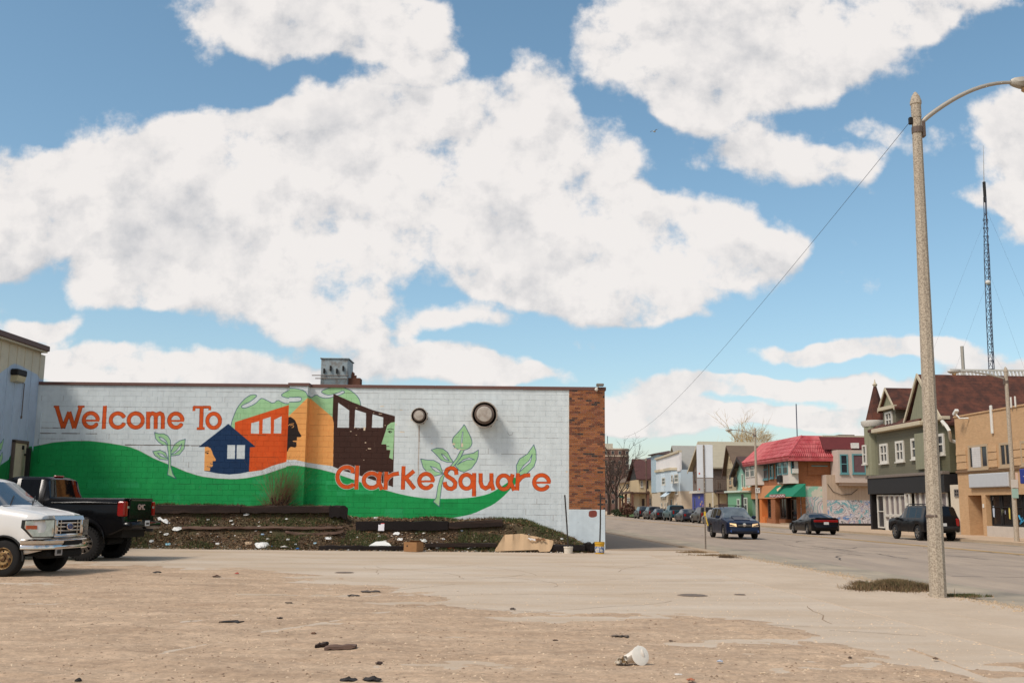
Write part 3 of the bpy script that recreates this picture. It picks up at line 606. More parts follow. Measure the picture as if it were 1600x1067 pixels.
# letters
def letters(strokes, w, halo=False, thin=()):
    if halo:
        for s_ in strokes: ST(s_, w + 2.6, (224, 222, 216), .8)
    for s_ in strokes: ST(s_, w + 1.1, OUT)
    for s_ in thin: ST(s_, 3.0, OUT)
    for s_ in strokes: ST([s_[0]] + list(s_[1:]), w, ORG)
    for s_ in thin: ST(s_, 2.3, ORG)
def ee(cx, cy, rx, ry, w):
    r1, r2 = rx - w / 2, ry - w / 2
    return [arc(cx, cy, r1, r2, -8, 338 - 12 + 0, 40)[0:0] or arc(cx, cy, r1, r2, 0, 328, 44)], [[(cx - r1, cy + .6), (cx + r1 + w / 2 - .2, cy + .6)]]
w = 5.3; S1 = []; T1 = []
S1 += [[(88.6, 635.6), (98.5, 669)], [(98.5, 669), (108.2, 643.4)], [(108.2, 643.4), (115.9, 669)], [(115.9, 669), (126.2, 635.6)], [(84, 634.8), (92.4, 634.8)], [(121.4, 634.8), (132, 634.8)]]
for (cx, cy, rx, ry) in ((141.9, 656.3, 13.6, 13.7), (274.7, 656.8, 13, 13.5)):
    a, t_ = ee(cx, cy, rx, ry, w); S1 += a; T1 += t_
S1 += [[(164, 633.8), (162, 670)], arc(184, 656.6, 11, 11, 24, 336), arc(212.1, 656.6, 11, 11, 0, 360), arc(325.9 + 8, 657.2, 9.9, 11.1, 0, 360)]
S1 += [[(231.5, 643), (231.3, 670)], [(231.5, 652), (234, 647.5), (238, 645.6), (242, 647), (243.4, 651), (243.2, 670)], [(243.4, 651), (246, 647), (250, 645.6), (253.5, 647.5), (254.6, 652), (254.2, 670)]]
S1 = [s_ for s_ in S1 if s_]
serif = [[(302, 636), (329, 636)], [(303.2, 635), (303, 642)], [(328, 635), (327.6, 640.8)], [(307.5, 669.4), (319.7, 669.4)]]
for s_ in serif: ST(s_, 3.4 + .8, OUT)
for s_ in ([(84, 635.2), (92.6, 635.2)], [(121.4, 635.2), (132, 635.2)]): ST(s_, 3.2, OUT)
S1b = [s_ for s_ in S1 if s_ not in ([(84, 634.8), (92.4, 634.8)], [(121.4, 634.8), (132, 634.8)])] + [[(315.2, 636), (314, 670.6)]]
letters(S1b, w, False, T1)
for s_ in serif: ST(s_, 3.2, ORG)
for s_ in ([(84.4, 635.2), (92.2, 635.2)], [(121.8, 635.2), (131.6, 635.2)]): ST(s_, 2.3, ORG)
S2 = [arc(542, 745.1, 14.7, 15.5, 52, 312, 40), [(550.4, 730.3), (551, 738.8)], [(558.3, 727), (556.6, 764.4)], arc(580.6, 750.4, 12.2, 11.3, 0, 360, 34), [(594.4, 737), (591, 752), (597, 764.6)], [(603.6, 736.6), (602.4, 764.8)], [(604, 749), (609, 743.4), (615, 740.6), (623.4, 739.4)],
      [(630.6, 728), (629.4, 764.6)], [(647, 735.6), (632.4, 747.6)], [(634.4, 746.6), (647.6, 763.4)]]
S2b = [[(713.2, 741.5), (712.6, 735), (709, 731.8), (704, 731), (698.5, 733.6), (696.3, 739), (698.5, 743.5), (707.5, 749), (711.6, 754), (710.5, 760.5), (705.5, 763.6), (700, 762.6), (695.6, 758.4), (694.8, 752.6)],
       arc(728.9, 752.2, 9.6, 10.8, 0, 360, 34), [(740.9, 738.8), (740.6, 775.2)], [(751, 739), (751, 753), (753.4, 760), (758.6, 762.8), (764, 760), (767, 753)], [(767.8, 739), (768, 755), (771, 765.6)], arc(787.2, 753.2, 9.6, 10.7, 0, 360, 34), [(801, 740.4), (797.6, 753), (803.6, 766)],
       [(809.4, 739), (808, 766)], [(809.6, 751.6), (814, 746), (820, 742.6), (828.6, 742)]]
T2 = []
a, t_ = ee(665.7, 751.2, 13.3, 13.8, w); S2 += a; T2 += t_
a, t_ = ee(846.2, 753.2, 14.2, 13.8, w); S2b += a; T2 += t_
letters(S2, w, True, T2[:1]); letters(S2b, w, False, T2[1:])
ST([(793, 676), (796, 680), (800, 679), (801.5, 675)], .8, (150, 150, 150), .7)
ST([(654.6, 665), (654.6, 700), (653.6, 722), (654, 742)], 1.6, (150, 118, 96), .45); ST([(655.2, 664), (655.2, 690)], 1.0, (110, 84, 70), .6)
# open joints and cracks showing dark along the block courses
CRS = .2032; Z0B = ZT - .10 - 30 * CRS
def joint_crack(px0, px1, row, al=.75, w=.8, col=(70, 52, 42)):
    z = Z0B + row * CRS; x0 = wp(px0, 700)[0]; x1 = wp(px1, 700)[0]; x = x0
    while x < x1:
        l_ = rr.uniform(.1, .7); P1.stroke([(x, z + rr.uniform(-.006, .006)), (min(x + l_, x1), z + rr.uniform(-.006, .006))], w * sc_ * rr.uniform(.5, 1.2), col, al * rr.uniform(.3, 1)); x += l_ + (rr.uniform(0, .5) if rr.random() < .5 else 0)
def row_of(py): return round((wp(400, py)[1] - Z0B) / CRS)
for (x0, x1, py, al) in ((62, 100, 669, .8), (62, 150, 678, .9), (195, 330, 697, 1), (200, 312, 697, .9), (365, 450, 681, .7), (390, 450, 716, .4), (62, 130, 660, .4), (62, 120, 687, .3), (120, 330, 660, .35), (460, 520, 645, .35), (482, 522, 664, .4), (482, 522, 682, .35), (482, 522, 700, .3), (590, 640, 638, .4), (690, 840, 702, .5), (750, 790, 720, .35), (60, 240, 780, .35), (60, 450, 770, .35), (280, 450, 756, .3), (540, 700, 790, .35), (560, 760, 800, .35), (80, 330, 634, .3), (240, 600, 610, .25), (620, 860, 625, .2), (640, 880, 655, .2), (600, 880, 684, .22), (655, 720, 728, .4), (700, 885, 783, .2), (800, 885, 800, .25)):
    joint_crack(x0, x1, row_of(py), al)
    if al >= .8: joint_crack(x0, x1, row_of(py), al, 1.1)
for k in range(60):   # short vertical cracks
    r_ = rr.randint(1, 27); x = XL + .2 + rr.randint(0, 48) * .4064 + (.2032 if r_ % 2 else 0); z = Z0B + r_ * CRS
    P1.stroke([(x, z), (x, z + CRS)], .014, (96, 80, 70), rr.uniform(.2, .6))
# the base of the brick corner: pale paint with a red-brown test patch
pt = smooth([(921, 798), (926, 797), (932, 797.4), (933, 803), (932, 807), (924, 808.5), (919.5, 806), (920, 800)], 1); PO([(889, 797), (947, 797), (947, 870), (889, 870)], (200, 210, 214)); PO(pt, (128, 66, 56))
m_mural = paint_mat('mural_paint', P1.image('mural_paint_map'), P1, 'X')

# ------------------------------------------------------------------ the painted building
DEP = 24.0
bld = thing('mural_building', 'long low block building with the painted Welcome To Clarke Square wall and brick corner', 'building', (0, 0, 0))
zs0 = Z0B
b = MB(); b.quad((XL - .3, WY + .006, -.1), (XB, WY + .006, -.1), (XB, WY + .006, ZT), (XL - .3, WY + .006, ZT)); b.build('mortar_joints', m_mural, bld)
Z_DEPTH = .22
meshes = []
def block_mesh(w_, n):
    me = []
    for k in range(n):
        b = MB(); g2 = .0028; x0, x1, z0, z1 = g2, w_ - g2, g2, CRS - g2; c = .003; t = [random.uniform(-.0015, .0015) for _ in range(4)]
        b.add([(x0, .01, z0), (x1, .01, z0), (x1, .01, z1), (x0, .01, z1), (x0 + c, t[0], z0 + c), (x1 - c, t[1], z0 + c), (x1 - c, t[2], z1 - c), (x0 + c, t[3], z1 - c)],
              [(4, 5, 6, 7), (0, 1, 5, 4), (1, 2, 6, 5), (2, 3, 7, 6), (3, 0, 4, 7)])
        o = b.build('block', m_mural, None); me.append(o.data); bpy.data.objects.remove(o)
    return me
full = block_mesh(.4064, 6); half = block_mesh(.2032, 3)
cand = []
for r_ in range(-1, 30):
    z = Z0B + r_ * CRS; x = XL - .1 + (0 if r_ % 2 else -.2032)
    while x < XB - .02:
        if x + .4064 > XB + .01: cand.append((x, z, True, XB - x)); 
        else: cand.append((x, z, False, .4064))
        x += .4064
PXL, PXR = atY(454.0, 620, WY - .2).x, atY(482.6, 620, WY - .2).x
hid = lambda x, z: (PXL - .1 < x and x + .4 < PXR + .1) or z < bank_z(x, 38.4) - .2
vis = [c for c in cand if not c[2] and not hid(c[0], c[1])]
vis.sort(key=lambda c: (c[0] + .0) ** 2 * .6 + (c[1] - 3.2) ** 2 * 4); near = set(vis[:288])
stuffb = MB()
for c in cand:
    x, z, h_, w_ = c; dy = random.gauss(0, .0009)
    if c in near:
        o = bpy.data.objects.new('block', random.choice(full)); COL.objects.link(o); o.parent = bld; o.location = (x, WY + dy, z)
    else:
        me = random.choice(full); k = w_ / .4064
        if w_ < .03: continue
        stuffb.add([(x + v_.co.x * k, WY + dy + v_.co.y, z + v_.co.z) for v_ in me.vertices], [tuple(p.vertices) for p in me.polygons])
stuffb.build('blocks', m_mural, bld, kind='stuff')
# pilaster of the same blocks
pil = MB(); PD = .42
pil.box(PXL, PXR, WY - PD + .008, WY + .02, -.1, ZT - .08); pil.build('pilaster', m_mural, bld)
for r_ in range(0, 30):
    z = Z0B + r_ * CRS; n_ = 2; ww = (PXR - PXL) / 2
    b = MB(); b.bbox(0 + .004, PXR - PXL - .004, -.012, .03, .004, CRS - .004, .003)
    if r_ == 0: pm = b.build('pilaster_block', m_mural, bld); o = pm
    else: o = pm.copy(); COL.objects.link(o)
    o.location = (PXL, WY - PD + .004 + random.uniform(-.002, .002), z)
# brick corner
m_brick = mat('corner_brick', srgb(146, 86, 52), .85, var=.12, vscale=8, bump=.003, bscale=70)
def island_var(m, stops):
    nt = m.node_tree; b_ = nt.nodes['Principled BSDF']; g_ = N(nt, 'ShaderNodeNewGeometry'); r = N(nt, 'ShaderNodeValToRGB'); L(nt, g_.outputs['Random Per Island'], r.inputs[0])
    r.color_ramp.interpolation = 'CONSTANT'; e = r.color_ramp.elements
    while len(e) < len(stops): e.new(.5)
    for el, (p_, c) in zip(e, stops): el.position = p_; el.color = (*srgb(*c), 1)
    first = b_.inputs['Base Color'].links[0].from_node; L(nt, r.outputs[0], first.inputs[0])
island_var(m_brick, [(0, (152, 94, 56)), (.22, (138, 83, 50)), (.44, (156, 98, 64)), (.60, (118, 68, 48)), (.76, (140, 86, 62)), (.86, (98, 60, 46)), (.94, (66, 50, 46))])
m_mort = mat('mortar', srgb(188, 168, 142), .95, var=.1, vscale=5)
ZBB = atY(917, 795.5, WY).z
b = MB(); b.box(XB, XR, WY - .02, WY + .3, ZBB, ZT - .1); b.build('brick_backing', m_mort, bld)
bb = MB(); BH = .0735; nrow = int((ZT - .1 - ZBB) / BH); BH = (ZT - .1 - ZBB) / nrow
for r_ in range(nrow):
    x = XB - (.105 if r_ % 2 else 0)
    while x < XR - .01:
        x0 = max(x, XB) + .006; x1 = min(x + .212, XR) - .006
        if x1 - x0 > .03: d = random.gauss(0, .002); bb.box(x0, x1, WY - .034 + d, WY - .015, ZBB + r_ * BH + .006, ZBB + (r_ + 1) * BH - .006)
        x += .212
bb.build('bricks', m_brick, bld, kind='stuff')
b = MB(); b.box(XB, XR - .01, WY - .03, WY + .3, -.1, ZBB - .004); b.build('plinth', m_mural, bld)
# side wall along the pavement, rear, roof
m_bfar = brickmat('street_side_brick', srgb(140, 84, 54), srgb(120, 70, 48), srgb(150, 130, 110))
b = MB(); nx = -.052 * DEP
b.quad((XR, WY - .02, -.1), (XR + nx, WY + DEP, -.1), (XR + nx, WY + DEP, ZT - .1), (XR, WY - .02, ZT - .1)); b.build('side_wall', m_bfar, bld)
b = MB(); b.quad((XL - 9, WY + DEP, -.1), (XR + nx, WY + DEP, -.1), (XR + nx, WY + DEP, ZT - .1), (XL - 9, WY + DEP, ZT - .1)); b.build('rear_wall', m_bfar, bld)
b = MB(); b.quad((XL - 9, WY + .3, ZT - .35), (XR - .2, WY + .3, ZT - .35), (XR + nx - .2, WY + DEP, ZT - .35), (XL - 9, WY + DEP, ZT - .35)); b.build('roof', mat('roof_felt', srgb(90, 86, 82), .95), bld)
m_cop = mat('coping_metal', srgb(106, 74, 66), .6, var=.1, vscale=1.5, stretch=(1, 1, 1), spec=.4)
xs = [XL - .3, atY(140, 600, WY).x, atY(300, 600, WY).x, PXL - .05]
cops = [(XL - .3, atY(190, 600, WY).x), (atY(190, 600, WY).x, PXL - .06), (PXL - .06, PXR + .06), (PXR + .06, atY(680, 600, WY).x), (atY(680, 600, WY).x, atY(816, 600, WY).x), (atY(816, 600, WY).x, XR + .05)]
for i, (a, c) in enumerate(cops):
    f_ = (WY - .05) if i != 2 else (WY - PD - .05)
    b = MB(); b.bbox(a + .004, c - .004, f_, WY + .36, ZT - .105 + (-.01 if i == 5 else 0), ZT + .01, .008); b.build('coping', m_cop, bld)
# wall fans
m_fan = mat('fan_metal', srgb(182, 172, 160), .55, metal=.1, var=.1, vscale=5, col2=srgb(120, 98, 84), c2amt=.22, c2scale=5, c2sharp=.15)
m_fan2 = mat('fan_metal_dirty', srgb(104, 88, 78), .6, metal=.2, var=.15, vscale=6); m_dark = mat('deep_black', srgb(26, 22, 20), .7, var=.05)
def fan(px, py, rpx, d, lab):
    c = atY(px, py, WY); r = rpx * sc_
    root = bpy.data.objects.new('wall_fan', None); COL.objects.link(root); root.parent = bld; root.location = (c.x, WY, c.z); root['label'] = lab
    b = MB(); b.lathe([(r * .82, -.0), (r * .84, -.05), (r * .98, -d * .35), (r, -d * .40), (r, -d * .92), (r * 1.02, -d * .93), (r * 1.02, -d * .96), (r * .95, -d * .97), (r * .92, -d * .80), (r * .5, -d * .78)], 40, axis='y'); b.build('fan_hood', m_fan, root, 40)
    b = MB(); b.lathe([(r * .90, -d * .81), (r * .5, -d * .81)], 32, axis='y'); b.build('fan_throat', m_dark, root, 40)
    b = MB(); b.lathe([(r * .74, -d * .80), (r * .76, -d * 1.0), (r * .72, -d * 1.04), (r * .60, -d * 1.04)], 36, axis='y'); b.build('fan_ring', m_fan2, root, 40)
    b = MB(); b.lathe([(r * .60, -d * 1.03), (r * .60, -d * 1.17), (r * .55, -d * 1.22), (r * .2, -d * 1.235), (.001, -d * 1.24)], 36, axis='y'); b.build('motor_cap', m_fan, root, 40)
    for q in (20, 65, -20, -60):
        b = MB(); b.bbox(r * math.cos(R(q)) - .02, r * math.cos(R(q)) + .03, -d * .7, -d * .62, r * math.sin(R(q)) - .03, r * math.sin(R(q)) + .02, .006); b.build('fan_bolt', m_fan2, root)
fan(757.5, 649.5, 20.0, .62, 'larger round exhaust fan hood near the brick corner'); fan(656.5, 651, 12.6, .45, 'smaller round exhaust fan hood above a rust streak')
# roof-top box
A = atY(504.5, 598, 44).x; Bx = atY(546.5, 598, 44).x; zt = atY(525, 564, 44).z
m_galv = mat('galvanised_sheet', srgb(150, 160, 162), .55, metal=.25, var=.14, vscale=2, col2=srgb(120, 108, 98), c2amt=.28, c2scale=3)
root = bpy.data.objects.new('rooftop_unit', None); COL.objects.link(root); root.parent = bld
b = MB(); b.bbox(A, Bx, 43.4, 44.8, ZT - .4, zt, .03); b.bbox(A - .04, Bx + .04, 43.36, 44.84, zt, zt + .05, .01); b.build('unit_box', m_galv, root)
for i in range(4):
    x = A + .12 + i * .27; b = MB(); b.bbox(x, x + .07, 43.3, 43.39, zt - .62 + .1 * (i % 2), zt - .42 + .12 * (i % 2), .01); b.build('unit_latch', m_dark, root)
b = MB(); b.tube([(A - .35, 43.3, zt - .72), (Bx + .05, 43.3, zt - .72)], .02, 6); b.tube([(A - .2, 43.3, zt - .85), (Bx, 43.3, zt - .85)], .02, 6); b.build('conduit', m_fan2, root)
m_rust = mat('rust', srgb(104, 66, 50), .9, var=.3, vscale=6)
b = MB()
for k in range(9):
    x = Bx + .06 + k * .045; b.tube([(x, 43.5 + .05 * (k % 3), ZT - .4), (x + .1, 43.7, zt - .55 - k * .055 + random.uniform(-.05, .05))], .05, 6)
b.box(Bx, Bx + .5, 43.6, 44.2, ZT - .4, zt - .78); b.build('rusty_duct', m_rust, root)
for px, w_, h_ in ((578, .13, .14), (912, .12, .14), (560, .1, .1)):
    x = atY(px, 598, 40.5).x; b = MB(); b.lathe([(w_, ZT - .4), (w_, ZT + h_ + .08), (w_ * .6, ZT + h_ + .1)], 12, c=(x, 40.5, 0)); b.build('roof_vent', m_fan2, bld, 40)
# camera on the brick corner
p = atY(936, 604, WY); cr = bpy.data.objects.new('security_camera', None); COL.objects.link(cr); cr.parent = bld; cr.location = (p.x, WY, p.z); m_wht = mat('white_plastic', srgb(214, 210, 200), .5, var=.06)
b = MB(); b.bbox(-.12, .16, -.30, -.06, 0, .09, .02); b.build('camera_housing', mat('grey_plastic', srgb(120, 112, 104), .5), cr)
b = MB(); b.tube([(-.1, -.1, -.1), (-.05, -.16, -.02), (.0, -.2, .03)], .022, 8); b.lathe([(.001, -.20), (.05, -.17), (.07, -.12), (.05, -.07), (.001, -.05)], 12, c=(-.11, -.12, 0)); b.build('dome', m_wht, cr, 50)
# pipe and stub on the wall near the left end
b = MB(); q = atY(64.5, 645, WY - .06); q2 = atY(60, 722, WY - .06); b.tube([(q.x, WY, q.z), (q.x, WY - .06, q.z), (q2.x, WY - .06, q2.z), (q2.x, WY, q2.z)], .022, 8); b.build('wall_conduit', m_mural, bld, 50)
# ------------------------------------------------------------------ metal-clad building at the left
XW = atY(58.5, 620, WY).x
def lwall(px, py): return on_plane(px, py, Vector((XW, 0, 0)), Vector((1, 0, 0)))
CREAM = (200, 190, 168)
P2 = Paint(22., WY + .1, -.1, 8.2, 50, CREAM)
def lp(*pts): return [((lambda p: (p.y, p.z))(lwall(*q))) for q in pts]
P2.poly([(22, 5.6), (26, 6.2), (30, 6.2)] + lp((0, 583), (8, 577), (16, 571), (23, 568), (32, 571), (45, 578), (58, 585)) + [(WY + .2, 6.1), (WY + .2, -.1), (22, -.1)], (172, 186, 202))
P2.poly([(22, 2.6), (28, 3.0), (32, 2.2)] + lp((0, 727), (12, 719), (20, 706), (34, 700), (50, 697)) + [(WY + .2, 2.7), (WY + .2, -.1), (22, -.1)], (22, 120, 60))
lf = lp((-8, 704), (6, 685), (5, 692), (3, 700), (-6, 712)); P2.poly(lf, LG); P2.stroke(lf + [lf[0]], .02, LINE)
lf = lp((-8, 722), (4, 706), (4, 716), (0, 728), (-6, 730)); P2.poly(lf, LG); P2.stroke(lf + [lf[0]], .02, LINE)
m_clad = paint_mat('cladding_paint', P2.image('cladding_paint_map'), P2, 'Y')
lb = thing('cladded_building', 'tall cream and blue metal clad building at the left end of the painted wall', 'building', (0, 0, 0))
ZR0 = atY(77, 548, 38.6).z
YE = 38.46
def zroof(y): return ZR0 - .08
n_ = 0; pan = None
y = YE
while y > 20:
    y0 = y - .60
    b = MB(); zt_ = ZR0 - .1
    b.bbox(XW - .05, XW, y0 + .004, y - .004, -.1, zt_, .012); b.build('cladding_panel', m_clad, lb)
    b = MB(); b.bbox(XW - .02, XW + .022, y - .02, y + .02, -.1, zt_ - .01, .01); b.build('panel_rib', m_clad, lb)
    y = y0
b = MB(); b.box(XW - 20, XW - .07, 20, YE, -.1, ZR0 - .15); b.box(XW - 20, XW - .01, YE + .003, YE + .45, ZT - .3, ZR0 - .15); b.build('wall', m_clad, lb)
m_fas = mat('brown_fascia', srgb(92, 66, 58), .6, var=.1)
b = MB(); b.bbox(XW - 20, XW + .28, 19.6, 38.62, ZR0 - .04, ZR0 + .16, .02); b.build('roof_fascia', m_fas, lb)
b = MB(); b.box(XW - 20, XW + .22, 19.8, 38.56, ZR0 - .1, ZR0 - .045); b.build('soffit', mat('cream_trim', srgb(196, 184, 160), .7, var=.1), lb)
q = lwall(23, 589)
fx = bpy.data.objects.new('wall_lamp', None); COL.objects.link(fx); fx.parent = lb; fx.location = (XW, q.y, q.z)
b = MB(); b.bbox(0, .28, -.36, .36, .04, .26, .03); b.build('lamp_housing', m_dark, fx)
b = MB(); b.prism([(.0, -.3, -.2), (.22, -.3, -.16), (.27, -.3, .035), (.0, -.3, .035)], (0, .62, 0)); b.build('lamp_lens', mat('old_lens', srgb(190, 176, 140), .35, var=.15, vscale=8), fx)
q1, q2, q3 = lwall(30, 597), lwall(36, 599), lwall(33, 650)
b = MB(); b.tube([(XW + .05, q1.y, q1.z), (XW + .05, q2.y, q2.z), (XW + .05, q2.y + .0, q3.z)], .018, 6); b.lathe([(.03, q3.z - .1), (.04, q3.z)], 8, c=(XW + .04, q2.y, 0)); b.build('lamp_conduit', m_fan2, lb)
# door
dq = [lwall(18.5, 690), lwall(41, 690), lwall(38, 745)]
ya, yb, zt2 = dq[0].y, dq[1].y, dq[0].z; zt2 = lwall(30, 689).z
m_door = mat('cream_door', srgb(196, 182, 154), .6, var=.12, vscale=4)
dr = bpy.data.objects.new('door', None); COL.objects.link(dr); dr.parent = lb
b = MB(); b.bbox(XW + .0, XW + .07, ya + .08, yb - .08, .05, zt2 - .08, .01); b.build('door_leaf', m_door, dr)
b = MB(); b.bbox(XW + .0, XW + .12, ya, ya + .07, .05, zt2, .01); b.bbox(XW, XW + .12, yb - .07, yb, .05, zt2, .01); b.bbox(XW, XW + .12, ya, yb, zt2 - .075, zt2 + .03, .01); b.build('door_frame', m_fan2, dr)
for z_ in (zt2 - .5, zt2 - 1.65): b = MB(); b.bbox(XW + .07, XW + .13, yb - .25, yb + .08, z_, z_ + .06, .01); b.build('hinge', m_dark, dr)
b = MB(); b.bbox(XW + .07, XW + .10, yb - .45, yb - .3, zt2 - .3, zt2 - .15, .01); b.build('door_number_plate', m_dark, dr)
pst = MB(); q = atY(46, 700, 37.6); q2 = atY(44, 748, 37.6)
pst.bbox(q.x - .07, q.x + .07, 37.5, 37.64, 0, q.z, .01); tag(pst.build('steel_post', m_dark), 'black square post standing in the corner beside the cream door', 'post')
pst = MB(); q = atY(15, 718, 33.2); pst.bbox(XW + .1, XW + .2, q.y - .05, q.y + .05, 0, q.z, .01); tag(pst.build('steel_post', m_dark), 'short black post on the near side of the cream door', 'post')

# ------------------------------------------------------------------ timbers of the terraced bank
m_tie = mat('old_timber', srgb(42, 31, 26), .95, var=.2, vscale=4, bump=.02, bscale=9, col2=srgb(72, 54, 44), c2amt=.25, c2scale=2.2, stretch=(.35, 2, 3))
m_tie2 = mat('grey_timber', srgb(104, 82, 70), .95, var=.2, vscale=5, bump=.015, bscale=12, stretch=(.35, 2, 3))
m_tie3 = mat('charred_timber', srgb(27, 20, 18), .95, var=.15, vscale=4, bump=.02, bscale=9)
def timber(p0, p1, h, d, m, label, sag=.0, seed=1, rough=.012, nm='timber', group=None):
    r = random.Random(seed); a, c = Vector(p0), Vector(p1); n = max(6, int((c - a).length / .25)); rings = []
    root_loc = a.copy()
    for i in range(n + 1):
        t = i / n; p = a.lerp(c, t) - a; p.z += -sag * 4 * t * (1 - t)
        j = lambda: r.uniform(-rough, rough)
        hh = h * (1 if 0 < i < n else .93)
        rings.append([(p.x, p.y + j(), p.z + j()), (p.x, p.y + d * .5 + j(), p.z - .01 + j()), (p.x, p.y + d + j(), p.z + j()), (p.x + j(), p.y + d + j(), p.z + hh + j()), (p.x, p.y + d * .5 + j(), p.z + hh + .01 + j()), (p.x + j(), p.y + j(), p.z + hh + j())])
    b = MB(); b.loft(rings, cap=True); o = b.build(nm, m, None, 30, label=label); o.location = root_loc; o['category'] = 'timber'
    if group: o['group'] = group
    return o
def tie(x0, x1, ybot, ytop, Y, m, label, seed, sag=0, yb1=None, yt1=None, d=.22, rough=.012):
    a = atY(x0, ybot, Y); c = atY(x1, yb1 or ybot, Y); t = atY(x0, ytop, Y)
    return timber(a, c, t.z - a.z, d, m, label, sag, seed, rough)
tie(222, 375, 801, 789.5, 37.38, m_tie, 'left dark timber of the topmost terrace row, beside the black pickup', 1, rough=.02)
tie(376, 516, 801, 790.5, 37.36, m_tie, 'right timber of the topmost terrace row, below the bare shrub', 2, rough=.022)
tie(514, 541, 807, 790, 37.28, m_tie3, 'short blackened timber end closing the topmost terrace row', 3, yb1=809, rough=.05, d=.3)
tie(284, 535, 826, 823, 36.84, m_tie2, 'thin grey timber edge running along the middle of the bank', 4, rough=.02, d=.12)
tie(446, 536, 833, 830, 36.74, m_tie2, 'warped pale broken plank lying just below the thin timber edge', 5, sag=.10, yb1=831, rough=.025, d=.10)
tie(497, 632, 861, 852.5, 35.93, m_tie3, 'low blackened timber at the foot of the bank, left of the cardboard box', 6, yb1=862, rough=.03, d=.2)
tie(556, 700, 828, 814.5, 37.2, m_tie3, 'left charred timber of the upper row in the right half of the bank', 7, rough=.024, yb1=827.5)
tie(701, 785, 826, 816, 37.2, m_tie, 'right brown timber of the upper row in the right half of the bank', 8, rough=.022, yb1=821)
tie(664, 776, 854, 848.5, 36.02, m_tie, 'thin brown timber at the foot of the bank between box and cardboard sheet', 9, rough=.015, d=.14)
tie(860, 914, 860, 851.5, 35.95, m_tie3, 'low dark timber right of the big cardboard sheet', 10, rough=.03)
tie(913, 932, 860, 848.5, 36.1, m_tie3, 'blackened timber stub beside the yellow bucket', 11, rough=.04, d=.3)

# ------------------------------------------------------------------ bare shrub against the wall
def branch_mesh(b, p, dirv, ln, rad, depth, r, spread=.5, up=.0, nseg=3, kids_=3, shrink=.7):
    pts = [Vector(p)]; d = Vector(dirv).normalized()
    for i in range(nseg):
        d = (d + Vector((r.uniform(-.18, .18), r.uniform(-.18, .18), r.uniform(-.1, .1) + up))).normalized(); pts.append(pts[-1] + d * ln / nseg)
    b.tube(pts, [rad * (1 - .55 * i / nseg) for i in range(nseg + 1)], 5 if rad > .04 else 3, cap=False)
    if depth <= 0: return
    for k in range(kids_):
        t = r.uniform(.35, 1.0); q = pts[0].lerp(pts[-1], t) if nseg == 1 else pts[min(nseg, max(1, int(round(t * nseg))))]
        nd = (d + Vector((r.gauss(0, spread), r.gauss(0, spread), r.gauss(0, spread * .8)))).normalized()
        branch_mesh(b, q, nd, ln * shrink * r.uniform(.75, 1.15), rad * .5, depth - 1, r, spread, up, nseg, kids_, shrink)
r = random.Random(77)
m_twig = mat('red_twig', srgb(120, 88, 66), .9, var=.2, vscale=5); m_stem = mat('dark_bark', srgb(62, 46, 38), .95, var=.2, vscale=8, bump=.01)
sp_ = atY(433, 789, 38.0)
sh_ = thing('bare_shrub', 'bare reddish shrub growing on the top terrace against the green wall', 'shrub', (sp_.x, sp_.y, 1.42))
b = MB(); b2 = MB()
for k in range(11):
    a = r.uniform(-1, 1); d = Vector((a * .55, r.uniform(-.5, .1), 1)); ln = r.uniform(.25, .45); base = Vector((a * .28, r.uniform(-.12, .08), 0))
    pts = [base, base + d * ln * .5, base + d * ln]; b.tube(pts, [.05, .04, .028], 6, cap=True)
    for j in range(20):
        t = r.uniform(.2, 1); q = pts[0].lerp(pts[2], t); dd = Vector((a * .75 + r.gauss(0, .38), r.gauss(-.1, .2), 1 + r.random() * .4)); branch_mesh(b2, q, dd, r.uniform(.6, 1.35), .0035, 1, r, .3, .02, 3, 2, .6)
for k in range(120):
    branch_mesh(b2, (r.uniform(-.45, .45), r.uniform(-.2, .1), .0), (r.gauss(0, .9), r.gauss(-.2, .3), 1), r.uniform(.2, .6), .0055, 1, r, .4, .02, 2, 2, .6)
b.build('stem', m_stem, sh_); b2.build('twigs', m_twig, sh_, kind='stuff')

# ------------------------------------------------------------------ litter
LIT = {}
def litmat(c, rough=.75):
    k = 'litter_%d_%d_%d' % c
    return mat(k, srgb(*c), rough, var=.08, vscale=14)
def crumple(w, d, h, seed, n=6):
    """a creased sheet with real lumps"""
    r = random.Random(seed); b = MB(); top = []; el = w > 2.2 * d or w > 5 * h; en = [r.uniform(.35, 1) if el else 1 for _ in range(n + 1)]; of = [r.uniform(-.35, .35) * d if el else 0 for _ in range(n + 1)]; en[0] *= .5; en[-1] *= .4
    for j in range(n + 1):
        row = []
        for i in range(n + 1):
            x = (i / n - .5) * w * (1 + r.uniform(-.12, .12)); y = (j / n - .5) * d * en[i] * (1 + r.uniform(-.12, .12)) + of[i]; e = min(i, j, n - i, n - j) / (n / 2)
            row.append((x, y, .008 + h * (.25 + .75 * r.random()) * (.35 + .65 * e)))
        top.append(row)
    vs = [p for row in top for p in row]; fs = []
    for j in range(n):
        for i in range(n): a = j * (n + 1) + i; fs += [(a, a + 1, a + n + 2), (a, a + n + 2, a + n + 1)]
    o = len(vs); low = [(p[0], p[1], p[2] - .006) for p in vs]
    b.add(vs, fs); b.add(low, [tuple(reversed(f)) for f in fs]); return b
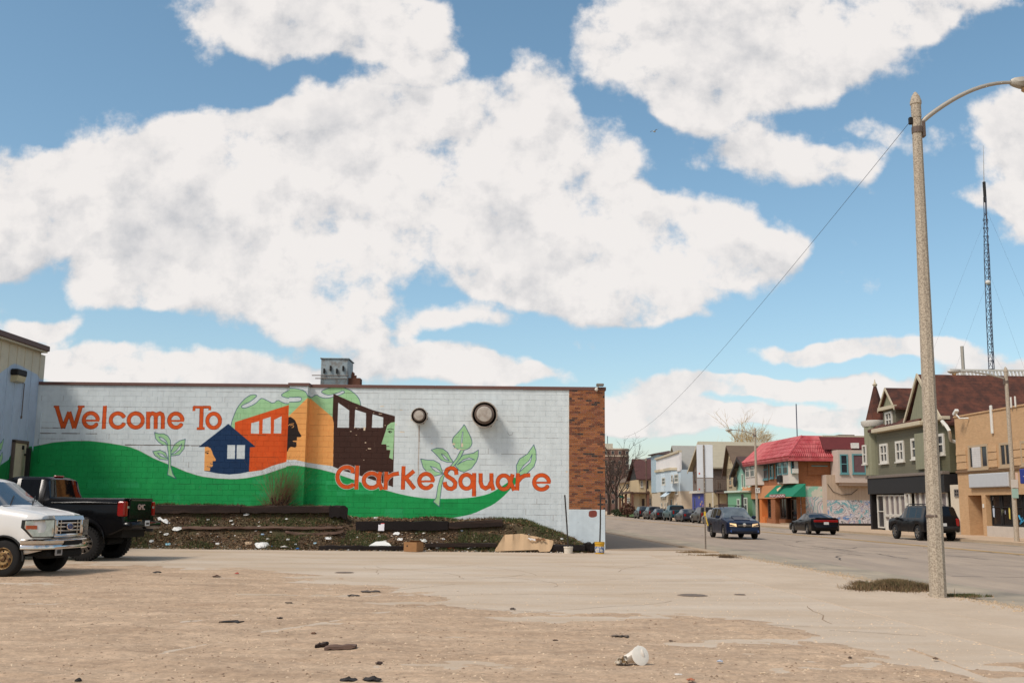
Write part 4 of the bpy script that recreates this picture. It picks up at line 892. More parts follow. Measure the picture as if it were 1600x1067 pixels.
def litter(px, py, wpx, hpx, col, name, label, cat='litter', seed=None, group=None, where='bank', rz=None, m=None):
    p = bank_hit(px, py) if where == 'bank' else (ground(px, py, .01) if where == 'lot' else ground(px, py, zdirt(ground(px, py).x, ground(px, py).y)))
    sc = p.y / F; w_ = wpx * sc; h_ = hpx * sc
    b = crumple(w_, w_ * .8, max(.012, h_ * (.7 if where == 'bank' else .8)), seed or int(px * 7 + py))
    o = b.build(name, m or litmat(col), None, 30, label=label); o['category'] = cat; o.location = (p.x, p.y, p.z)
    o.rotation_euler = (R(28) if where == 'bank' and p.z > .1 else 0, 0, rz if rz is not None else (px * 1.7 % 1.2 - .6))
    if group: o['group'] = group
    return o
WH = (222, 220, 214)
litter(259, 813, 22, 5, WH, 'plastic_bag', 'torn white plastic strip high on the bank beside the pickup tailgate', 'plastic')
litter(277, 827, 14, 7, WH, 'plastic_bag', 'crumpled white bag at the left end of the thin timber edge', 'plastic')
litter(260, 835, 8, 4, WH, 'paper_scrap', 'white paper scrap below the crumpled bag left of the bank', 'paper')
litter(237, 846, 7, 5, WH, 'paper_scrap', 'white paper ball lying low on the bank right behind the pickup', 'paper')
litter(262.5, 851, 8, 6, (150, 190, 200), 'paper_scrap', 'pale blue paper square at the foot of the bank by the pickup', 'paper')
litter(340, 850, 6, 5, WH, 'paper_cup', 'small white crushed cup low on the left half of the bank', 'cup')
litter(385, 804, 9, 4, WH, 'paper_scrap', 'white paper strip just under the topmost timber row', 'paper')
litter(361, 814, 5, 3, WH, 'paper_scrap', 'small white scrap between topmost timber and thin timber edge', 'paper')
litter(410, 853, 22, 7, WH, 'foam_tray', 'largest white foam piece at the foot of the left half of the bank', 'foam tray')
litter(425, 854, 3.5, 3, (60, 130, 190), 'bottle_cap', 'small blue scrap beside the white foam piece', 'litter')
litter(445, 855, 13, 4, (212, 206, 196), 'paper_scrap', 'flat off-white paper at the bank foot between two blue scraps', 'paper')
litter(465, 857.5, 5, 3, (40, 120, 200), 'plastic_scrap', 'bright blue plastic scrap left of the low blackened timber', 'plastic')
litter(388, 849, 10, 5, (176, 150, 120), 'cardboard_scrap', 'tan cardboard scrap just left of the white foam piece', 'cardboard')
litter(450, 843, 5, 3, WH, 'paper_scrap', 'white scrap above the flat off-white paper on the left bank', 'paper')
litter(492, 849, 6, 3, (150, 180, 190), 'plastic_scrap', 'bluish plastic scrap above the left end of the blackened timber', 'plastic')
litter(513, 841, 10, 3, WH, 'paper_scrap', 'white strip of paper right of the warped broken plank', 'paper')
litter(410, 835, 5, 3, (150, 176, 196), 'plastic_scrap', 'pale blue plastic scrap in the middle of the left bank', 'plastic')
litter(448, 811, 5, 3, WH, 'paper_scrap', 'white scrap below the right timber of the topmost row', 'paper')
litter(587, 810, 7, 4, WH, 'paper_cup', 'white crushed cup on the soil left of the white card', 'cup')
litter(620, 834, 10, 4, WH, 'paper_scrap', 'white scraps on the bank right of the white card', 'paper')
litter(625, 843, 9, 3, WH, 'paper_scrap', 'white paper lying above the cardboard box', 'paper')
litter(662, 846, 9, 9, (226, 224, 216), 'paper_cup', 'crushed white cup beside the right corner of the cardboard box', 'cup')
litter(684, 855, 13, 5, WH, 'paper_scrap', 'torn white paper at the bank foot right of the box', 'paper')
litter(704, 856, 10, 5, (206, 96, 60), 'food_wrapper', 'orange and white food wrapper right of the cardboard box', 'wrapper')
litter(697, 852, 8, 4, (206, 180, 150), 'cardboard_scrap', 'pale cardboard scrap above the orange wrapper', 'cardboard')
litter(734, 857, 12, 3, WH, 'paper_scrap', 'flat white paper midway between wrapper and cardboard sheet', 'paper')
litter(738, 853, 12, 3, (214, 206, 196), 'paper_scrap', 'long thin paper strip left of the big cardboard sheet', 'paper')
litter(722, 829, 5, 3, (190, 196, 206), 'paper_scrap', 'pale scrap on the soil above the gap left of the cardboard sheet', 'paper')
litter(878, 842, 5, 3, WH, 'paper_scrap', 'white scrap on the bare slope right of the cardboard sheet', 'paper')
litter(601, 846, 6, 3, (190, 180, 170), 'paper_scrap', 'greyish scrap behind the white foam board', 'paper')
r = random.Random(3)
for k in range(46):   # nothing in the photograph tells these crumbs apart
    px = r.uniform(245, 760); py = r.uniform(812, 858) if px < 545 else r.uniform(832, 859)
    o = litter(px, py, r.uniform(2, 5), r.uniform(1.2, 3), r.choice([WH, (200, 192, 180), (186, 168, 146), WH]), 'litter_scrap', 'tiny pale scrap of litter scattered over the weedy bank', 'litter', seed=k + 5, group='tiny litter scraps scattered over the weedy bank')
# white card with a red edge
p = bank_hit(596, 829); b = MB(); s_ = p.y / F
cd = thing('white_card', 'upright white card with a red top edge leaning on the charred timber', 'card', (p.x, 37.16, atY(596, 829, 37.16).z)); cd.rotation_euler = (R(-8), 0, R(-4))
b.bbox(-4.6 * s_, 4.6 * s_, -.01, .01, 0, 10.8 * s_, .003); b.build('card_sheet', litmat((226, 222, 226)), cd)
b = MB(); b.bbox(-4.7 * s_, 4.7 * s_, -.012, .012, 10.4 * s_, 11.6 * s_, .003); b.build('red_edge', litmat((190, 60, 60)), cd)
# foam board, lying tilted
p = ground(594, 856, .25); b = MB(); sy = p.y / F
b.prism([(-19 * sy, 0, .10), (-10 * sy, .35, .22), (4 * sy, .45, .24), (14 * sy, .2, .18), (19 * sy, .05, .10)], (0, .015, -.03))
o = b.build('foam_board', litmat((220, 218, 212)), None, label='white foam board lying on the blackened timber left of the cardboard box'); o['category'] = 'foam board'; o.location = (atY(594, 852, 36.0).x, 35.98, atY(594, 852, 36.0).z - .10)
# cardboard box
m_card = mat('cardboard', srgb(150, 110, 72), .9, var=.1, vscale=6); m_card2 = mat('cardboard_inside', srgb(110, 80, 54), .9, var=.1)
p = atY(646, 861, 35.62); bx_ = thing('cardboard_box', 'open brown cardboard box at the foot of the bank', 'box', (p.x, p.y, 0), R(-28))
wb, db, hb = .52, .42, .33
for (nm, a) in (('front_side', (-wb / 2, wb / 2, -db / 2, -db / 2 + .012, .01, hb)), ('rear_side', (-wb / 2, wb / 2, db / 2 - .012, db / 2, .01, hb)), ('left_side', (-wb / 2, -wb / 2 + .012, -db / 2 + .013, db / 2 - .013, .01, hb)), ('right_side', (wb / 2 - .012, wb / 2, -db / 2 + .013, db / 2 - .013, .01, hb)), ('bottom', (-wb / 2 + .013, wb / 2 - .013, -db / 2 + .013, db / 2 - .013, .012, .02))):
    b = MB(); b.box(*a); b.build(nm, m_card, bx_)
b = MB(); b.prism([(-wb / 2 + .02, db / 2 - .02, hb + .002), (wb / 2 - .02, db / 2 - .02, hb + .002), (wb / 2 - .05, .02, hb + .04), (-wb / 2 + .05, .04, hb + .05)], (0, 0, .006)); b.build('flap', m_card, bx_)
b = MB(); b.lathe([(.028, 0), (.028, .004)], 12, c=(-.1, 0, 0)); h1 = b.build('hand_hole', m_dark, bx_); h1.rotation_euler = (R(90), 0, 0); h1.location = (-.02, -db / 2 - .001, .2)
# the big cardboard sheet, creased in bands
cs = [(772, 861), (788, 835), (815, 833.5), (838, 838), (866, 844.5), (860, 861), (843, 862), (842, 858.5)]
P0 = Vector((0, 35.86, 0)); NP = Vector((0, -1, .42)).normalized()
poly = [on_plane(x, y, P0, NP) for x, y in cs]
cx_, cz_ = sum(p.x for p in poly) / 8, 0
ctr = Vector((cx_, 35.86, 0))
b = MB(); nx_ = 30; xa, xb_ = poly[0].x, poly[4].x
def topbot(x):
    ts = []; n = len(poly)
    for i in range(n):
        a, c = poly[i], poly[(i + 1) % n]
        if (a.x <= x) != (c.x <= x): t = (x - a.x) / (c.x - a.x); ts.append(a.lerp(c, t))
    ts.sort(key=lambda p: p.z); return ts[0], ts[-1]
V0 = []; rr2 = random.Random(9)
for i in range(nx_ + 1):
    x = xa + (xb_ - xa) * (i + .5) / (nx_ + 1); lo, hi = topbot(x); bmp = .035 * math.sin(i * .9) + .02 * math.sin(i * 2.3)
    V0.append([tuple(lo.lerp(hi, j / 6) + Vector((0, -bmp * (.3 + j / 6) + rr2.uniform(-.006, .006), 0)) - ctr) for j in range(7)])
vs = [p for row in V0 for p in row]; fs = [(i * 7 + j, i * 7 + 7 + j, i * 7 + 8 + j, i * 7 + 1 + j) for i in range(nx_) for j in range(6)]
b.add(vs, fs); b.add([(p[0], p[1] + .012, p[2]) for p in vs], [tuple(reversed(f)) for f in fs])
m_sheet = mat('pale_cardboard', srgb(186, 156, 122), .9, var=.07, vscale=3, bump=.006, bscale=10)
sheet = thing('cardboard_sheet', 'large creased tan cardboard sheet lying against the foot of the bank', 'cardboard', ctr)
b.build('sheet', m_sheet, sheet, 50)
q = on_plane(831, 842, P0, NP) - ctr; b = crumple(.26, .12, .03, 4); o = b.build('paper_label', litmat((214, 206, 200)), sheet); o.location = q + Vector((0, -.07, 0)); o.rotation_euler = (R(65), 0, 0)
q = on_plane(843, 843, P0, NP) - ctr; b = crumple(.34, .13, .02, 6); o = b.build('stain_flap', mat('stained_cardboard', srgb(122, 88, 60), .9), sheet); o.location = q + Vector((.02, -.07, 0)); o.rotation_euler = (R(65), 0, 0)
# buckets with rods
def bucket(px, py, wpx, hpx, col, label, rod, band=None, square=False):
    p = atY(px, py, 35.5); s_ = p.y / F; r_ = wpx * s_ / 2; h_ = hpx * s_
    t = thing('bucket', label, 'bucket', (p.x, p.y, 0)); m = litmat(col)
    b = MB(); b.lathe([(r_ * .9, 0), (r_ * .98, h_ * .8), (r_ * 1.06, h_ * .82), (r_ * 1.06, h_ * .9), (r_, h_ * .92), (r_ * 1.03, h_), (r_ * .93, h_), (r_ * .88, h_ * .75)], 24); b.build('pail', m, t, 40)
    b = MB(); b.lathe([(r_ * .9, h_ * .72), (.001, h_ * .76)], 20); b.build('fill', litmat((150, 140, 126)), t)
    if band:
        b = MB(); b.lathe([(r_ * .965, h_ * .12), (r_ * .995, h_ * .62)], 20); o = b.build('sticker', band, t, 60)
    top = atY(rod[0], rod[1], p.y); t2 = tag(MB().tube([(p.x, p.y, h_ * .4), ((p.x + top.x) / 2 + .01, p.y, top.z / 2), (top.x, p.y + .03, top.z)], .025, 8).build('steel_rod', mat('rusty_rod', srgb(58, 52, 48), .7, metal=.3, var=.2, vscale=9)), 'thin dark steel rod standing upright in the ' + rod[2] + ' bucket', 'rod')
    return t
bucket(888, 862.5, 14, 10.5, (206, 196, 180), 'low off-white bucket left of the brick corner', (882.5, 773, 'low off-white'))
m_stk = mat('printed_sticker', srgb(196, 190, 180), .6, var=.1, col2=srgb(90, 110, 150), c2amt=.5, c2scale=14, c2sharp=.02)
bucket(937, 862.5, 15, 18, (196, 150, 40), 'yellow bucket with a printed sticker at the foot of the brick corner', (938.3, 771, 'yellow'), m_stk)

# things lying in the dirt lot
m_rag = mat('black_rag', srgb(50, 45, 42), .9, var=.15, vscale=20)
def debris(px, py, w, h, col, name, label, cat, m=None, rz=0.): return litter(px, py, w, h, col, name, label, cat, where='dirt', m=m, rz=rz)
debris(545, 1064, 26, 9, (0, 0, 0), 'black_rag', 'crumpled black rag at the bottom edge, left one of the pair', 'rag', m_rag)
debris(581, 1063, 26, 9, (0, 0, 0), 'black_rag', 'crumpled black rag at the bottom edge, right one of the pair', 'rag', m_rag, .3)
debris(122, 1065, 10, 8, (0, 0, 0), 'black_scrap', 'small black scrap at the bottom edge below the van', 'litter', m_rag)
debris(362, 972, 34, 4, (60, 52, 46), 'rubber_strip', 'dark ragged rubber strip lying in the dirt left of centre', 'rubber strip', m_rag, .1)
debris(245, 895, 14, 4, (50, 44, 40), 'rubber_scrap', 'dark flat scrap on the dirt edge right of the pickup', 'rubber scrap', m_rag)
debris(338, 901, 12, 4, (86, 62, 46), 'dead_leaf', 'brown dead leaf on the dirt below the left half of the bank', 'leaf')
debris(370, 896.5, 6, 3, (176, 50, 40), 'red_scrap', 'small red scrap on the concrete below the bank', 'litter')
debris(552, 931, 18, 4, (84, 76, 70), 'crushed_can', 'crushed grey can in the middle of the dirt lot', 'can')
debris(579, 924, 32, 2, (96, 84, 74), 'thin_stick', 'thin grey stick behind the crushed can', 'stick')
debris(451, 942, 11, 2.5, (80, 66, 56), 'dark_scrap', 'small dark scrap left of the crushed can', 'litter')
debris(437, 966, 9, 3, (60, 48, 44), 'dark_scrap', 'dark clod between the rubber strip and the crushed can', 'clod')
debris(490, 990, 8, 3.5, (110, 74, 52), 'brown_clod', 'reddish brown clod in the foreground dirt', 'clod')
debris(592, 1037, 11, 5, (66, 48, 40), 'brown_clod', 'dark brown clod just right of the two black rags', 'clod')
debris(801, 952, 9, 4, (70, 56, 48), 'dark_clod', 'dark clod on the pale concrete tongue in the middle', 'clod')
debris(969, 994, 26, 2.5, (104, 88, 74), 'thin_stick', 'thin dark stick lying behind the crushed paper cup', 'stick')
debris(1125, 1034, 9, 4, (176, 180, 188), 'foil_scrap', 'silvery foil scrap right of the crushed paper cup', 'foil')
debris(1193, 1053, 14, 5, (196, 170, 140), 'stone', 'pale flat stone in the foreground right of the cup', 'stone')
debris(1079, 1063, 12, 5, (178, 110, 78), 'wrapper_scrap', 'orange brown wrapper scrap at the bottom edge', 'wrapper')
debris(1060, 1055, 12, 4, (206, 196, 184), 'paper_scrap', 'pale paper scrap near the bottom edge below the cup', 'paper')
debris(1328, 1028, 6, 3, (90, 70, 56), 'dark_clod', 'small dark clod alone in the right foreground', 'clod')
debris(1462, 1030, 8, 4, (110, 88, 70), 'dark_clod', 'dark clod on the ragged dirt edge at the right', 'clod')
debris(868, 1001, 8, 3, (96, 76, 60), 'dark_clod', 'dark clod left of the thin stick in the foreground', 'clod')
debris(1048, 1001.5, 6, 2.5, (96, 76, 60), 'dark_clod', 'small dark clod right of the thin stick', 'clod')
# flattened bark pieces
def bark(px0, py0, px1, py1, th, label, seed, m):
    a = ground(px0, py0); c = ground(px1, py1); a.z = zdirt(a.x, a.y) + .005; c.z = zdirt(c.x, c.y) + .01
    o = timber(a, c, .03, th, m, label, 0, seed, .012, 'wood_splinter'); o['category'] = 'wood'
bark(507, 1020, 556, 1018, .09, 'long grey weathered wood splinter in the foreground dirt', 4, m_tie2)
bark(491, 1018, 511, 1016, .08, 'short dark wood splinter overlapping the long grey one', 6, m_tie)
# crushed paper cup
p = ground(984, 1040); p.z = zdirt(p.x, p.y)
cup = thing('paper_cup', 'crushed white paper cup lying open in the foreground dirt', 'cup', p)
b = MB(); n = 22; rings = []
for i in range(8):
    t = i / 7; rr_ = .062 + .030 * t; row = []
    for k in range(n):
        q = 2 * math.pi * k / n; sq = 1 - .38 * (1 - t) * abs(math.cos(q * 1.5 + 1)) ; row.append((t * .17 - .03, rr_ * math.cos(q) * sq * .9, .075 + rr_ * math.sin(q) * sq * (.72 + .25 * t) + .006 * math.sin(k * 2.7 + i)))
    rings.append(row)
b.loft(rings); b.loft([[(x + .0, y * .96, .075 + (z - .075) * .96) for x, y, z in r_] for r_ in rings[::-1]]); cupo = b.build('cup_wall', litmat((216, 206, 192)), cup, 60); cupo.rotation_euler = (0, R(-12), R(20))
b = MB(); b.lathe([(.098, -.004), (.098, .004), (.06, .012), (.001, .012)], 26); o = b.build('lid', litmat((226, 220, 208)), cup, 60); o.rotation_euler = (R(74), R(6), R(24)); o.location = (.105, -.03, .10)
b = crumple(.13, .12, .11, 12); o = b.build('torn_paper', mat('torn_paper', srgb(190, 178, 160), .9, var=.2, vscale=20, col2=srgb(110, 84, 50), c2amt=.5, c2scale=18), cup, 30); o.location = (-.085, -.01, 0)
# manhole cover and small ironwork
for (px, py, w_, lb_, cat) in ((1082, 930, 23, 'round dark manhole cover set in the pale concrete', 'manhole cover'), (1156, 929, 9, 'small round valve cover right of the manhole', 'valve cover'), (538, 894.5, 15, 'dark rusty drain cover in the concrete before the bank', 'drain cover')):
    p = ground(px, py); r_ = w_ * p.y / F; t = thing('manhole_cover', lb_, cat, (p.x, p.y, 0))
    b = MB(); b.lathe([(r_ * .98, .0), (r_, .006), (r_ * .9, .008), (.001, .008)], 28); b.build('ring', mat('dusty_iron', srgb(134, 116, 100), .8, var=.15, vscale=8), t)
    b = MB(); b.lathe([(r_ * .84, .009), (r_ * .83, .014), (.001, .014)], 28); b.build('lid', mat('dusty_iron_dark', srgb(108, 94, 82), .8, var=.2, vscale=8), t)

# ------------------------------------------------------------------ weeds at the pole foot and at the kerb end
def patch_place(cx, cy, rx, ry, zf, sd_=0):
    q0 = np.random.default_rng(int(cx * 100) + 3); cl = [(q0.normal(0, .42), q0.normal(0, .42), q0.uniform(.08, .3)) for _ in range(26)]
    def f(r):
        a, c, w_ = cl[int(r.random() * 26)]; x = cx + rx * (a + r.normal(0, w_)); y = cy + ry * (c + r.normal(0, w_)); return x, y, zf(x, y)
    return f
gp = ground(1412, 921); zz = lambda x, y: .0
gx, gy = np.meshgrid(np.linspace(-1.1, 1.1, 60), np.linspace(-.95, .95, 60)); gh = np.clip(1 - (gx / 1.0) ** 2 - (gy / .8) ** 2, -.2, 1) * .07 - .015 + fbm(gx * 3, gy * 3, 4, 61) * .07 * np.clip(1.3 - (gx / 1.0) ** 2 - (gy / .8) ** 2, 0, 1)
def gz(x, y): 
    i = int(np.clip((y - gp.y - .25 + .95) / 1.9 * 59, 0, 59)); j = int(np.clip((x - gp.x + 1.1) / 2.2 * 59, 0, 59)); return float(gh[i, j])
grid_mesh('soil_mound', gx * .60 + gp.x, gy + gp.y + .25, gh, mat('mound_soil', srgb(138, 114, 88), .97, var=.2, vscale=6), kind='structure')
gz2 = lambda x, y: gz(gp.x + (x - gp.x) / .60, y)
blades('pole_foot_weeds', 3500, m_grass, (.05, .16), (.004, .010), 71, patch_place(gp.x, gp.y + .25, .52, .78, gz2))
blades('pole_foot_weeds', 13000, m_dry, (.05, .16), (.004, .010), 72, patch_place(gp.x, gp.y + .25, .57, .85, gz2), .8)
blades('pole_foot_weeds', 11000, m_brn, (.05, .13), (.005, .012), 74, patch_place(gp.x, gp.y + .25, .56, .84, gz2), .8)
g2p = ground(1500, 931.5); blades('pole_foot_weeds', 1500, m_grass, (.02, .07), (.004, .008), 73, patch_place(g2p.x, g2p.y, .38, .22, zz)); blades('pole_foot_weeds', 900, m_dry, (.02, .06), (.004, .008), 75, patch_place(g2p.x, g2p.y, .42, .26, zz))
for i, (px, py, rx) in enumerate(((1118, 868, .9), (1140, 871, .5), (1085, 863, .5), (905, 862.5, .35), (1066, 856, .2))):
    kp = ground(px, py); blades('kerb_weeds', 900, m_brn if i % 2 else m_dry, (.02, .08), (.006, .014), 80 + i, patch_place(kp.x, kp.y, rx * .8, .45, zz), .9)

# ------------------------------------------------------------------ street lamps
m_polec = mat('aggregate_concrete', srgb(182, 168, 148), .9, var=.08, vscale=6, bump=.006, bscale=40, col2=srgb(142, 128, 112), c2amt=.45, c2scale=38, c2sharp=.06)
m_galvp = mat('lamp_steel', srgb(168, 160, 148), .5, metal=.35, var=.06)
def street_lamp(x, y, h, r0, r1, arm, label, ang=0., z0=0., n=8, head=.62, wood=False, lean=0.):
    t = thing('street_lamp', label, 'street lamp', (x, y, z0)); m = m_polec if not wood else m_tie2
    b = MB(); rings = []
    for i in range(13):
        q = i / 12; rr_ = r0 + (r1 - r0) * q; rings.append([(rr_ * math.cos(R(22.5 + 360 * k / n)) + lean * q, rr_ * math.sin(R(22.5 + 360 * k / n)), h * q) for k in range(n)])
    b.loft(rings, cap=True); b.build('pole', m, t, 30)
    b = MB(); b.lathe([(r1 * 1.08, h - .28), (r1 * 1.1, h - .02), (r1 * 1.25, h), (r1 * 1.25, h + .06), (r1 * .9, h + .16), (r1 * .35, h + .24), (.01, h + .26)], 12, c=(lean, 0, 0)); b.build('cap', m_polec, t, 30)
    ca, sa = math.cos(ang), math.sin(ang)
    A = lambda d, z: (lean + ca * d, sa * d, z)
    pts = [A(r1 * .8, h - arm[1] - .1)] + [A(r1 + arm[0] * k, h - arm[1] + arm[2] * math.sin(k * math.pi / 2) ** .9) for k in [i / 12 for i in range(0, 13)]]
    b = MB(); b.tube(pts, [.05 - .015 * i / len(pts) for i in range(len(pts))], 8); b.build('arm', m_galvp, t, 50)
    b = MB(); b.lathe([(r1 * 1.22, h - arm[1] - .22), (r1 * 1.22, h - arm[1] - .10)], 12, c=(lean, 0, 0)); b.bbox(*sorted((lean + ca * r1 * .9, lean + ca * r1 * 1.7)), -.06, .06, h - arm[1] - .3, h - arm[1] + .02, .01) if abs(ca) > .5 else None; b.build('bracket', m_fan2, t)
    e = pts[-1]; b = MB(); L_ = head; hd = []
    for k, (s_, w_, zt_, zb_) in enumerate([(-.02, .05, .05, -.05), (.08, .09, .08, -.07), (.3, .14, .09, -.10), (.7, .16, .07, -.12), (1.0, .06, .02, -.06)]):
        c = Vector(e) + Vector((ca, sa, 0)) * s_ * L_; sd_ = Vector((-sa, ca, 0))
        hd.append([c + sd_ * w_ + Vector((0, 0, -.02)), c + sd_ * w_ * .6 + Vector((0, 0, zt_)), c - sd_ * w_ * .6 + Vector((0, 0, zt_)), c - sd_ * w_ + Vector((0, 0, -.02)), c - sd_ * w_ * .6 + Vector((0, 0, zb_)), c + sd_ * w_ * .6 + Vector((0, 0, zb_))])
    b.loft(hd, cap=True); b.build('lamp_head', m_galvp, t, 50)
    b = MB(); c = Vector(e) + Vector((ca, sa, 0)) * .5 * L_; b.lathe([(.11, c.z - .11), (.11, c.z - .16), (.06, c.z - .20), (.001, c.z - .21)], 12, c=(c.x, c.y, 0)); b.build('lens', mat('lamp_lens_amber', srgb(176, 140, 96), .25), t, 50)
    return t
pb = ground(1466, 933, 0); ptop = atY(1430, 147, pb.y)
# the near pole leans a little along the street
near = street_lamp(pb.x, pb.y, ptop.z - .22, .150, .088, (1.84, .38, .86), 'tall speckled concrete street lamp in the right foreground', ang=0, lean=ptop.x - pb.x, n=8)
b = MB(); zz_ = ptop.z - .22; b.bbox(ptop.x - pb.x - .16, ptop.x - pb.x - .09, -.05, .03, zz_ - .42, zz_ - .28, .01); b.build('wire_clamp', m_dark, near)
b = MB(); q = atY(1463, 806, pb.y - .14); b.lathe([(.140, -.02), (.141, .0), (.138, .02)], 8, c=(q.x - pb.x, 0, q.z)); b.build('band', m_fan2, near)
def lamp_at(px, py, ytop, r0, r1, armdx, label, ang=math.pi, wood=False):
    p = ground(px, py, .09); tpt = atY(px, ytop, p.y); return street_lamp(p.x, p.y, tpt.z - .09, r0, r1, (armdx, .35, .35), label, ang, .09, wood=wood), p
l2, p2 = lamp_at(1589, 845.5, 581, .12, .085, 2.2, 'street lamp with white and green plates on the pavement before the tan shop')
for (x0, y0, x1, y1, m_, nm) in ((1579, 749, 1591, 762, litmat((196, 188, 178)), 'sign_plate'), (1581, 763, 1592, 778, mat('pale_green_plate', srgb(150, 178, 166), .6), 'sign_plate'), (1587, 738, 1593, 770, litmat((206, 176, 160)), 'sign_plate')):
    a = atY(x0, y0, p2.y - .15); c = atY(x1, y1, p2.y - .15); k_ = {749: 0, 763: .02, 738: .05}[y0]; b = MB(); b.bbox(a.x - p2.x, c.x - p2.x, -.165 + k_, -.155 + k_, c.z - .09, a.z - .09, .003); b.build(nm, m_, l2)
l3, p3 = lamp_at(1183.5, 819, 672, .13, .09, 2.0, 'street lamp with a square route plate before the red roofed corner building')
a = atY(1180, 762, p3.y - .2); c = atY(1187.6, 770, p3.y - .2); b = MB(); b.bbox(a.x - p3.x, c.x - p3.x, -.21, -.19, c.z - .09, a.z - .09, .01); rs_ = b.build('route_plate', litmat((214, 208, 198)), l3)
b = MB(); b.bbox(a.x - p3.x - .012, c.x - p3.x + .012, -.188, -.182, c.z - .105, a.z - .075, .01); b.build('plate_border', m_dark, l3)
text_part('57', .38, m_dark, l3, ((a.x + c.x) / 2 - p3.x, -.214, (a.z + c.z) / 2 - .09), (R(90), 0, 0), depth=.003)
l4, p4 = lamp_at(966.8, 803.8, 729, .13, .09, 2.0, 'most distant street lamp, left of the cream house')
a = atY(968, 774, p4.y - .2); c = atY(974.5, 777.5, p4.y - .2); b = MB(); b.bbox(a.x - p4.x, c.x - p4.x, -.21, -.19, c.z - .09, a.z - .09, .01); b.build('street_name_plate', mat('green_plate', srgb(50, 110, 90), .5), l4)
a = atY(961, 774, p4.y - .1); b = MB(); b.bbox(a.x - p4.x, 0, -.11, -.09, a.z - .5, a.z - .15, .01); b.build('sign_plate', litmat((190, 190, 186)), l4)
l5, p5 = lamp_at(1010.5, 805, 717, .14, .10, 1.1, 'wooden pole street lamp before the dark brown roof', wood=True)
# utility poles farther off
for (px, py, yt, lab) in ((954.3, 803, 718, 'slim pale utility pole at the left end of the street before bare trees'), (1028.5, 806, 720, 'utility pole between the brown roofed house and the white parapet shops')):
    p = ground(px, py, .09); tp = atY(px, yt, p.y); t = thing('utility_pole', lab, 'pole', (p.x, p.y, .09)); b = MB(); b.tube([(0, 0, 0), (0, 0, tp.z)], [.17, .11], 8); b.build('pole', m_tie2, t); b = MB(); b.bbox(-.9, .9, -.05, .05, tp.z - .8, tp.z - .68, .01); b.build('crossarm', m_tie2, t)
# signpost seen from behind, at the kerb end
p = ground(1102.5, 858, .03); m_alu = mat('bare_aluminium', srgb(216, 219, 222), .6, metal=.0, var=.05, vscale=4); m_alu2 = mat('dull_aluminium', srgb(170, 168, 166), .6, metal=.0, var=.06, vscale=4)
sg = thing('signpost', 'metal signpost with two blank sign backs at the kerb end', 'signpost', (p.x, p.y, .03))
tp = atY(1102.5, 695, p.y)
b = MB(); b.bbox(-.028, .028, -.03, .0, 0, tp.z - .03, .006); b.build('post', mat('post_steel', srgb(136, 122, 108), .6, metal=.3, var=.1), sg)
b = MB()
for k in range(44): b.box(-.009, .009, -.033, -.0305, .12 + k * .085, .14 + k * .085)
b.build('post_holes', m_dark, sg, kind='stuff')
for (x0, y0, x1, y1, m_, r_) in ((1088.2, 694.5, 1114.4, 746, m_alu, 'upper'), (1088.8, 747, 1114.2, 768.5, m_alu2, 'lower')):
    a = atY(x0, y0, p.y); c = atY(x1, y1, p.y); b = MB(); b.bbox(a.x - p.x, c.x - p.x, .004, .012, c.z - .03, a.z - .03, .003); b.build('sign_back', m_, sg)
    q = atY(1092.8, 739.5 if r_ == 'upper' else 764, p.y); b = MB(); b.lathe([(.03, -.004), (.03, .003)], 12, c=(q.x - p.x, 0, q.z - .03), axis='y'); b.build('red_sticker', mat('red_sticker', srgb(200, 70, 50), .5), sg)
    for zq in (y0 + 6, y1 - 6):
        q = atY(1102, zq, p.y); b = MB(); b.bbox(-.02, .02, -.045, -.034, q.z - .05, q.z - .01, .004); b.build('sign_bolt', m_galvp, sg)
a = atY(1100.5, 799, p.y - .05); c = atY(1103.8, 806, p.y - .05); b = MB(); b.bbox(-.045, .03, -.05, -.036, c.z - .03, a.z - .03, .004); b.build('yellow_tag', mat('yellow_tape', srgb(214, 176, 60), .6), sg)
b = MB(); b.prism([(.0, -.055, c.z - .06), (.03, -.055, c.z - .05), (.12, -.055, c.z - .38), (.08, -.055, c.z - .40)], (0, .006, 0)); b.build('tape_end', mat('yellow_tape', srgb(214, 176, 60), .6), sg)
# overhead wire from the near pole down the street
A = Vector((ptop.x - .13, pb.y, ptop.z - .58)); B = atY(975, 682, 150)
pts = []
for i in range(61):
    t = (i / 60) ** 1.6; q = A.lerp(B, t); q.z -= 4 * 1.45 * t * (1 - t) ; pts.append(q)
o = MB().tube(pts, [.005 + .008 * (i / 60) ** 1.6 for i in range(61)], 5).build('overhead_wire', mat('wire_black', srgb(50, 56, 70), .6)); tag(o, 'thin black overhead wire running from the near lamp pole down the street', 'wire')
# radio mast
mp_ = atY(1549, 575, 190); zb = 0; tz = atY(1539, 308, 190).z; wt = atY(1536.5, 228, 190); dxl = atY(1539, 308, 190).x - mp_.x
t = thing('radio_mast', 'slender lattice radio mast rising far behind the brown roof', 'radio mast', (mp_.x, 190, 0)); m_mast = mat('mast_steel', srgb(78, 82, 96), .6, metal=.2)
Pm = lambda z, k: Vector((dxl * max(0, z - mp_.z) / (tz - mp_.z) + .55 * math.cos(R(120 * k + 20)) * (1 if z < tz - 3 else .25), .55 * math.sin(R(120 * k + 20)), z))
for k in range(3): MB().tube([Pm(z, k) for z in (0, 20, tz * .6, tz * .8, tz - 3, tz)], .085, 5).build('mast_leg', m_mast, t)
b = MB(); z = 2
while z < tz - 4:
    for k in range(3): b.tube([Pm(z, k), Pm(z + 1.6, (k + 1) % 3)], .05, 3, cap=False); b.tube([Pm(z, k), Pm(z, (k + 1) % 3)], .05, 3, cap=False)
    z += 1.6
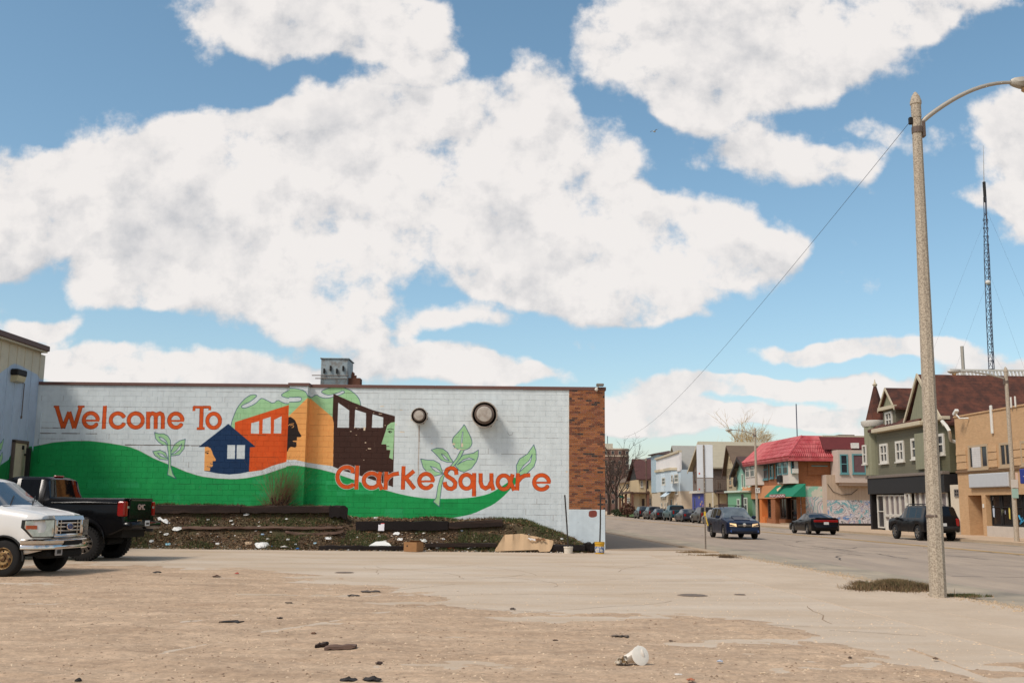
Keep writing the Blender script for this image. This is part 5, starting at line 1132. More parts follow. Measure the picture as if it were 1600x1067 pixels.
b.build('lattice', m_mast, t, kind='stuff'); MB().tube([(dxl, 0, tz - 1), (dxl, 0, tz + 3)], .28, 6).build('antenna_base', m_dark, t); MB().tube([(dxl, 0, tz + 3), (wt.x - mp_.x, 0, wt.z)], [.10, .035], 5).build('whip_antenna', m_alu2, t)
q = atY(1544.5, 441, 189); MB().lathe([(.001, -.5), (.4, -.3), (.5, 0), (.4, .3), (.001, .5)], 12, c=(q.x - mp_.x, -.8, q.z)).build('radome', litmat((210, 206, 200)), t, 60)
for (zz1, dx, dy) in ((.75, -16, 4), (.75, 17, 6), (.5, -12, -4), (.5, 15, -3), (.95, -22, 5), (.95, 26, 8)):
    z = tz * zz1; MB().tube([Pm(z, 0), Vector((dx, dy, 2))], .012, 3).build('guy_wire', m_mast, t)
# gull
p = atY(1022.5, 206, 90); t = thing('bird', 'small gull flying high above the street', 'bird', p, R(40)); mb_ = litmat((150, 150, 150))
MB().lathe([(.001, -.22), (.05, -.12), (.07, 0), (.04, .14), (.001, .2)], 8, axis='x').build('bird_body', litmat((196, 196, 192)), t, 60)
for s_ in (-1, 1): MB().loft([[(-.07, 0, .02), (.07, 0, .03), (.0, 0, .045)], [(-.05, s_ * .25, .14), (.06, s_ * .25, .15), (0, s_ * .25, .16)], [(-.07, s_ * .5, .09), (-.02, s_ * .5, .09), (-.04, s_ * .5, .095)]], cap=True).build('wing', mb_, t)
# ------------------------------------------------------------------ houses and shops across the street
ANG = math.atan2(-1, .0515)
SD = Vector((.0515, -1, 0)).normalized(); IN = Vector((1, .0515, 0)).normalized()
ZW = .09
m_glass = mat('dark_glass', srgb(44, 46, 52), .12, var=.2, vscale=.8, spec=.6)
m_glass2 = mat('shop_glass', srgb(34, 31, 30), .1, var=.3, vscale=.6, spec=.5)
m_curt = mat('curtain_glass', srgb(120, 110, 108), .3, var=.3, vscale=3)
m_wfr = mat('white_frame', srgb(206, 200, 188), .6, var=.06); m_teal = mat('teal_frame', srgb(96, 144, 146), .6, var=.08); m_beigefr = mat('beige_frame', srgb(176, 152, 122), .7, var=.08)
m_brnwood = mat('brown_wood', srgb(86, 62, 48), .8, var=.15)
class House:
    def __init__(s, name, label, t0, off=0., cat='building'):
        """t0: picture column where the street front starts (its far end)"""
        d = ray(t0, 790); q = (31. + off) / (d.x / d.y + .0515); s.o = Vector((q * d.x / d.y, q, ZW))
        s.r = thing(name, label, cat, s.o, ANG); s.Mi = (Matrix.Translation(s.o) @ Matrix.Rotation(ANG, 4, 'Z')).inverted()
    def f(s, px, py, y=0.):
        return s.Mi @ on_plane(px, py, s.o + IN * y, IN)
    def sd(s, px, py, x):
        return s.Mi @ on_plane(px, py, s.o + SD * x, SD)
    def fx(s, px, y=0., py=760): return s.f(px, py, y).x
    def z(s, px, py, y=0.): return s.f(px, py, y).z
    def box(s, name, x0, x1, y0, y1, z0, z1, m, par=None, c=.0, label=None):
        b = MB(); (b.bbox(x0, x1, y0, y1, z0, z1, c) if c else b.box(x0, x1, y0, y1, z0, z1)); return b.build(name, m, par or s.r, label=label)
    def prism(s, name, pts, off, m, par=None, label=None): return MB().prism(pts, off).build(name, m, par or s.r, label=label)
    def win(s, side, at, a0, a1, z0, z1, fm, gm=None, fw=.10, mid=True, vm=0, sill=True, name='window', proud=.06):
        """side 'f': on the street front at depth at; side 's': on the wall facing down the street at x=at"""
        gm = gm or m_glass
        def T(a, d, z): return (a, at - d, z) if side == 'f' else (at + d, a, z)
        def bar(b, a0, a1, d0, d1, z0, z1):
            P, Q = T(a0, d0, z0), T(a1, d1, z1); b.box(min(P[0], Q[0]), max(P[0], Q[0]), min(P[1], Q[1]), max(P[1], Q[1]), z0, z1)
        a0, a1 = min(a0, a1), max(a0, a1); z0, z1 = min(z0, z1), max(z0, z1)
        b = MB(); bar(b, a0, a0 + fw, 0, proud, z0, z1); bar(b, a1 - fw, a1, 0, proud, z0, z1); bar(b, a0 + fw, a1 - fw, 0, proud, z1 - fw, z1); bar(b, a0 + fw, a1 - fw, 0, proud, z0, z0 + fw)
        if mid: zm = (z0 + z1) / 2; bar(b, a0 + fw, a1 - fw, 0, proud - .02, zm - fw * .3, zm + fw * .3)
        for k in range(vm): am = a0 + (a1 - a0) * (k + 1) / (vm + 1); bar(b, am - fw * .35, am + fw * .35, 0, proud - .015, z0 + fw, z1 - fw)
        w = b.build(name, fm, s.r)
        b = MB(); b.quad(T(a0 + fw, .012, z0 + fw), T(a1 - fw, .012, z0 + fw), T(a1 - fw, .012, z1 - fw), T(a0 + fw, .012, z1 - fw)); b.build('pane', gm, w)
        if sill: b = MB(); bar(b, a0 - .06, a1 + .06, 0, proud + .07, z0 - .09, z0 - .005); b.build('sill', fm, w)
        return w
    def wf(s, x0, y0, x1, y1, fm, y=0., **k): p = s.f(x0, (y0 + y1) / 2, y); q = s.f(x1, (y0 + y1) / 2, y); mx = (x0 + x1) / 2; return s.win('f', y, p.x, q.x, s.f(mx, y1, y).z, s.f(mx, y0, y).z, fm, **k)
    def ws(s, x0, y0, x1, y1, fm, x, **k): p = s.sd(x0, (y0 + y1) / 2, x); q = s.sd(x1, (y0 + y1) / 2, x); mx = (x0 + x1) / 2; return s.win('s', x, p.y, q.y, s.sd(mx, y1, x).z, s.sd(mx, y0, x).z, fm, **k)

# --- tan brick shop at the right edge
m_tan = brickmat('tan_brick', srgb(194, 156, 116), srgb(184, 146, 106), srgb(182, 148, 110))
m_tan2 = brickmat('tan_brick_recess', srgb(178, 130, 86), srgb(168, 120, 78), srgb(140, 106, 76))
H = House('tan_brick_shop', 'tan brick two-storey shop with a blank sign board at the right edge', 1499)
XE = 22.; zt_ = H.z(1500, 651.5); dp = 16
dx0, dx1 = H.fx(1511.5), H.fx(1532.5); zd = H.z(1522, 773.5); sx0 = H.fx(1538.5); zs1, zs0 = H.z(1560, 770.5), H.z(1560, 822)
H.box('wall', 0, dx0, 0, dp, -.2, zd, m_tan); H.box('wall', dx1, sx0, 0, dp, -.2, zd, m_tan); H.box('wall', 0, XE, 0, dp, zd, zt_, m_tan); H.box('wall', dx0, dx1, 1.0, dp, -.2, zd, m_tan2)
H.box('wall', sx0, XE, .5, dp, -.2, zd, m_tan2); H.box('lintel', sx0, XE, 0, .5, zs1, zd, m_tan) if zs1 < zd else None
H.box('stall_riser', sx0 + .02, XE, -.03, .5, -.2, zs0, mat('pale_riser', srgb(190, 178, 164), .8, var=.08))
H.box('parapet_cap', -.06, XE, -.06, .3, zt_, zt_ + .10, m_tan, c=.02)
H.box('string_course', -.04, XE, -.10, -.0, H.z(1503, 739), H.z(1503, 735), mat('brown_course', srgb(120, 92, 66), .8, var=.1), c=.02)
sh0 = H.z(1502, 733); m_lap = add_bands(mat('tan_shingle', srgb(176, 130, 84), .9, var=.14, vscale=1.5), 'Z', .46, .05, .62, .16)
zz0, zz1 = H.z(1503, 733), H.z(1503, 701)
wx = [(1514.5, 694.5, 1545, 732.5), (1563, 691, 1581, 729)]
k = 0; zc = zz0
cols_ = [(0.04, H.fx(1514.5) - .1), (H.fx(1545) + .1, H.fx(1563) - .1), (H.fx(1581) + .1, XE)]
while zc < zz1:
    for (a, c) in cols_:
        H.prism('lap_board', [(a, 0, zc), (a, -.06, zc), (a, -.03, zc + .41), (a, 0, zc + .41)], (c - a, 0, 0), m_tan)
    zc += .44
H.wf(*wx[0], m_beigefr, vm=2, mid=False, fw=.14); 
a, c = H.fx(1523.5), H.fx(1536.5); H.box('louvre_panel', a, c, -.075, -.04, H.z(1530, 730), H.z(1530, 698), add_bands(mat('white_louvre', srgb(206, 200, 194), .6), 'Z', .13, .01, .8, .15))
H.wf(*wx[1], m_beigefr, vm=1, fw=.14, mid=False); H.wf(1596, 688, 1612, 727, m_beigefr, vm=1, mid=False, fw=.14)
sb0, sb1 = H.fx(1519.5), H.fx(1581.5); H.box('sign_board', sb0, sb1, -.22, -.02, H.z(1530, 761.5), H.z(1530, 740.5), mat('blank_sign', srgb(184, 184, 184), .5, var=.05), c=.03)
H.box('sign_rim', sb0 - .05, sb1 + .05, -.16, -.03, H.z(1530, 762.3), H.z(1530, 740.0), m_galvp)
t0 = H.fx(1594.2, -1.1); bs = H.box('blue_sign', t0, t0 + 2.6, -1.1, -.9, H.z(1596, 757), H.z(1596, 734.5), mat('blue_sign', srgb(38, 52, 128), .4), c=.03)
H.prism('sign_mark', [(t0 + .35, -1.11, H.z(1596, 746)), (t0 + 1.4, -1.11, H.z(1596, 742)), (t0 + 2.4, -1.11, H.z(1596, 746)), (t0 + 1.3, -1.11, H.z(1596, 751))], (0, -.012, 0), m_wht); H.box('sign_bracket', t0 + .4, t0 + .5, -.9, 0, H.z(1596, 742), H.z(1596, 740), m_dark)
# shop windows
xs_ = [1540, 1556, 1573, 1590, 1608, 1628]
for a, c in zip(xs_[:-1], xs_[1:]):
    w = H.win('f', .30, H.fx(a) + .03, H.fx(c) - .03, zs0 + .02, zs1 - .02, m_dark, m_glass2, fw=.09, mid=False, sill=False, name='shop_window')
    H.win('f', .29, H.fx(a) + .1, H.fx(c) - .1, zs1 - .8, zs1 - .1, m_dark, m_glass2, fw=.05, mid=False, sill=False, name='transom')
for (x0, y0, x1, y1, c) in ((1541, 789, 1548, 813, (176, 182, 194)), (1551, 790, 1555, 808, (182, 188, 198)), (1565, 793, 1568, 806, (196, 196, 150)), (1576, 792, 1579.5, 811, (206, 186, 92)), (1542, 775, 1554, 781, (104, 96, 90)), (1570, 797, 1572, 803, (130, 130, 140))):
    p = H.f(x0, y0, .27); q = H.f(x1, y1, .27); mx_, my_ = (p.x + q.x) / 2, (p.z + q.z) / 2; w_ = (q.x - p.x) / 2; h_ = (p.z - q.z) / 2
    MB().prism([(mx_ - w_ * .6, .255, my_ + h_), (mx_ + w_ * .5, .255, my_ + h_ * .95), (mx_ + w_, .255, my_ + h_ * .5), (mx_ + w_ * .7, .255, my_ - h_), (mx_ - w_ * .8, .255, my_ - h_ * .9), (mx_ - w_, .255, my_ + h_ * .4)], (0, .01, 0)).build('window_display', litmat(c), H.r)
pts = [H.f(x, y, .26) for x, y in ((1592, 805), (1595, 812), (1598, 808), (1596, 814), (1594, 818), (1600, 813), (1604, 806))]; MB().tube(pts, .045, 5).build('painted_squiggle', mat('cyan_paint', srgb(60, 150, 190), .6), H.r)
H.box('door', dx0 + .12, dx1 - .12, .93, .99, 0, zd - .4, mat('tan_door', srgb(146, 104, 68), .7, var=.1))
H.box('wall_plate', H.fx(1534), H.fx(1536), -.03, 0, H.z(1535, 793), H.z(1535, 787), m_wht); H.box('vent_pipe', H.fx(1556.3), H.fx(1559), -.12, 0, H.z(1557, 677), H.z(1557, 632), m_wht, c=.03)
fl = bpy.data.objects.new('flood_light', None); COL.objects.link(fl); fl.parent = H.r; q = H.f(1494, 645, -.6); fl.location = q
b = MB(); b.tube([(.4, .55, -.35), (.2, .1, -.35), (0, 0, -.1)], .05, 6); b.build('light_arm', m_wht, fl); b = MB(); b.bbox(-.26, .2, -.12, .12, -.02, .16, .03); b.build('light_head', m_wht, fl).rotation_euler = (0, R(-35), 0)
for px in (1580, 1586.6): q = H.f(px, 624 + 8, -.1); MB().tube([(q.x, -.1, zt_), (q.x, -.1, zt_ + .6)], .05, 6).build('conduit_stub', m_wht, H.r)

# --- white low infill wall
H2 = House('white_infill_wall', 'narrow cream wall with a stone base between olive house and tan shop', 1486, .05, 'wall'); c0 = 0; c1 = H2.fx(1500); z1_ = H2.z(1493, 757)
H2.box('wall', 0, c1 + .9, 0, .4, .8, z1_, mat('cream_render', srgb(206, 192, 170), .8, var=.06)); H2.box('stone_base', -.01, c1 + .9, -.03, .4, -.2, .8, mat('stone_base', srgb(164, 150, 130), .9, var=.3, vscale=6, bump=.03, bscale=8))
H2.wf(1492, 764, 1499.5, 776, mat('grey_vent', srgb(120, 112, 104), .7), gm=m_glass, vm=1, fw=.06, sill=False)

# --- olive house with turret, gable and big brown roof
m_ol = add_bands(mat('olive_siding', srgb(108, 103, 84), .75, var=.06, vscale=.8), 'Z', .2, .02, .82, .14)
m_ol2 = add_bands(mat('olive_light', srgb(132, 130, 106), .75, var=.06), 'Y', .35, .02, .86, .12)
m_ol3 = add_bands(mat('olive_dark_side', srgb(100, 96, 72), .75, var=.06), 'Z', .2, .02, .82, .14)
m_rf = mat('brown_shingles', srgb(96, 56, 42), .9, var=.22, vscale=2.2, bump=.02, bscale=8, col2=srgb(68, 42, 34), c2amt=.5, c2scale=1.5, c2sharp=.1)
add_bands(m_rf, 'Z', .22, .02, .85, .15)
m_trim = mat('cream_fascia', srgb(190, 176, 150), .7, var=.07)
H = House('olive_house', 'olive sided corner-turret house with brown shingle roofs over a shop front', 1358)
xR = H.fx(1480.5); x0 = 0; dp = 15.; zE = H.z(1450, 660); ZU = H.z(1420, 741.5)
zel = H.z(1400, 672)
# upper storey
xm = H.fx(1452)
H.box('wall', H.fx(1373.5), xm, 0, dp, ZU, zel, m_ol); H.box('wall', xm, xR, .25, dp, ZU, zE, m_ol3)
H.box('stair_casing', xm - 1.3, xm + .1, -.25, 0, ZU + .3, zel - .5, m_ol2)
H.box('shop_fascia', .4, xR, -.22, dp, H.z(1420, 770.5), ZU - .12, mat('black_fascia', srgb(34, 31, 30), .6, var=.1), c=.02)
H.box('fascia_ledge', .2, xR, -.30, .2, ZU - .12, ZU + .08, mat('mauve_trim', srgb(116, 104, 94), .7), c=.02)
zsf = H.z(1420, 770.5)
H.box('shop_wall', .4, xR, .5, dp, -.2, zsf, mat('shop_dark_wall', srgb(60, 54, 48), .8, var=.1))
H.box('shop_pier', .3, .6, -.05, .5, -.2, zsf, m_dark)
b_ = [(1369.0, 1379.5), (1380.5, 1388), (1388.6, 1396), (1396.6, 1404), (1404.6, 1413)]
for i, (a, c) in enumerate(b_):
    y0_ = 773; y1_ = 824 if i == 0 else 805
    H.win('f', .1, H.fx(a), H.fx(c), H.z(a, y1_), H.z(a, y0_), m_wfr, m_curt if i else m_glass, fw=.09, mid=(i == 0), sill=False, name='shop_window' if i else 'shop_door', proud=.1)
    if i: H.win('f', .1, H.fx(a), H.fx(c), H.z(a, 814), H.z(a, 805.6), m_wfr, m_curt, fw=.07, mid=False, sill=False, name='lower_light', proud=.1)
H.box('stall_riser', H.fx(1380.5), H.fx(1413), 0, .5, -.2, H.z(1395, 814.5), m_wfr)
H.win('f', 0, H.fx(1415.5), H.fx(1423.5), H.z(1419, 790), H.z(1419, 768.5), m_wfr, m_curt, fw=.16, mid=False, sill=False, name='menu_case', proud=.15)
for (a, c) in ((1428, 1436), (1436.6, 1445), (1446, 1456), (1468, 1478)):
    H.win('f', .1, H.fx(a), H.fx(c), H.z(a, 808), H.z(a, 768), m_wfr, m_curt, fw=.09, mid=False, sill=False, name='shop_window', proud=.1)
H.box('stall_riser', H.fx(1426), H.fx(1479), 0, .5, -.2, H.z(1450, 809), m_wfr)
for (a, y0_, c, y1_) in ((1376.2, 693, 1388.2, 723.5), (1400.8, 688.5, 1413.5, 721), (1425, 684, 1440.5, 717), (1445, 683, 1458, 717)): H.wf(a, y0_, c, y1_, m_wfr, vm=1, fw=.17, proud=.1)
H.wf(1463, 677.5, 1476.5, 710.5, m_wfr, y=.25, fw=.17, proud=.1)
H.box('eave', H.fx(1369, -.3), xm + .1, -.5, .2, zel, zel + .28, m_trim, c=.03); H.box('eave', xm, xR + .3, -.3, .3, zE, zE + .22, m_trim, c=.03)
# front slope behind the dormer and the main gable roof whose ridge runs back from the street
zr = H.z(1442, 596, 2.); gx0, gx1 = H.fx(1418, -.2), H.fx(1472, -.2); gm_ = H.fx(1441, -.2)
H.prism('front_roof', [(1.3, -.4, zel + .28), (gm_, -.4, zel + .28), (gm_, 4.5, zr - .3), (H.fx(1398), 2.2, zel + 1.7)], (0, .02, -.2), m_rf)
H.prism('gable_wall', [(gx0 + .2, 0, zel + .1), (gx1 - .2, 0, zE + .1), (gm_, 0, zr - .35)], (0, .3, 0), m_ol2)
ry = 26.
H.prism('main_roof', [(gm_, -.12, zr), (gx1 + .6, -.12, zE - .15), (gx1 + .6, ry, zE - .15), (gm_, ry, zr)], (0, 0, -.22), m_rf)
H.prism('main_roof', [(gm_, -.12, zr), (gx0 - .2, -.12, zel + .35), (gx0 - .2, ry, zel + .35), (gm_, ry, zr)], (0, 0, -.22), m_rf)
for (xa, za) in ((gx1 + .6, zE - .2), (gx0 - .2, zel + .35)):
    H.prism('barge_board', [(gm_, -.22, zr + .06), (xa, -.22, za + .06), (xa, -.22, za - .22), (gm_, -.22, zr - .22)], (0, .1, 0), m_trim)
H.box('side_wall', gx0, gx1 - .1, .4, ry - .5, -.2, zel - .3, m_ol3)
# downspout
q = [H.f(x, y, -.45) for x, y in ((1472, 658), (1479, 666), (1483, 672))] + [H.f(1484.5, 682, -.2), H.f(1486, 688, .1), H.f(1498, 692, .5)]
MB().tube(q, .11, 6).build('downspout', m_wfr, H.r, 40)
H.box('meter_box', H.fx(1465.5), H.fx(1470.5), -.5, -.05, H.z(1468, 727), H.z(1468, 692), m_galvp, c=.08)
# dormer
da, dc = H.fx(1392, -.1), H.fx(1404.5, -.1); d0 = H.fx(1385, .1); d1 = H.fx(1405, .1) + .6
zb_, zt2 = H.z(1400, 668), H.z(1400, 634)
H.box('dormer_wall', d0, d1 - .6, .1, 4, zb_, zt2, m_ol); H.prism('dormer_gable', [(d0 - .05, .1, zt2), (d1 - .55, .1, zt2), ((d0 + d1) / 2 - .3, .1, H.z(1395, 608, .1))], (0, .15, 0), m_ol2)
zp = H.z(1395, 606, .1); dm = (d0 + d1) / 2 - .3
H.prism('dormer_roof', [(dm, -.1, zp + .1), (d1 - .25, -.1, zt2 - .1), (d1 - .25, 4, zt2 - .1), (dm, 4, zp + .1)], (0, 0, -.15), m_rf); H.prism('dormer_roof', [(dm, -.1, zp + .1), (d0 - .35, -.1, zt2 - .1), (d0 - .35, 4, zt2 - .1), (dm, 4, zp + .1)], (0, 0, -.15), m_rf)
for xa in (d1 - .25, d0 - .35): H.prism('barge_board', [(dm, -.18, zp + .12), (xa, -.18, zt2 - .08), (xa, -.18, zt2 - .28), (dm, -.18, zp - .08)], (0, .07, 0), m_trim)
H.box('dormer_cornice', d0 - .25, d1 - .35, -.2, .1, zt2 - .14, zt2 + .1, m_trim); H.win('f', .1, d0 + .5, d1 - 1.1, zb_ + .1, H.z(1398, 641), m_wfr, fw=.14, mid=True, proud=.1, vm=1)
# turret
tx = H.fx(1371, .4); ty = .4; tz0, tz1 = H.z(1371, 741, -.6), H.z(1371, 662, -.6); rT = .84
b = MB(); b.lathe([(rT, tz0), (rT, tz1)], 8, c=(tx, ty, 0)); b.build('turret_wall', m_ol2, H.r, 20)
b = MB(); b.lathe([(rT * 1.02, tz1), (rT * 1.16, tz1 + .2), (rT * 1.18, tz1 + .42), (rT * 1.0, tz1 + .47)], 16, c=(tx, ty, 0)); b.build('turret_cornice', m_wfr, H.r, 30)
b = MB(); zc_ = H.z(1378, 600, .9); b.lathe([(rT * 1.0, tz1 + .47), (rT * .44, tz1 + .5 + (zc_ - tz1) * .52), (.08, zc_)], 8, c=(tx + .1, ty + .12, 0)); b.build('turret_roof', m_rf, H.r, 20)
b = MB(); b.lathe([(.12, zc_ - .15), (.2, zc_), (.07, zc_ + .15), (.02, zc_ + .4)], 8, c=(tx + .1, ty + .12, 0)); b.build('finial', m_trim, H.r, 40)
H.win('f', ty - rT * .93, tx - .45, tx + .25, H.z(1360, 725), H.z(1360, 695), m_wfr, fw=.13, proud=.1)

# --- corner building with the red tile roof
m_ob = brickmat('orange_brick', srgb(158, 96, 56), srgb(140, 84, 50), srgb(150, 112, 84)); m_ob2 = brickmat('worn_orange_brick', srgb(166, 108, 62), srgb(128, 82, 52), srgb(160, 120, 90), bw=.4, bh=.14)
m_tile = mat('red_roof_tile', srgb(172, 68, 72), .6, var=.07, vscale=1.2, col2=srgb(194, 106, 104), c2amt=.4, c2scale=1.6, c2sharp=.15); m_orng = mat('orange_render', srgb(200, 138, 94), .85, var=.05); m_orng2 = mat('orange_paint', srgb(204, 120, 62), .8, var=.05)
m_gdark = mat('dark_storefront', srgb(40, 32, 30), .6, var=.2)
H = House('red_roofed_shop', 'orange brick corner building with a red tile mansard roof and green awning', 1162)
XC = H.fx(1246.5); dp = 13.; zE = H.z(1236, 712); zpk = H.z(1240, 687, 1.6); HR = H
zfs = H.z(1220, 776.5); zf2 = H.z(1200, 757)
H.box('wall', 0, XC, 0, dp, H.z(1200, 760), zE, m_ob)
H.box('orange_fascia', 0, H.fx(1218), -.12, dp, H.z(1185, 779), H.z(1185, 759.5), m_orng); H.box('wall', H.fx(1218), XC, -.02, dp, zfs, H.z(1200, 760), m_ob)
H.box('shop_wall', 0, XC - .3, .9, dp, -.2, zfs, m_gdark); H.box('shop_side_wall', XC - .3, XC, .0, dp, -.2, zfs, m_ob)
for (a, c, m_) in ((1162, 1163.5, m_orng2), (1186.5, 1190, m_orng2), (1204.5, 1211, m_ob), (1244.5, 1246.3, m_ob)): H.box('pier', H.fx(a), H.fx(c), -.05, .9, -.2, zfs, m_)
for (a, c) in ((1195, 1204), (1214, 1224)): H.box('stall_riser', H.fx(a), H.fx(c), .1, .9, -.2, H.z(1205, 810), m_ob); H.win('f', .3, H.fx(a), H.fx(c), H.z(1205, 809.5), zfs - .05, m_brnwood, m_glass2, fw=.12, mid=False, vm=1, sill=False, name='shop_window')
H.win('f', .5, H.fx(1165), H.fx(1178), .3, zfs - .1, m_brnwood, m_glass2, fw=.12, vm=1, sill=False, name='shop_window'); H.box('stall_riser', H.fx(1190), H.fx(1194), -.02, .9, -.2, H.z(1192, 807), m_orng2)
H.win('f', .6, H.fx(1226), H.fx(1236), .1, zfs - .1, m_brnwood, m_glass2, fw=.14, sill=False, name='shop_door'); H.win('f', .6, H.fx(1237), H.fx(1243), .1, zfs - .1, m_brnwood, m_glass2, fw=.14, sill=False, name='shop_door')
H.box('door_step', H.fx(1224), H.fx(1238), -.4, .6, -.1, .1, m_kerb)
# bays
for (a, c, y1_) in ((1169.5, 1189.5, 757.5), (1220, 1243, 755)):
    xa, xc = H.fx(a, -.3), H.fx(c, -.3); zb_, zt2 = H.z((a + c) / 2, y1_, -.7), zE
    by_ = bpy.data.objects.new('bay_window', None); COL.objects.link(by_); by_.parent = H.r
    b = MB(); pl = [(xa, 0), (xa + .5, -.75), (xc - .4, -.75), (xc, 0)]; b.prism([(x, y, zb_) for x, y in pl], (0, 0, zt2 - zb_)); b.build('bay_wall', mat('white_bay', srgb(200, 188, 176), .7, var=.06), by_)
    n_ = 2 if c < 1200 else 1
    H.win('f', -.76, xa + .75, (xa + xc) / 2 - .1, zb_ + (zt2 - zb_) * .33, zt2 - .35, m_wfr if c < 1200 else m_teal, fw=.08, sill=False)
    H.win('f', -.76, (xa + xc) / 2 + .15, xc - .6, zb_ + (zt2 - zb_) * .33, zt2 - .35, m_wfr if c < 1200 else m_teal, fw=.08, sill=False)
    if c > 1200: 
        H.box('air_conditioner', xa + 1.0, xa + 2.1, -1.0, -.74, zb_ + .15, zb_ + .75, m_dark, by_); H.win('s', xc - .18, -.62, -.1, zb_ + (zt2 - zb_) * .33, zt2 - .35, m_teal, fw=.07, sill=False)
        H.box('air_conditioner', xc - .1, xc + .35, -.55, -.1, zb_ + (zt2 - zb_) * .35, zb_ + (zt2 - zb_) * .35 + .42, m_wfr, by_)
for (a, y0_, c, y1_) in ((1192, 718, 1200.5, 749), (1203.5, 716.5, 1209, 747), (1213, 714, 1218.5, 746)): H.wf(a, y0_, c, y1_, m_teal, fw=.13, vm=0, proud=.08)
# mansard, with real tile ribs
xe0, xe1 = H.fx(1160.5, -1.1), XC + .9; ye = -1.1; zl = H.z(1236, 713, -1.1); zu = H.z(1246, 683, .8)
rt = bpy.data.objects.new('mansard_roof', None); COL.objects.link(rt); rt.parent = H.r
A_, B_, C_, D_ = Vector((xe0, ye, zl)), Vector((xe1, ye, zl)), Vector((XC - 1.1, .9, zu)), Vector((xe0 + .9, .9, zu))
S1_, S2_ = Vector((xe1, HR.sd(1306, 709, XC + .9).y, zl)), Vector((XC - 1.1, HR.sd(1288, 684, XC - 1.1).y, zu))
def ribbed(a, b_, c, d, n, name):
    """a-b eave, d-c top; raised rolls between eave and top, split in courses"""
    b = MB(); b.prism([a, b_, c, d], (0, 0, -.12)); nrm = (b_ - a).cross(d - a).normalized(); nrm = nrm if nrm.z > 0 else -nrm
    for i in range(n):
        for kk in range(5):
            t = (i + .5) / n; v0, v1 = kk / 5, (kk + 1) / 5 + .01
            p = a.lerp(b_, t).lerp(d.lerp(c, t), v0) + nrm * .05; q = a.lerp(b_, t).lerp(d.lerp(c, t), v1) + nrm * .015
            b.tube([p, q], (b_ - a).length / n * .36, 5, cap=True)
    b.build(name, m_tile, rt, 50)
ribbed(A_, B_, C_, D_, 46, 'tile_slope'); ribbed(B_, S1_, S2_, C_, 22, 'tile_slope')
MB().tube([B_ + Vector((0, 0, .06)), C_ + Vector((0, 0, .06))], .11, 6).build('hip_ridge', m_tile, rt); MB().tube([D_, C_, S2_], .12, 6).build('top_ridge', m_tile, rt)
MB().prism([A_ + Vector((0, 0, -.12)), B_ + Vector((0, 0, -.12)), B_ + Vector((0, .1, -.34)), A_ + Vector((0, .1, -.34))], (0, .06, 0)).build('eave_board', m_tile, rt); MB().box(XC + .82, XC + .9, -1.05, S1_.y, zl - .34, zl - .12).build('eave_board', m_tile, rt)
MB().box(xe0 + .1, XC + .8, -1.0, .0, zl - .36, zl - .30).build('soffit', m_gdark, rt); MB().box(XC, XC + .8, -.0, S1_.y, zl - .36, zl - .30).build('soffit', m_gdark, rt)
H.box('flat_roof', xe0 + 1, XC - 1.2, 1.0, dp, zE, zu - .05, m_gdark); H.box('roof_hatch', XC - 4, XC - 2.6, 5, 6.5, zu - .1, zu + .35, m_fan2)
# side wall facing down the street
H.ws(1268, 710, 1291, 727, m_teal, XC, vm=1, mid=False, fw=.13, proud=.07)
m_art = mat('street_art', srgb(150, 170, 166), .8, var=.1)
def art(m, big=.35):
    nt = m.node_tree; b_ = nt.nodes['Principled BSDF']; g_ = N(nt, 'ShaderNodeNewGeometry')
    n = N(nt, 'ShaderNodeTexNoise'); n.inputs['Scale'].default_value = .42; n.inputs['Detail'].default_value = 2.5; n.inputs['Distortion'].default_value = 2.2; L(nt, g_.outputs['Position'], n.inputs['Vector'])
    r = N(nt, 'ShaderNodeValToRGB'); r.color_ramp.interpolation = 'CONSTANT'; e = r.color_ramp.elements
    st = [(0, (70, 170, 150)), (.30, (206, 200, 196)), (.36, (60, 150, 160)), (.405, (198, 186, 184)), (.44, (60, 60, 66)), (.455, (206, 198, 196)), (.50, (178, 160, 162)), (.525, (50, 120, 180)), (.55, (210, 204, 200)), (.59, (110, 190, 176)), (.62, (196, 120, 104)), (.635, (206, 200, 198)), (.68, (44, 110, 168))]
    while len(e) < len(st): e.new(.5)
    for el, (p_, c) in zip(e, st): el.position = p_; el.color = (*srgb(*c), 1)
    L(nt, n.outputs['Fac'], r.inputs[0])
    n2 = N(nt, 'ShaderNodeTexNoise'); n2.inputs['Scale'].default_value = 1.6; n2.inputs['Distortion'].default_value = 3.; L(nt, g_.outputs['Position'], n2.inputs['Vector'])
    r2 = N(nt, 'ShaderNodeValToRGB'); r2.color_ramp.interpolation = 'CONSTANT'; e = r2.color_ramp.elements
    st = [(0, (180, 176, 172)), (.4, (90, 84, 88)), (.415, (200, 194, 190)), (.5, (120, 150, 150)), (.53, (206, 200, 196)), (.6, (150, 90, 84))]
    while len(e) < len(st): e.new(.5)
    for el, (p_, c) in zip(e, st): el.position = p_; el.color = (*srgb(*c), 1)
    L(nt, n2.outputs['Fac'], r2.inputs[0]); x = N(nt, 'ShaderNodeMix', data_type='RGBA'); x.inputs[0].default_value = .28; L(nt, r.outputs[0], x.inputs[6]); L(nt, r2.outputs[0], x.inputs[7]); L(nt, x.outputs[2], b_.inputs['Base Color'])
art(m_art)
ysd = lambda px: H.sd(px, 780, XC).y
zsd = lambda py, px=1270: H.sd(px, py, XC).z
b = MB(); b.box(XC, XC + .025, .2, ysd(1291), -.1, zsd(776)); b.build('painted_mural_panel', m_art, H.r, label='lower swirl of turquoise, pink and white street art')
m_mint = mat('mint_paint', srgb(140, 190, 168), .8, var=.08, col2=srgb(198, 196, 180), c2amt=.5, c2scale=.9, c2sharp=.02)
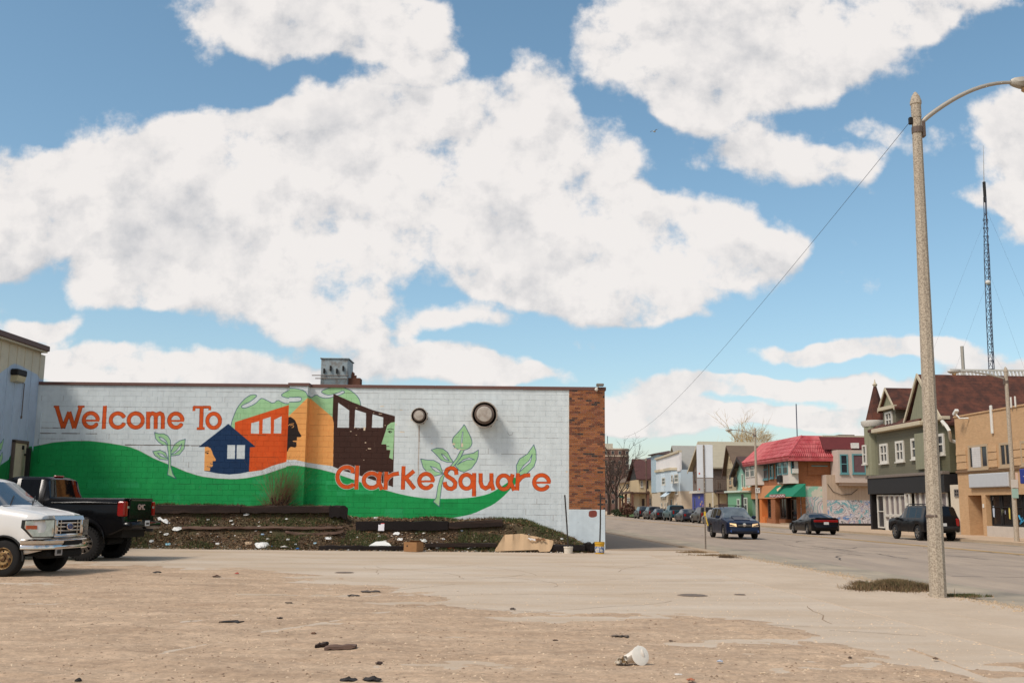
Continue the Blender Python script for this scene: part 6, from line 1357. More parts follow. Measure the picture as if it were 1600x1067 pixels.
b = MB(); b.box(XC, XC + .024, .5, ysd(1291), zsd(776) + .004, zsd(759.5)); b.build('painted_mural_panel', m_mint, H.r, label='upper mint and cream part of the street art')
b = MB(); b.bbox(XC + .01, XC + .25, .25, .6, .0, zsd(757), .02); b.build('corner_pier', m_ob2, H.r)
# awning
ax0, ax1 = H.fx(1201, -.9), H.fx(1245.5, -.9); za, zb_ = H.z(1222, 757.5, -.1), H.z(1222, 775.5, -1.3)
m_awn = mat('green_canvas', srgb(22, 118, 88), .8, var=.07); aw = bpy.data.objects.new('awning', None); COL.objects.link(aw); aw.parent = H.r
b = MB(); b.prism([(ax0, -.13, za), (ax0, -1.35, zb_ + .02), (ax0, -1.35, zb_ - .04), (ax0, -.13, za - .1)], (ax1 - ax0, 0, 0)); b.build('canvas', m_awn, aw); 
for xx in (ax0 + .005, ax1 - .015): b = MB(); b.prism([(xx, -.14, za - .1), (xx, -1.34, zb_ - .04), (xx, -.14, zb_ - .04)], (.02, 0, 0)); b.build('canvas_side', m_awn, aw)
q0, q1 = H.f(1218, 768, -.85), H.f(1224, 760.5, -.4); b = MB(); b.prism([(q0.x - .3, -1.0, q0.z + .2), (q0.x + .25, -1.12, q0.z + .02), (q1.x + .18, -.4, q1.z + .2), (q1.x + .02, -.4, q1.z + .2)], (0, -.03, .03)); b.build('feather_emblem', mat('emblem_cream', srgb(226, 190, 150), .7), aw)
q0, q1 = H.f(1204.5, 777.5, -1.3), H.f(1228, 771.5, -1.3); sgn = H.box('shop_name_board', q0.x, q1.x, -1.42, -1.37, q0.z, q1.z, mat('maroon_board', srgb(150, 96, 96), .7)); 
r = random.Random(4); b = MB(); x = q0.x + .1
while x < q1.x - .15:
    w_ = r.uniform(.10, .26); h0 = q0.z + .10; h1 = q1.z - r.uniform(.05, .22); b.box(x, x + .05, -1.44, -1.42, h0, h1); b.box(x + .05, x + w_, -1.44, -1.42, *sorted((h1 - .07, h1))) ; x += w_ + .08
b.build('worn_lettering', m_wht, H.r)
H.box('valance', H.fx(1228, -1.3), ax1 - .4, -1.36, -1.30, H.z(1235, 777, -1.3), zb_ - .04, m_orng)

# --- rear wing with bay, maroon mansard and mural, facing down the street
XW_ = XC + 1.2; yw0 = HR.sd(1291.5, 760, XW_).y; yw1 = yw0 + 9
m_beige = add_bands(mat('beige_vertical_board', srgb(178, 156, 134), .8, var=.05), 'X', .3, .02, .86, .12); m_pink = mat('pinkish_render', srgb(192, 174, 160), .8, var=.05)
zS = lambda py, px=1330, x=None: HR.sd(px, py, x or XW_).z
yS = lambda px, x=None: HR.sd(px, 760, x or XW_).y
w1 = thing('mural_wing', 'boarded rear wing with projecting bay, maroon band and street art beside the red roof', 'building', HR.o, ANG); Hs = HR.r; HR.r = w1; H = HR
H.box('wall', XC - 6, XW_, yw0, yw1, -.2, zS(742), m_pink); H.box('brick_wall', XC - 6, XW_ - 1.1, yS(1270), yw1, zS(742) + .003, zS(702), m_ob)
b = MB(); b.box(XW_, XW_ + .05, yw0, yw1, zS(781), zS(742)); b.build('board_panel', m_beige, w1)
b = MB(); b.box(XW_, XW_ + .04, yw0, yw1, .2, zS(781) - .004); b.build('painted_mural_panel', m_art, w1); H.box('plinth', XW_, XW_ + .06, yw0, yw1, -.2, .19, m_gdark)
xb1 = XW_ + .9; ba, bc = yS(1311, xb1), yS(1364, xb1); bz0, bz1 = HR.sd(1335, 754, xb1).z, HR.sd(1335, 703, xb1).z
H.box('bay', XW_ - 1, xb1, ba, bc + 2, bz0, bz1, m_pink); H.box('bay_soffit', XW_ - 1, xb1 - .3, ba + .3, bc + 2, bz0 - .25, bz0 - .003, m_pink)
H.ws(1312.5, 709.5, 1325, 740, m_teal, xb1, fw=.12); H.ws(1331.5, 709, 1353, 740, m_teal, xb1, gm=mat('maroon_curtain', srgb(104, 74, 76), .7, var=.3, vscale=4), fw=.13, mid=False)
b = MB(); q = HR.sd(1280, 700, XW_ - .3); b.prism([(XW_ - .4, yS(1289, XW_ - .4), zS(702)), (XW_ - .4, yw1, zS(702)), (XW_ - 1.4, yw1, zS(681)), (XW_ - 1.4, yS(1289, XW_ - .4), zS(681))], (-.1, 0, 0)); b.build('maroon_mansard', mat('maroon_shingle', srgb(98, 40, 40), .85, var=.12), w1)
H.box('eave_board', XW_ - .5, XW_ - .3, yS(1305), yw1, zS(703.5), zS(701.5), m_fas); H.box('roof_curb', XW_ - 8, XW_ - 1.6, yS(1289, XW_ - 1.6), yw1, zS(700), zS(678.5), m_trim); a_ = yS(1339, XW_ + .1)
H.box('white_vent_plate', XW_ - .6, XW_ - .1, yS(1335, XW_ - .1), yS(1345, XW_ - .1), zS(700), zS(691.5), m_wht)
cb_ = [HR.sd(x, y, XW_ + .12) for x, y in ((1293, 756), (1302, 768), (1315, 773), (1330, 772), (1340, 764))]; MB().tube(cb_, .025, 5).build('loose_cable', m_dark, w1)
HR.r = Hs
# thin antenna behind
p = atY(1246, 690, 110); t = MB().tube([(p.x, 110, 5), (p.x, 110, atY(1246, 631, 110).z)], .06, 5).build('antenna_rod', m_mast); tag(t, 'thin dark antenna rod rising behind the red tile roof', 'antenna')

# --- small green gabled shop
def gable_house(name, label, c0, c1, eave_py, peak_py, wallm, roofm, off=0., trim=None, dp=12, peak_t=.5, over=.3, gablem=None, base=None):
    H = House(name, label, c0, off); x1 = H.fx(c1); zE = H.z((c0 + c1) / 2, eave_py); zp = H.z((c0 + c1) / 2, peak_py); xm = x1 * peak_t
    H.box('wall', 0, x1, 0, dp, -.2, zE, wallm); H.prism('gable_wall', [(0, 0, zE), (x1, 0, zE), (xm, 0, zp - .1)], (0, dp, 0), gablem or wallm)
    for xa in (x1 + over, -over):
        H.prism('roof', [(xm, -over, zp + .1), (xa, -over, zE - .15), (xa, dp, zE - .15), (xm, dp, zp + .1)], (0, 0, .18), roofm); H.prism('barge_board', [(xm, -over - .05, zp + .12), (xa, -over - .05, zE - .12), (xa, -over - .05, zE - .4), (xm, -over - .05, zp - .2)], (0, .04, 0), trim or m_trim)
    H.x1, H.zE, H.zp = x1, zE, zp; return H
m_mintw = add_bands(mat('mint_siding', srgb(136, 178, 158), .7, var=.06), 'Z', .22, .02, .85, .14); m_mintf = mat('green_shopfront', srgb(110, 160, 124), .7, var=.06); m_grn = mat('white_green_trim', srgb(196, 206, 190), .7)
m_dkroof = mat('dark_brown_roof', srgb(78, 60, 54), .9, var=.15, vscale=2)
H = gable_house('green_gabled_shop', 'small mint green gabled shop beside the red roofed building', 1150.5, 1175, 742, 716, m_mintw, m_dkroof, -.0, trim=mat('dark_trim', srgb(50, 44, 40), .8), peak_t=.42, over=.55)
H.box('shopfront', .02, H.x1 - .02, -1.0, 0, -.2, H.z(1160, 769, -1.), m_mintf); H.box('shop_cornice', -.2, H.x1 + .1, -1.3, .0, H.z(1160, 769, -1.), H.z(1160, 766, -1.), m_grn, c=.03)
for (a, y0_, c, y1_) in ((1159, 740, 1162, 762), (1165, 738, 1168, 761), (1170, 738, 1173, 760)): H.wf(a, y0_, c, y1_, m_grn, fw=.1, mid=False)
for (a, y0_, c, y1_) in ((1152, 779, 1156.5, 798), (1163, 777, 1168, 799)): H.wf(a, y0_, c, y1_, m_grn, y=-1., fw=.12)
H.box('shop_door', H.fx(1158, -1), H.fx(1161.5, -1), -1.03, -1.0, 0, H.z(1160, 772, -1), m_gdark)
# --- beige gabled house
m_bsid = add_bands(mat('beige_siding', srgb(186, 170, 138), .75, var=.06), 'Z', .22, .02, .86, .14); m_broof = mat('grey_brown_roof', srgb(106, 88, 72), .9, var=.15, vscale=1.5)
add_bands(m_broof, 'Z', .2, .01, .88, .2)
H = House('beige_gabled_house', 'narrow beige sided house with a tall grey-brown gable roof', 1136.5); x1 = H.fx(1152); zE = H.z(1147, 731); zp = H.z(1143, 700)
H.box('wall', 0, x1, 0, 16, -.2, zE, m_bsid); xg = x1 * .35; H.prism('gable_wall', [(0, 0, zE - 1.2), (0, 0, zE), (xg, 0, zp), (x1, 0, zE)], (0, 16, 0), m_bsid)
H.prism('roof', [(xg, -.4, zp + .15), (x1 + .6, -.4, zE - .3), (x1 + .6, 18, zE - .3), (xg, 18, zp + .15)], (0, 0, .2), m_broof); H.prism('roof', [(xg, -.4, zp + .15), (-.5, -.4, zE - .8), (-.5, 18, zE - .8), (xg, 18, zp + .15)], (0, 0, .2), m_broof)
H.prism('barge_board', [(xg, -.45, zp + .2), (-.5, -.45, zE - .75), (-.5, -.45, zE - 1.1), (xg, -.45, zp - .15)], (0, .05, 0), m_brnwood)
H.wf(1139.3, 740, 1143.8, 759, m_beigefr, fw=.13, mid=True); H.wf(1140.3, 715, 1142.4, 722, m_beigefr, fw=.1, mid=False, sill=False)
q = H.f(1153.5, 752, -.3); MB().lathe([(.001, -.1), (.55, .0), (.6, .1)], 16, c=(x1 + .1, -.35, q.z), axis='y').build('satellite_dish', m_dark, H.r, 50)
H.box('porch', -.3, x1 - .2, -1.2, 0, H.z(1143, 770, -1), H.z(1143, 767, -1), m_brnwood); H.box('porch_wall', 0, x1 - .3, -.9, 0, -.2, H.z(1143, 786, -1), m_brnwood); H.win('f', -.02, x1 * .35, x1 * .7, .6, H.z(1143, 771), m_brnwood, fw=.2, sill=False, name='porch_door')
for q in (.1, x1 - .5): H.box('porch_post', q, q + .15, -1.1, -.95, -.2, H.z(1143, 770, -1), m_brnwood)
# --- long-roofed house with balcony over a blue shop front: gable to the street, broad slope towards us
m_lroof = add_bands(mat('tan_grey_roof', srgb(166, 156, 134), .9, var=.08, vscale=1.5), 'Z', .2, .01, .9, .2); m_weath = add_bands(mat('weathered_board', srgb(118, 102, 90), .9, var=.1, vscale=2), 'Z', .24, .02, .82, .15)
m_blue = mat('cobalt_paint', srgb(66, 72, 146), .7, var=.1, vscale=1.5, col2=srgb(84, 92, 130), c2amt=.3, c2scale=.8)
H = House('balcony_house', 'grey boarded house with a broad tan-grey roof above a cobalt blue shop front', 1083); x1 = H.fx(1114.5); z1b = H.z(1092, 770.5); zE = H.sd(1125, 731, x1).z; zr = H.z(1098, 692.5)
H.box('ground_floor_wall', 0, x1, 0, 16, -.2, z1b, m_bsid); H.box('wall', 0, x1, .02, 16, z1b, zE, m_weath); xm = x1 * .5
H.prism('gable_wall', [(0, .02, zE), (x1, .02, zE), (xm, .02, zr - .1)], (0, .3, 0), m_weath)
for xa in (-.6, x1 + .5): H.prism('roof', [(xm, -.5, zr + .1), (xa, -.5, zE - .1), (xa, 17, zE - .1), (xm, 17, zr + .1)], (0, 0, .18), m_lroof); H.prism('barge_board', [(xm, -.58, zr + .15), (xa, -.58, zE - .05), (xa, -.58, zE - .35), (xm, -.58, zr - .2)], (0, .06, 0), m_trim)
xb_ = H.fx(1101.5); H.box('shopfront', .02, xb_, -.12, 0, -.2, z1b - .02, m_blue); H.box('cornice', -.2, x1 * .62, -.45, .02, z1b - .02, z1b + .28, m_wfr, c=.04)
H.wf(1085, 737, 1087.5, 752, m_brnwood, y=.02, fw=.1); H.win('f', -.12, H.fx(1085.5), H.fx(1088.5), .2, z1b - .5, m_blue, m_glass2, fw=.12, name='shop_door', sill=False)
r = random.Random(8)
for k in range(9): q = (r.uniform(.5, .95) * xb_, r.uniform(1.0, z1b - .5)); MB().lathe([(.16, -.02), (.16, 0)], 8, c=(q[0], -.14, q[1]), axis='y').build('painted_flower', litmat(r.choice([(206, 176, 90), (200, 150, 120), (120, 160, 150)])), H.r)
q0 = H.sd(1114.5, 764, x1); q1 = H.sd(1137, 764, x1); zb1, zb2 = H.sd(1125, 767, x1).z, H.sd(1125, 751, x1).z
H.box('balcony_deck', x1, x1 + 1.1, .1, 7, zb1 - .2, zb1 + .1, m_gdark); H.box('balcony_rail', x1 + 1.02, x1 + 1.1, .1, 7, zb2, zb2 + .12, m_weath); H.box('balcony_shade_wall', x1 + .003, x1 + .02, .2, 7, zb2 + .2, zE - .3, m_weath)
for k in range(26): H.box('baluster', x1 + 1.03, x1 + 1.09, .15 + k * .26, .25 + k * .26, zb1 + .1, zb2, m_weath)
H.ws(1121.5, 753, 1124.5, 762, m_brnwood, x1 + .02, fw=.1, mid=False, sill=False); H.wf(1108.8, 786, 1110.5, 800, m_dark, fw=.05, sill=False)
H.box('drain_pipe', x1 - .2, x1 - .05, -.12, -.0, 0, z1b, m_wfr)
# --- white parapet shops: pale blue front with long white false front
m_pb = mat('pale_blue_siding', srgb(188, 200, 206), .7, var=.05, vscale=1); m_pb2 = add_bands(mat('pale_blue_side', srgb(168, 186, 194), .7, var=.05), 'Z', .25, .02, .88, .14); m_wp = mat('white_parapet', srgb(220, 214, 210), .7, var=.06, vscale=1.2); m_cream2 = mat('cream_ground_floor', srgb(196, 178, 154), .8, var=.06)
H = House('white_parapet_shops', 'long pale blue shop row with a white sweeping false front', 1018.5); x1 = H.fx(1063.5)
zp0, zp1 = H.z(1030, 717.5), H.z(1062, 706.5); zc0, zc1 = H.z(1040, 737), H.z(1055, 730)
z2_ = H.z(1045, 768)
H.box('wall', 0, x1, .05, 11, z2_, zc0, m_pb); H.box('ground_floor_wall', 0, x1, .05, 11, -.2, z2_ - .003, m_cream2)
pf = []
for k in range(13): t = k / 12; pf.append((H.fx(1026.5) + (x1 - H.fx(1026.5)) * t, 0, zp0 + (zp1 - zp0) * (t ** 1.4)))
H.prism('false_front', [(pf[0][0], -.1, zc0 - .2)] + [(a, -.1, c) for a, _, c in pf] + [(x1, -.1, zc0 - .2)], (0, .3, 0), m_wp)
for a, c in zip(pf[:-1], pf[1:]): H.prism('parapet_moulding', [(a[0], -.32, a[2]), (c[0], -.32, c[2]), (c[0], -.32, c[2] + .28), (a[0], -.32, a[2] + .28)], (0, .55, 0), m_trim)
xq = H.fx(1026.5); H.box('end_block', 0, xq, -.05, 5, z2_, H.z(1022, 711), m_pb2); H.prism('end_roof', [(-.3, -.5, H.z(1022, 711)), (xq + .3, -.5, H.z(1022, 711)), (xq + .3, 5.2, H.z(1022, 711)), (xq * .5, 2.4, H.z(1024, 704.5))], (0, 0, .15), m_dkroof); H.prism('end_roof', [(-.3, -.5, H.z(1022, 711) + .02), (xq * .5, 2.4, H.z(1024, 704.5)), (xq + .3, 5.2, H.z(1022, 711) + .02), (-.3, 5.2, H.z(1022, 711) + .02)], (0, 0, .13), m_dkroof)
# bay fronts under the cornice
for (a, c) in ((1033, 1041), (1047.5, 1057)):
    xa, xc = H.fx(a), H.fx(c); MB().prism([(xa - 1.0, .0, z2_), (xa, -.8, z2_), (xc, -.8, z2_), (xc + 1.0, .0, z2_)], (0, 0, zc0 - z2_ + .2)).build('bay', m_pb, H.r); MB().prism([(xa - 1.2, .0, zc0 + .0), (xa - .1, -1.0, zc0), (xc + .1, -1.0, zc0), (xc + 1.2, .0, zc0)], (0, 0, .35)).build('bay_cornice', m_trim, H.r)
for (a, y0_, c, y1_, yy) in ((1030, 746, 1032, 758, .03), (1034.5, 746, 1039.5, 757.5, -.81), (1043.5, 745, 1046.5, 756, .03), (1049, 741.5, 1051.5, 754, -.81), (1054, 740.5, 1060, 753.5, -.81)): H.wf(a, y0_, c, y1_, m_wfr, y=yy, fw=.14)
H.wf(1035.5, 768, 1039.5, 777.5, m_wfr, fw=.12); H.wf(1055, 766, 1059.5, 772, m_wfr, fw=.12)
for (a, c) in ((1033, 1035), (1038.5, 1040), (1042, 1043.5), (1056, 1058)): H.wf(a, 785, c, 792, m_wfr, fw=.1, mid=False)
H.prism('awning', [(H.fx(1044.5), -.1, H.z(1048, 767)), (H.fx(1053), -.1, H.z(1048, 767)), (H.fx(1052), -1.2, H.z(1048, 776)), (H.fx(1043.5), -1.2, H.z(1048, 776))], (0, 0, .06), m_pb); H.win('f', -.01, H.fx(1047), H.fx(1051.5), .1, H.z(1048, 778), m_cream2, m_glass2, fw=.15, name='shop_door', sill=False)
# --- pale blue house with a steep grey roof rising behind the false front
m_groof = add_bands(mat('grey_roof', srgb(152, 148, 140), .9, var=.08, vscale=1.5), 'Z', .2, .01, .9, .2)
H = House('pale_blue_house', 'pale blue house with a steep light grey roof beside the white false front', 1046, .5); x1 = H.fx(1063.3, .0); zE = H.sd(1073, 733.5, x1).z; zr = H.z(1055, 697.5); xm = x1 * .52
H.box('wall', 0, x1, 0, 14, -.2, zE, m_pb2); H.prism('gable_wall', [(0, 0, zE), (x1, 0, zE), (xm, 0, zr)], (0, .3, 0), m_trim)
for xa in (-.4, x1 + .5): H.prism('roof', [(xm, -.4, zr), (xa, -.4, zE - .1), (xa, 15, zE - .1), (xm, 15, zr)], (0, 0, .18), m_groof)
yq = H.sd(1066, 770, x1).y; ye_ = H.sd(1078, 770, x1).y
z_ = lambda py: H.sd(1070, py, x1 + .9).z
H.box('porch_box', x1, x1 + .9, .1, 2.6, z_(763), z_(754), m_wp); H.box('porch_rail', x1 + .8, x1 + .9, .1, 2.6, z_(773), z_(764.5), m_weath); H.box('porch_post', x1 + .7, x1 + .9, 2.4, 2.6, 0, z_(763), m_pb); H.box('porch_post', x1 + .7, x1 + .9, .1, .3, 0, z_(763), m_cream2)
H.box('lower_wall', x1, x1 + .03, 0, 6, -.2, z_(775), m_cream2); H.ws(1066, 783, 1068, 791, m_wfr, x1 + .03, fw=.08, mid=False); H.ws(1070, 778, 1074.5, 795, m_weath, x1 + .03, gm=m_glass2, fw=.12, sill=False, name='house_door')
# --- cream house with maroon roof and porch, far end
m_crm = mat('cream_wall', srgb(202, 178, 140), .8, var=.05); m_mroof = mat('maroon_roof', srgb(84, 54, 50), .9, var=.1)
H = House('brown_roofed_house', 'cream house with a steep maroon roof and dark porch near the far end', 984, .5); x1 = H.fx(998.5); zE = H.sd(1008, 749, x1).z; zr = H.z(996, 717.5); xm = x1 * .6
H.box('wall', 0, x1, 0, 12, -.2, zE, m_crm); H.prism('gable_wall', [(0, 0, zE), (x1, 0, zE), (xm, 0, zr)], (0, .3, 0), m_gdark)
for xa in (-.6, x1 + .5): H.prism('roof', [(xm, -.5, zr), (xa, -.5, zE - .1), (xa, 13, zE - .1), (xm, 13, zr)], (0, 0, .2), m_mroof)
H.ws(1001, 750.5, 1004.5, 761, m_wfr, x1, gm=m_curt, fw=.1); H.ws(1009, 751, 1013, 763, m_gdark, x1, fw=.2, sill=False); H.ws(1014, 778, 1017.5, 790, m_wfr, x1, fw=.1)
m_pbk = mat('porch_brick', srgb(120, 84, 66), .9, var=.1); z_ = lambda py: H.sd(1003, py, x1 + 1.5).z
H.prism('porch_roof', [(-3, -1.8, z_(771)), (x1 + 1.6, -1.8, z_(771)), (x1 + 1.6, 1.6, z_(771)), (x1, 1.6, z_(768)), (-3, 0, z_(768))], (0, 0, .25), m_brnwood)
for xx, yy in ((-2.8, -1.6), (x1 * .4, -1.6), (x1 + 1.1, -1.6), (x1 + 1.1, 1.1)): H.box('porch_post', xx, xx + .4, yy, yy + .4, -.2, z_(771), m_pbk)
H.box('porch_base', -2.8, x1 + 1.4, -1.5, -1.3, -.2, 1.0, m_pbk); H.box('porch_base', x1 + 1.2, x1 + 1.4, -1.3, 1.5, -.2, 1.0, m_pbk); H.ws(1003, 779, 1007, 795, m_brnwood, x1, fw=.15, name='porch_door', sill=False)
# --- cream house with tan roof left of it
H = House('cream_house', 'cream two-storey house with a shaggy tan roof behind bare trees', 966, 3.); x1 = H.fx(997, 0); zE = H.z(985, 752); zr = H.z(990, 734, 4)
H.box('wall', 0, x1, 0, 12, -.2, zE, m_crm); H.prism('roof', [(-1, -.6, zE - .2), (x1 + 1, -.6, zE - .2), (x1 - 1, 5, zr), (3, 5, zr)], (0, 0, .2), m_broof); H.prism('roof', [(x1 + 1, -.6, zE - .2), (x1 + 1, 12, zE - .2), (x1 - 1, 7, zr), (x1 - 1, 5, zr)], (0, 0, .2), m_broof)
H.wf(978, 777, 985, 785, m_wfr, fw=.15, vm=1); H.wf(979, 756, 982, 763, m_gdark, fw=.2, sill=False)
# dark-roofed house behind
H = House('slate_roofed_house', 'dark slate roof of a house showing behind the maroon roof', 980, 14.); x1 = H.fx(999); H.box('wall', 0, x1, 0, 10, -.2, H.z(990, 738), m_crm); H.prism('roof', [(0, 0, H.z(990, 738)), (x1, 0, H.z(990, 738)), (x1, 5, H.z(990, 721.5, 5)), (0, 5, H.z(990, 721.5, 5))], (0, 0, .2), mat('slate', srgb(62, 62, 68), .8, var=.1))
H.prism('roof', [(0, 10, H.z(990, 738)), (x1, 10, H.z(990, 738)), (x1, 5, H.z(990, 721.5, 5)), (0, 5, H.z(990, 721.5, 5))], (0, 0, .2), mat('slate', srgb(62, 62, 68), .8, var=.1)); 
# --- brick tower block at the far left end
Yt = 330; a, c = atY(938, 760, Yt), atY(984.5, 760, Yt); zt_ = atY(965, 702, Yt).z; m_tw = brickmat('tower_brick', srgb(116, 82, 72), srgb(104, 74, 66), srgb(140, 110, 96)); tw = thing('brick_tower_block', 'brown brick apartment block with curved corner rising beyond the street', 'building', (a.x, Yt, 0))
W_ = c.x - a.x; pl = [(0, 0), (W_ - 3, 0)] + [(W_ - 3 + 3 * math.sin(R(q)), 3 - 3 * math.cos(R(q))) for q in (20, 45, 70, 90)] + [(W_, 16), (0, 16)]
MB().prism([(x, y, -.1) for x, y in pl], (0, 0, zt_)).build('wall', m_tw, tw); m_band = mat('pale_band', srgb(190, 170, 150), .8)
for zz_ in (zt_ - .1, zt_ - 2.3): MB().prism([(x + (.15 if x > 5 else 0), y - .15 if y < 1 else y, zz_) for x, y in pl], (0, 0, .45)).build('cornice', m_band, tw)
MB().box(0, W_ * .46, 3, 12, zt_ + .3, atY(950, 692, Yt).z).build('penthouse', mat('penthouse', srgb(186, 178, 160), .8), tw); MB().tube([(W_ * .3, 5, zt_), (W_ * .3, 5, zt_ + 4.6)], .12, 5).build('roof_mast', m_mast, tw)
for j in range(6):
    for i in range(4): x_ = 1.2 + i * 2.3; z_ = zt_ - 1.7 - j * 3.1; w = MB().box(x_, x_ + 1.0, -.05, .02, z_, z_ + 1.3).build('window', m_band, tw); MB().box(x_ + .1, x_ + .9, -.07, -.052, z_ + .1, z_ + 1.2).build('pane', m_glass, w)
# rooftop frame behind the brown roof, with its stack
Yb = 78; fr = thing('rooftop_billboard_frame', 'white slatted billboard frame top showing above the big brown roof', 'billboard', (atY(1491, 590, Yb).x, Yb, 0)); xo = fr.location.x
x1 = atY(1615, 590, Yb).x - xo; za, zb_ = atY(1550, 583, Yb).z, atY(1550, 590, Yb).z; MB().box(0, x1, 0, .12, zb_ - .3, zb_).build('lower_rail', m_wfr, fr); MB().box(-.3, x1, -.1, .0, za + .15, za + .28).build('top_rail', m_wfr, fr)
for k in range(22): x_ = x1 * k / 22; MB().prism([(x_, -.08, zb_), (x_ + .12, -.08, zb_), (x_ + .12 - .1, -.08, za + .15), (x_ - .1, -.08, za + .15)], (0, .08, 0)).build('slat', m_wfr, fr)
for k in range(4): MB().box(x1 * k / 4 + .5, x1 * k / 4 + .62, .15, .27, 0, zb_).build('frame_post', m_galvp, fr)
p = atY(1506.5, 600, 80); MB().tube([(p.x - xo, 2, 0), (p.x - xo, 2, atY(1506.5, 541, 80).z)], .13, 6).build('vent_stack', m_galvp, fr)

# --- near-side buildings out of view, added to give the cars something to reflect
for i, (y0, ln, h_, m_, lab) in enumerate(((66, 20, 6.2, m_bfar, 'unseen brick shop row added on the near side for car reflections'), (90, 16, 8.2, m_bsid, 'unseen beige sided house added farther up the near side for car reflections'), (112, 26, 7.0, m_ob, 'unseen orange brick building added farther up the near side for car reflections'), (146, 30, 8.5, m_crm, 'unseen cream house added at the far end of the near side for car reflections'))):
    t = thing('reflection_building', lab, 'building', (3.4 - .052 * (y0 - 38.5), y0, 0), .0519); MB().box(-14, 0, 0, ln, -.1, h_).build('wall', m_, t); MB().box(-14.1, .12, -.1, ln + .1, h_, h_ + .25).build('cornice', m_trim, t)
    for k in range(int(ln / 4)): w = MB().box(0, .06, 1.4 + k * 4, 3.0 + k * 4, 3.6, 5.2).build('window', m_wfr, t); MB().box(.06, .075, 1.5 + k * 4, 2.9 + k * 4, 3.7, 5.1).build('pane', m_glass, w); w = MB().box(0, .06, 1.0 + k * 4, 3.4 + k * 4, .6, 2.6).build('shop_window', m_wfr, t); MB().box(.06, .075, 1.1 + k * 4, 3.3 + k * 4, .7, 2.5).build('pane', m_glass2, w)

# ------------------------------------------------------------------ bare trees
def tree(px, base_py, Y, h, label, m, seed, spread=.5, kd=(4, 4), tr=.3, crown=1.0, zb=0):
    p = atY(px, 790, Y); t = thing('bare_tree', label, 'tree', (p.x, Y, zb)); r = random.Random(seed); b = MB(); b.tube([(0, 0, 0), (.1, 0, h * .2), (r.uniform(-.3, .3), 0, h * .38)], [tr, tr * .8, tr * .6], 7); b.build('trunk', m[0], t)
    b = MB()
    for k in range(7):
        d = Vector((r.gauss(0, .7) * crown, r.gauss(0, .5), 1)); branch_mesh(b, (0, 0, h * r.uniform(.22, .38)), d, h * r.uniform(.35, .55), tr * .4, 3, r, spread, .03, 4, 4, .58)
    b.build('crown', m[1], t); return t
mk = (mat('dark_trunk', srgb(58, 48, 42), .95), mat('dark_twigs', srgb(70, 56, 48), .95)); mg = (mat('golden_trunk', srgb(120, 98, 72), .95), mat('golden_twigs', srgb(190, 160, 112), .95))
tree(951, 800, 185, 13, 'dark bare tree nearest the painted building corner', mk, 1, tr=.32); tree(962, 800, 172, 10.5, 'smaller dark bare tree left of the cream house', mk, 5, tr=.28); tree(972, 800, 205, 12, 'bare dark tree spreading before the tan roof', mk, 9, tr=.25)
tg = tree(1180, 790, 150, 14.2, 'golden twiggy tree crown rising behind the red tile roof', mg, 3, tr=.3, spread=.45, crown=.35)
r = random.Random(6); b = MB()
for k in range(420):
    q = r.uniform(0, 6.28); e = math.sqrt(r.random()); c = Vector((2.3 * e * math.cos(q), 2.0 * e * math.sin(q), 10.6 + 2.4 * r.random() * (1 - .5 * e))); branch_mesh(b, c, (math.cos(q) * .8 + r.gauss(0, .4), math.sin(q) * .5, .7 + r.gauss(0, .4)), r.uniform(.5, 1.1), .018, 1, r, .6, -.05, 2, 3, .6)
b.build('twigs', mg[1], tg, kind='stuff')
def bush(px, Y, w, h, label, m, seed, off=0):
    p = atY(px, 795, Y); t = thing('bush', label, 'bush', (p.x, Y, .0)); r = random.Random(seed); b = MB()
    for k in range(500):
        d = Vector((r.gauss(0, 1), r.gauss(0, 1), r.gauss(0, 1))).normalized() * (r.random() ** .4); c = Vector((d.x * w, d.y * w, h * .55 + d.z * h * .5)); s_ = .13
        a = Vector((r.gauss(0, 1), r.gauss(0, 1), r.gauss(0, 1))).normalized() * s_; e = a.cross(Vector((r.gauss(0, 1), r.gauss(0, 1), 1))).normalized() * s_; b.quad(c - a, c - e, c + a, c + e)
    b.build('foliage', m, t); MB().tube([(0, 0, 0), (0, 0, h * .4)], .08, 5).build('stem', mk[0], t)
bush(980, 152, 1.1, 2.2, 'round brown bush before the porch of the cream house', mat('brown_leaf', srgb(92, 62, 48), .9, var=.2), 2); bush(968, 168, 1.5, 1.2, 'low dark green hedge left of the brown bush', mat('hedge', srgb(58, 66, 40), .9, var=.2), 4)
b = MB(); 
for (x0, y0, x1, y1) in ((966, 160, 990, 150),):
    a = atY(962, 800, 175); c = atY(991, 800, 150); b.quad((a.x, 175, .1), (c.x, 150, .1), (c.x + 3, 152, .35), (a.x + 3, 177, .35))
b.build('lawn', mat('lawn_green', srgb(70, 92, 46), .95, var=.15, vscale=2), kind='structure')
# screen of distant roofs closing the street end
for i, (x, Y, w_, h_, d_, lab) in enumerate(((9.5, 330, 9, 7, 8, 'distant low house closing the end of the street, left one'), (21, 345, 10, 8, 8, 'distant low house closing the end of the street, right one'))):
    t = thing('distant_house', lab, 'building', (x, Y, 0)); MB().box(-w_ / 2, w_ / 2, 0, d_, 0, h_ * .6).build('wall', m_crm if i else m_tw, t); MB().prism([(-w_ / 2 - .3, -.3, h_ * .6), (w_ / 2 + .3, -.3, h_ * .6), (0, -.3, h_)], (0, d_, 0)).build('roof', m_dkroof, t)

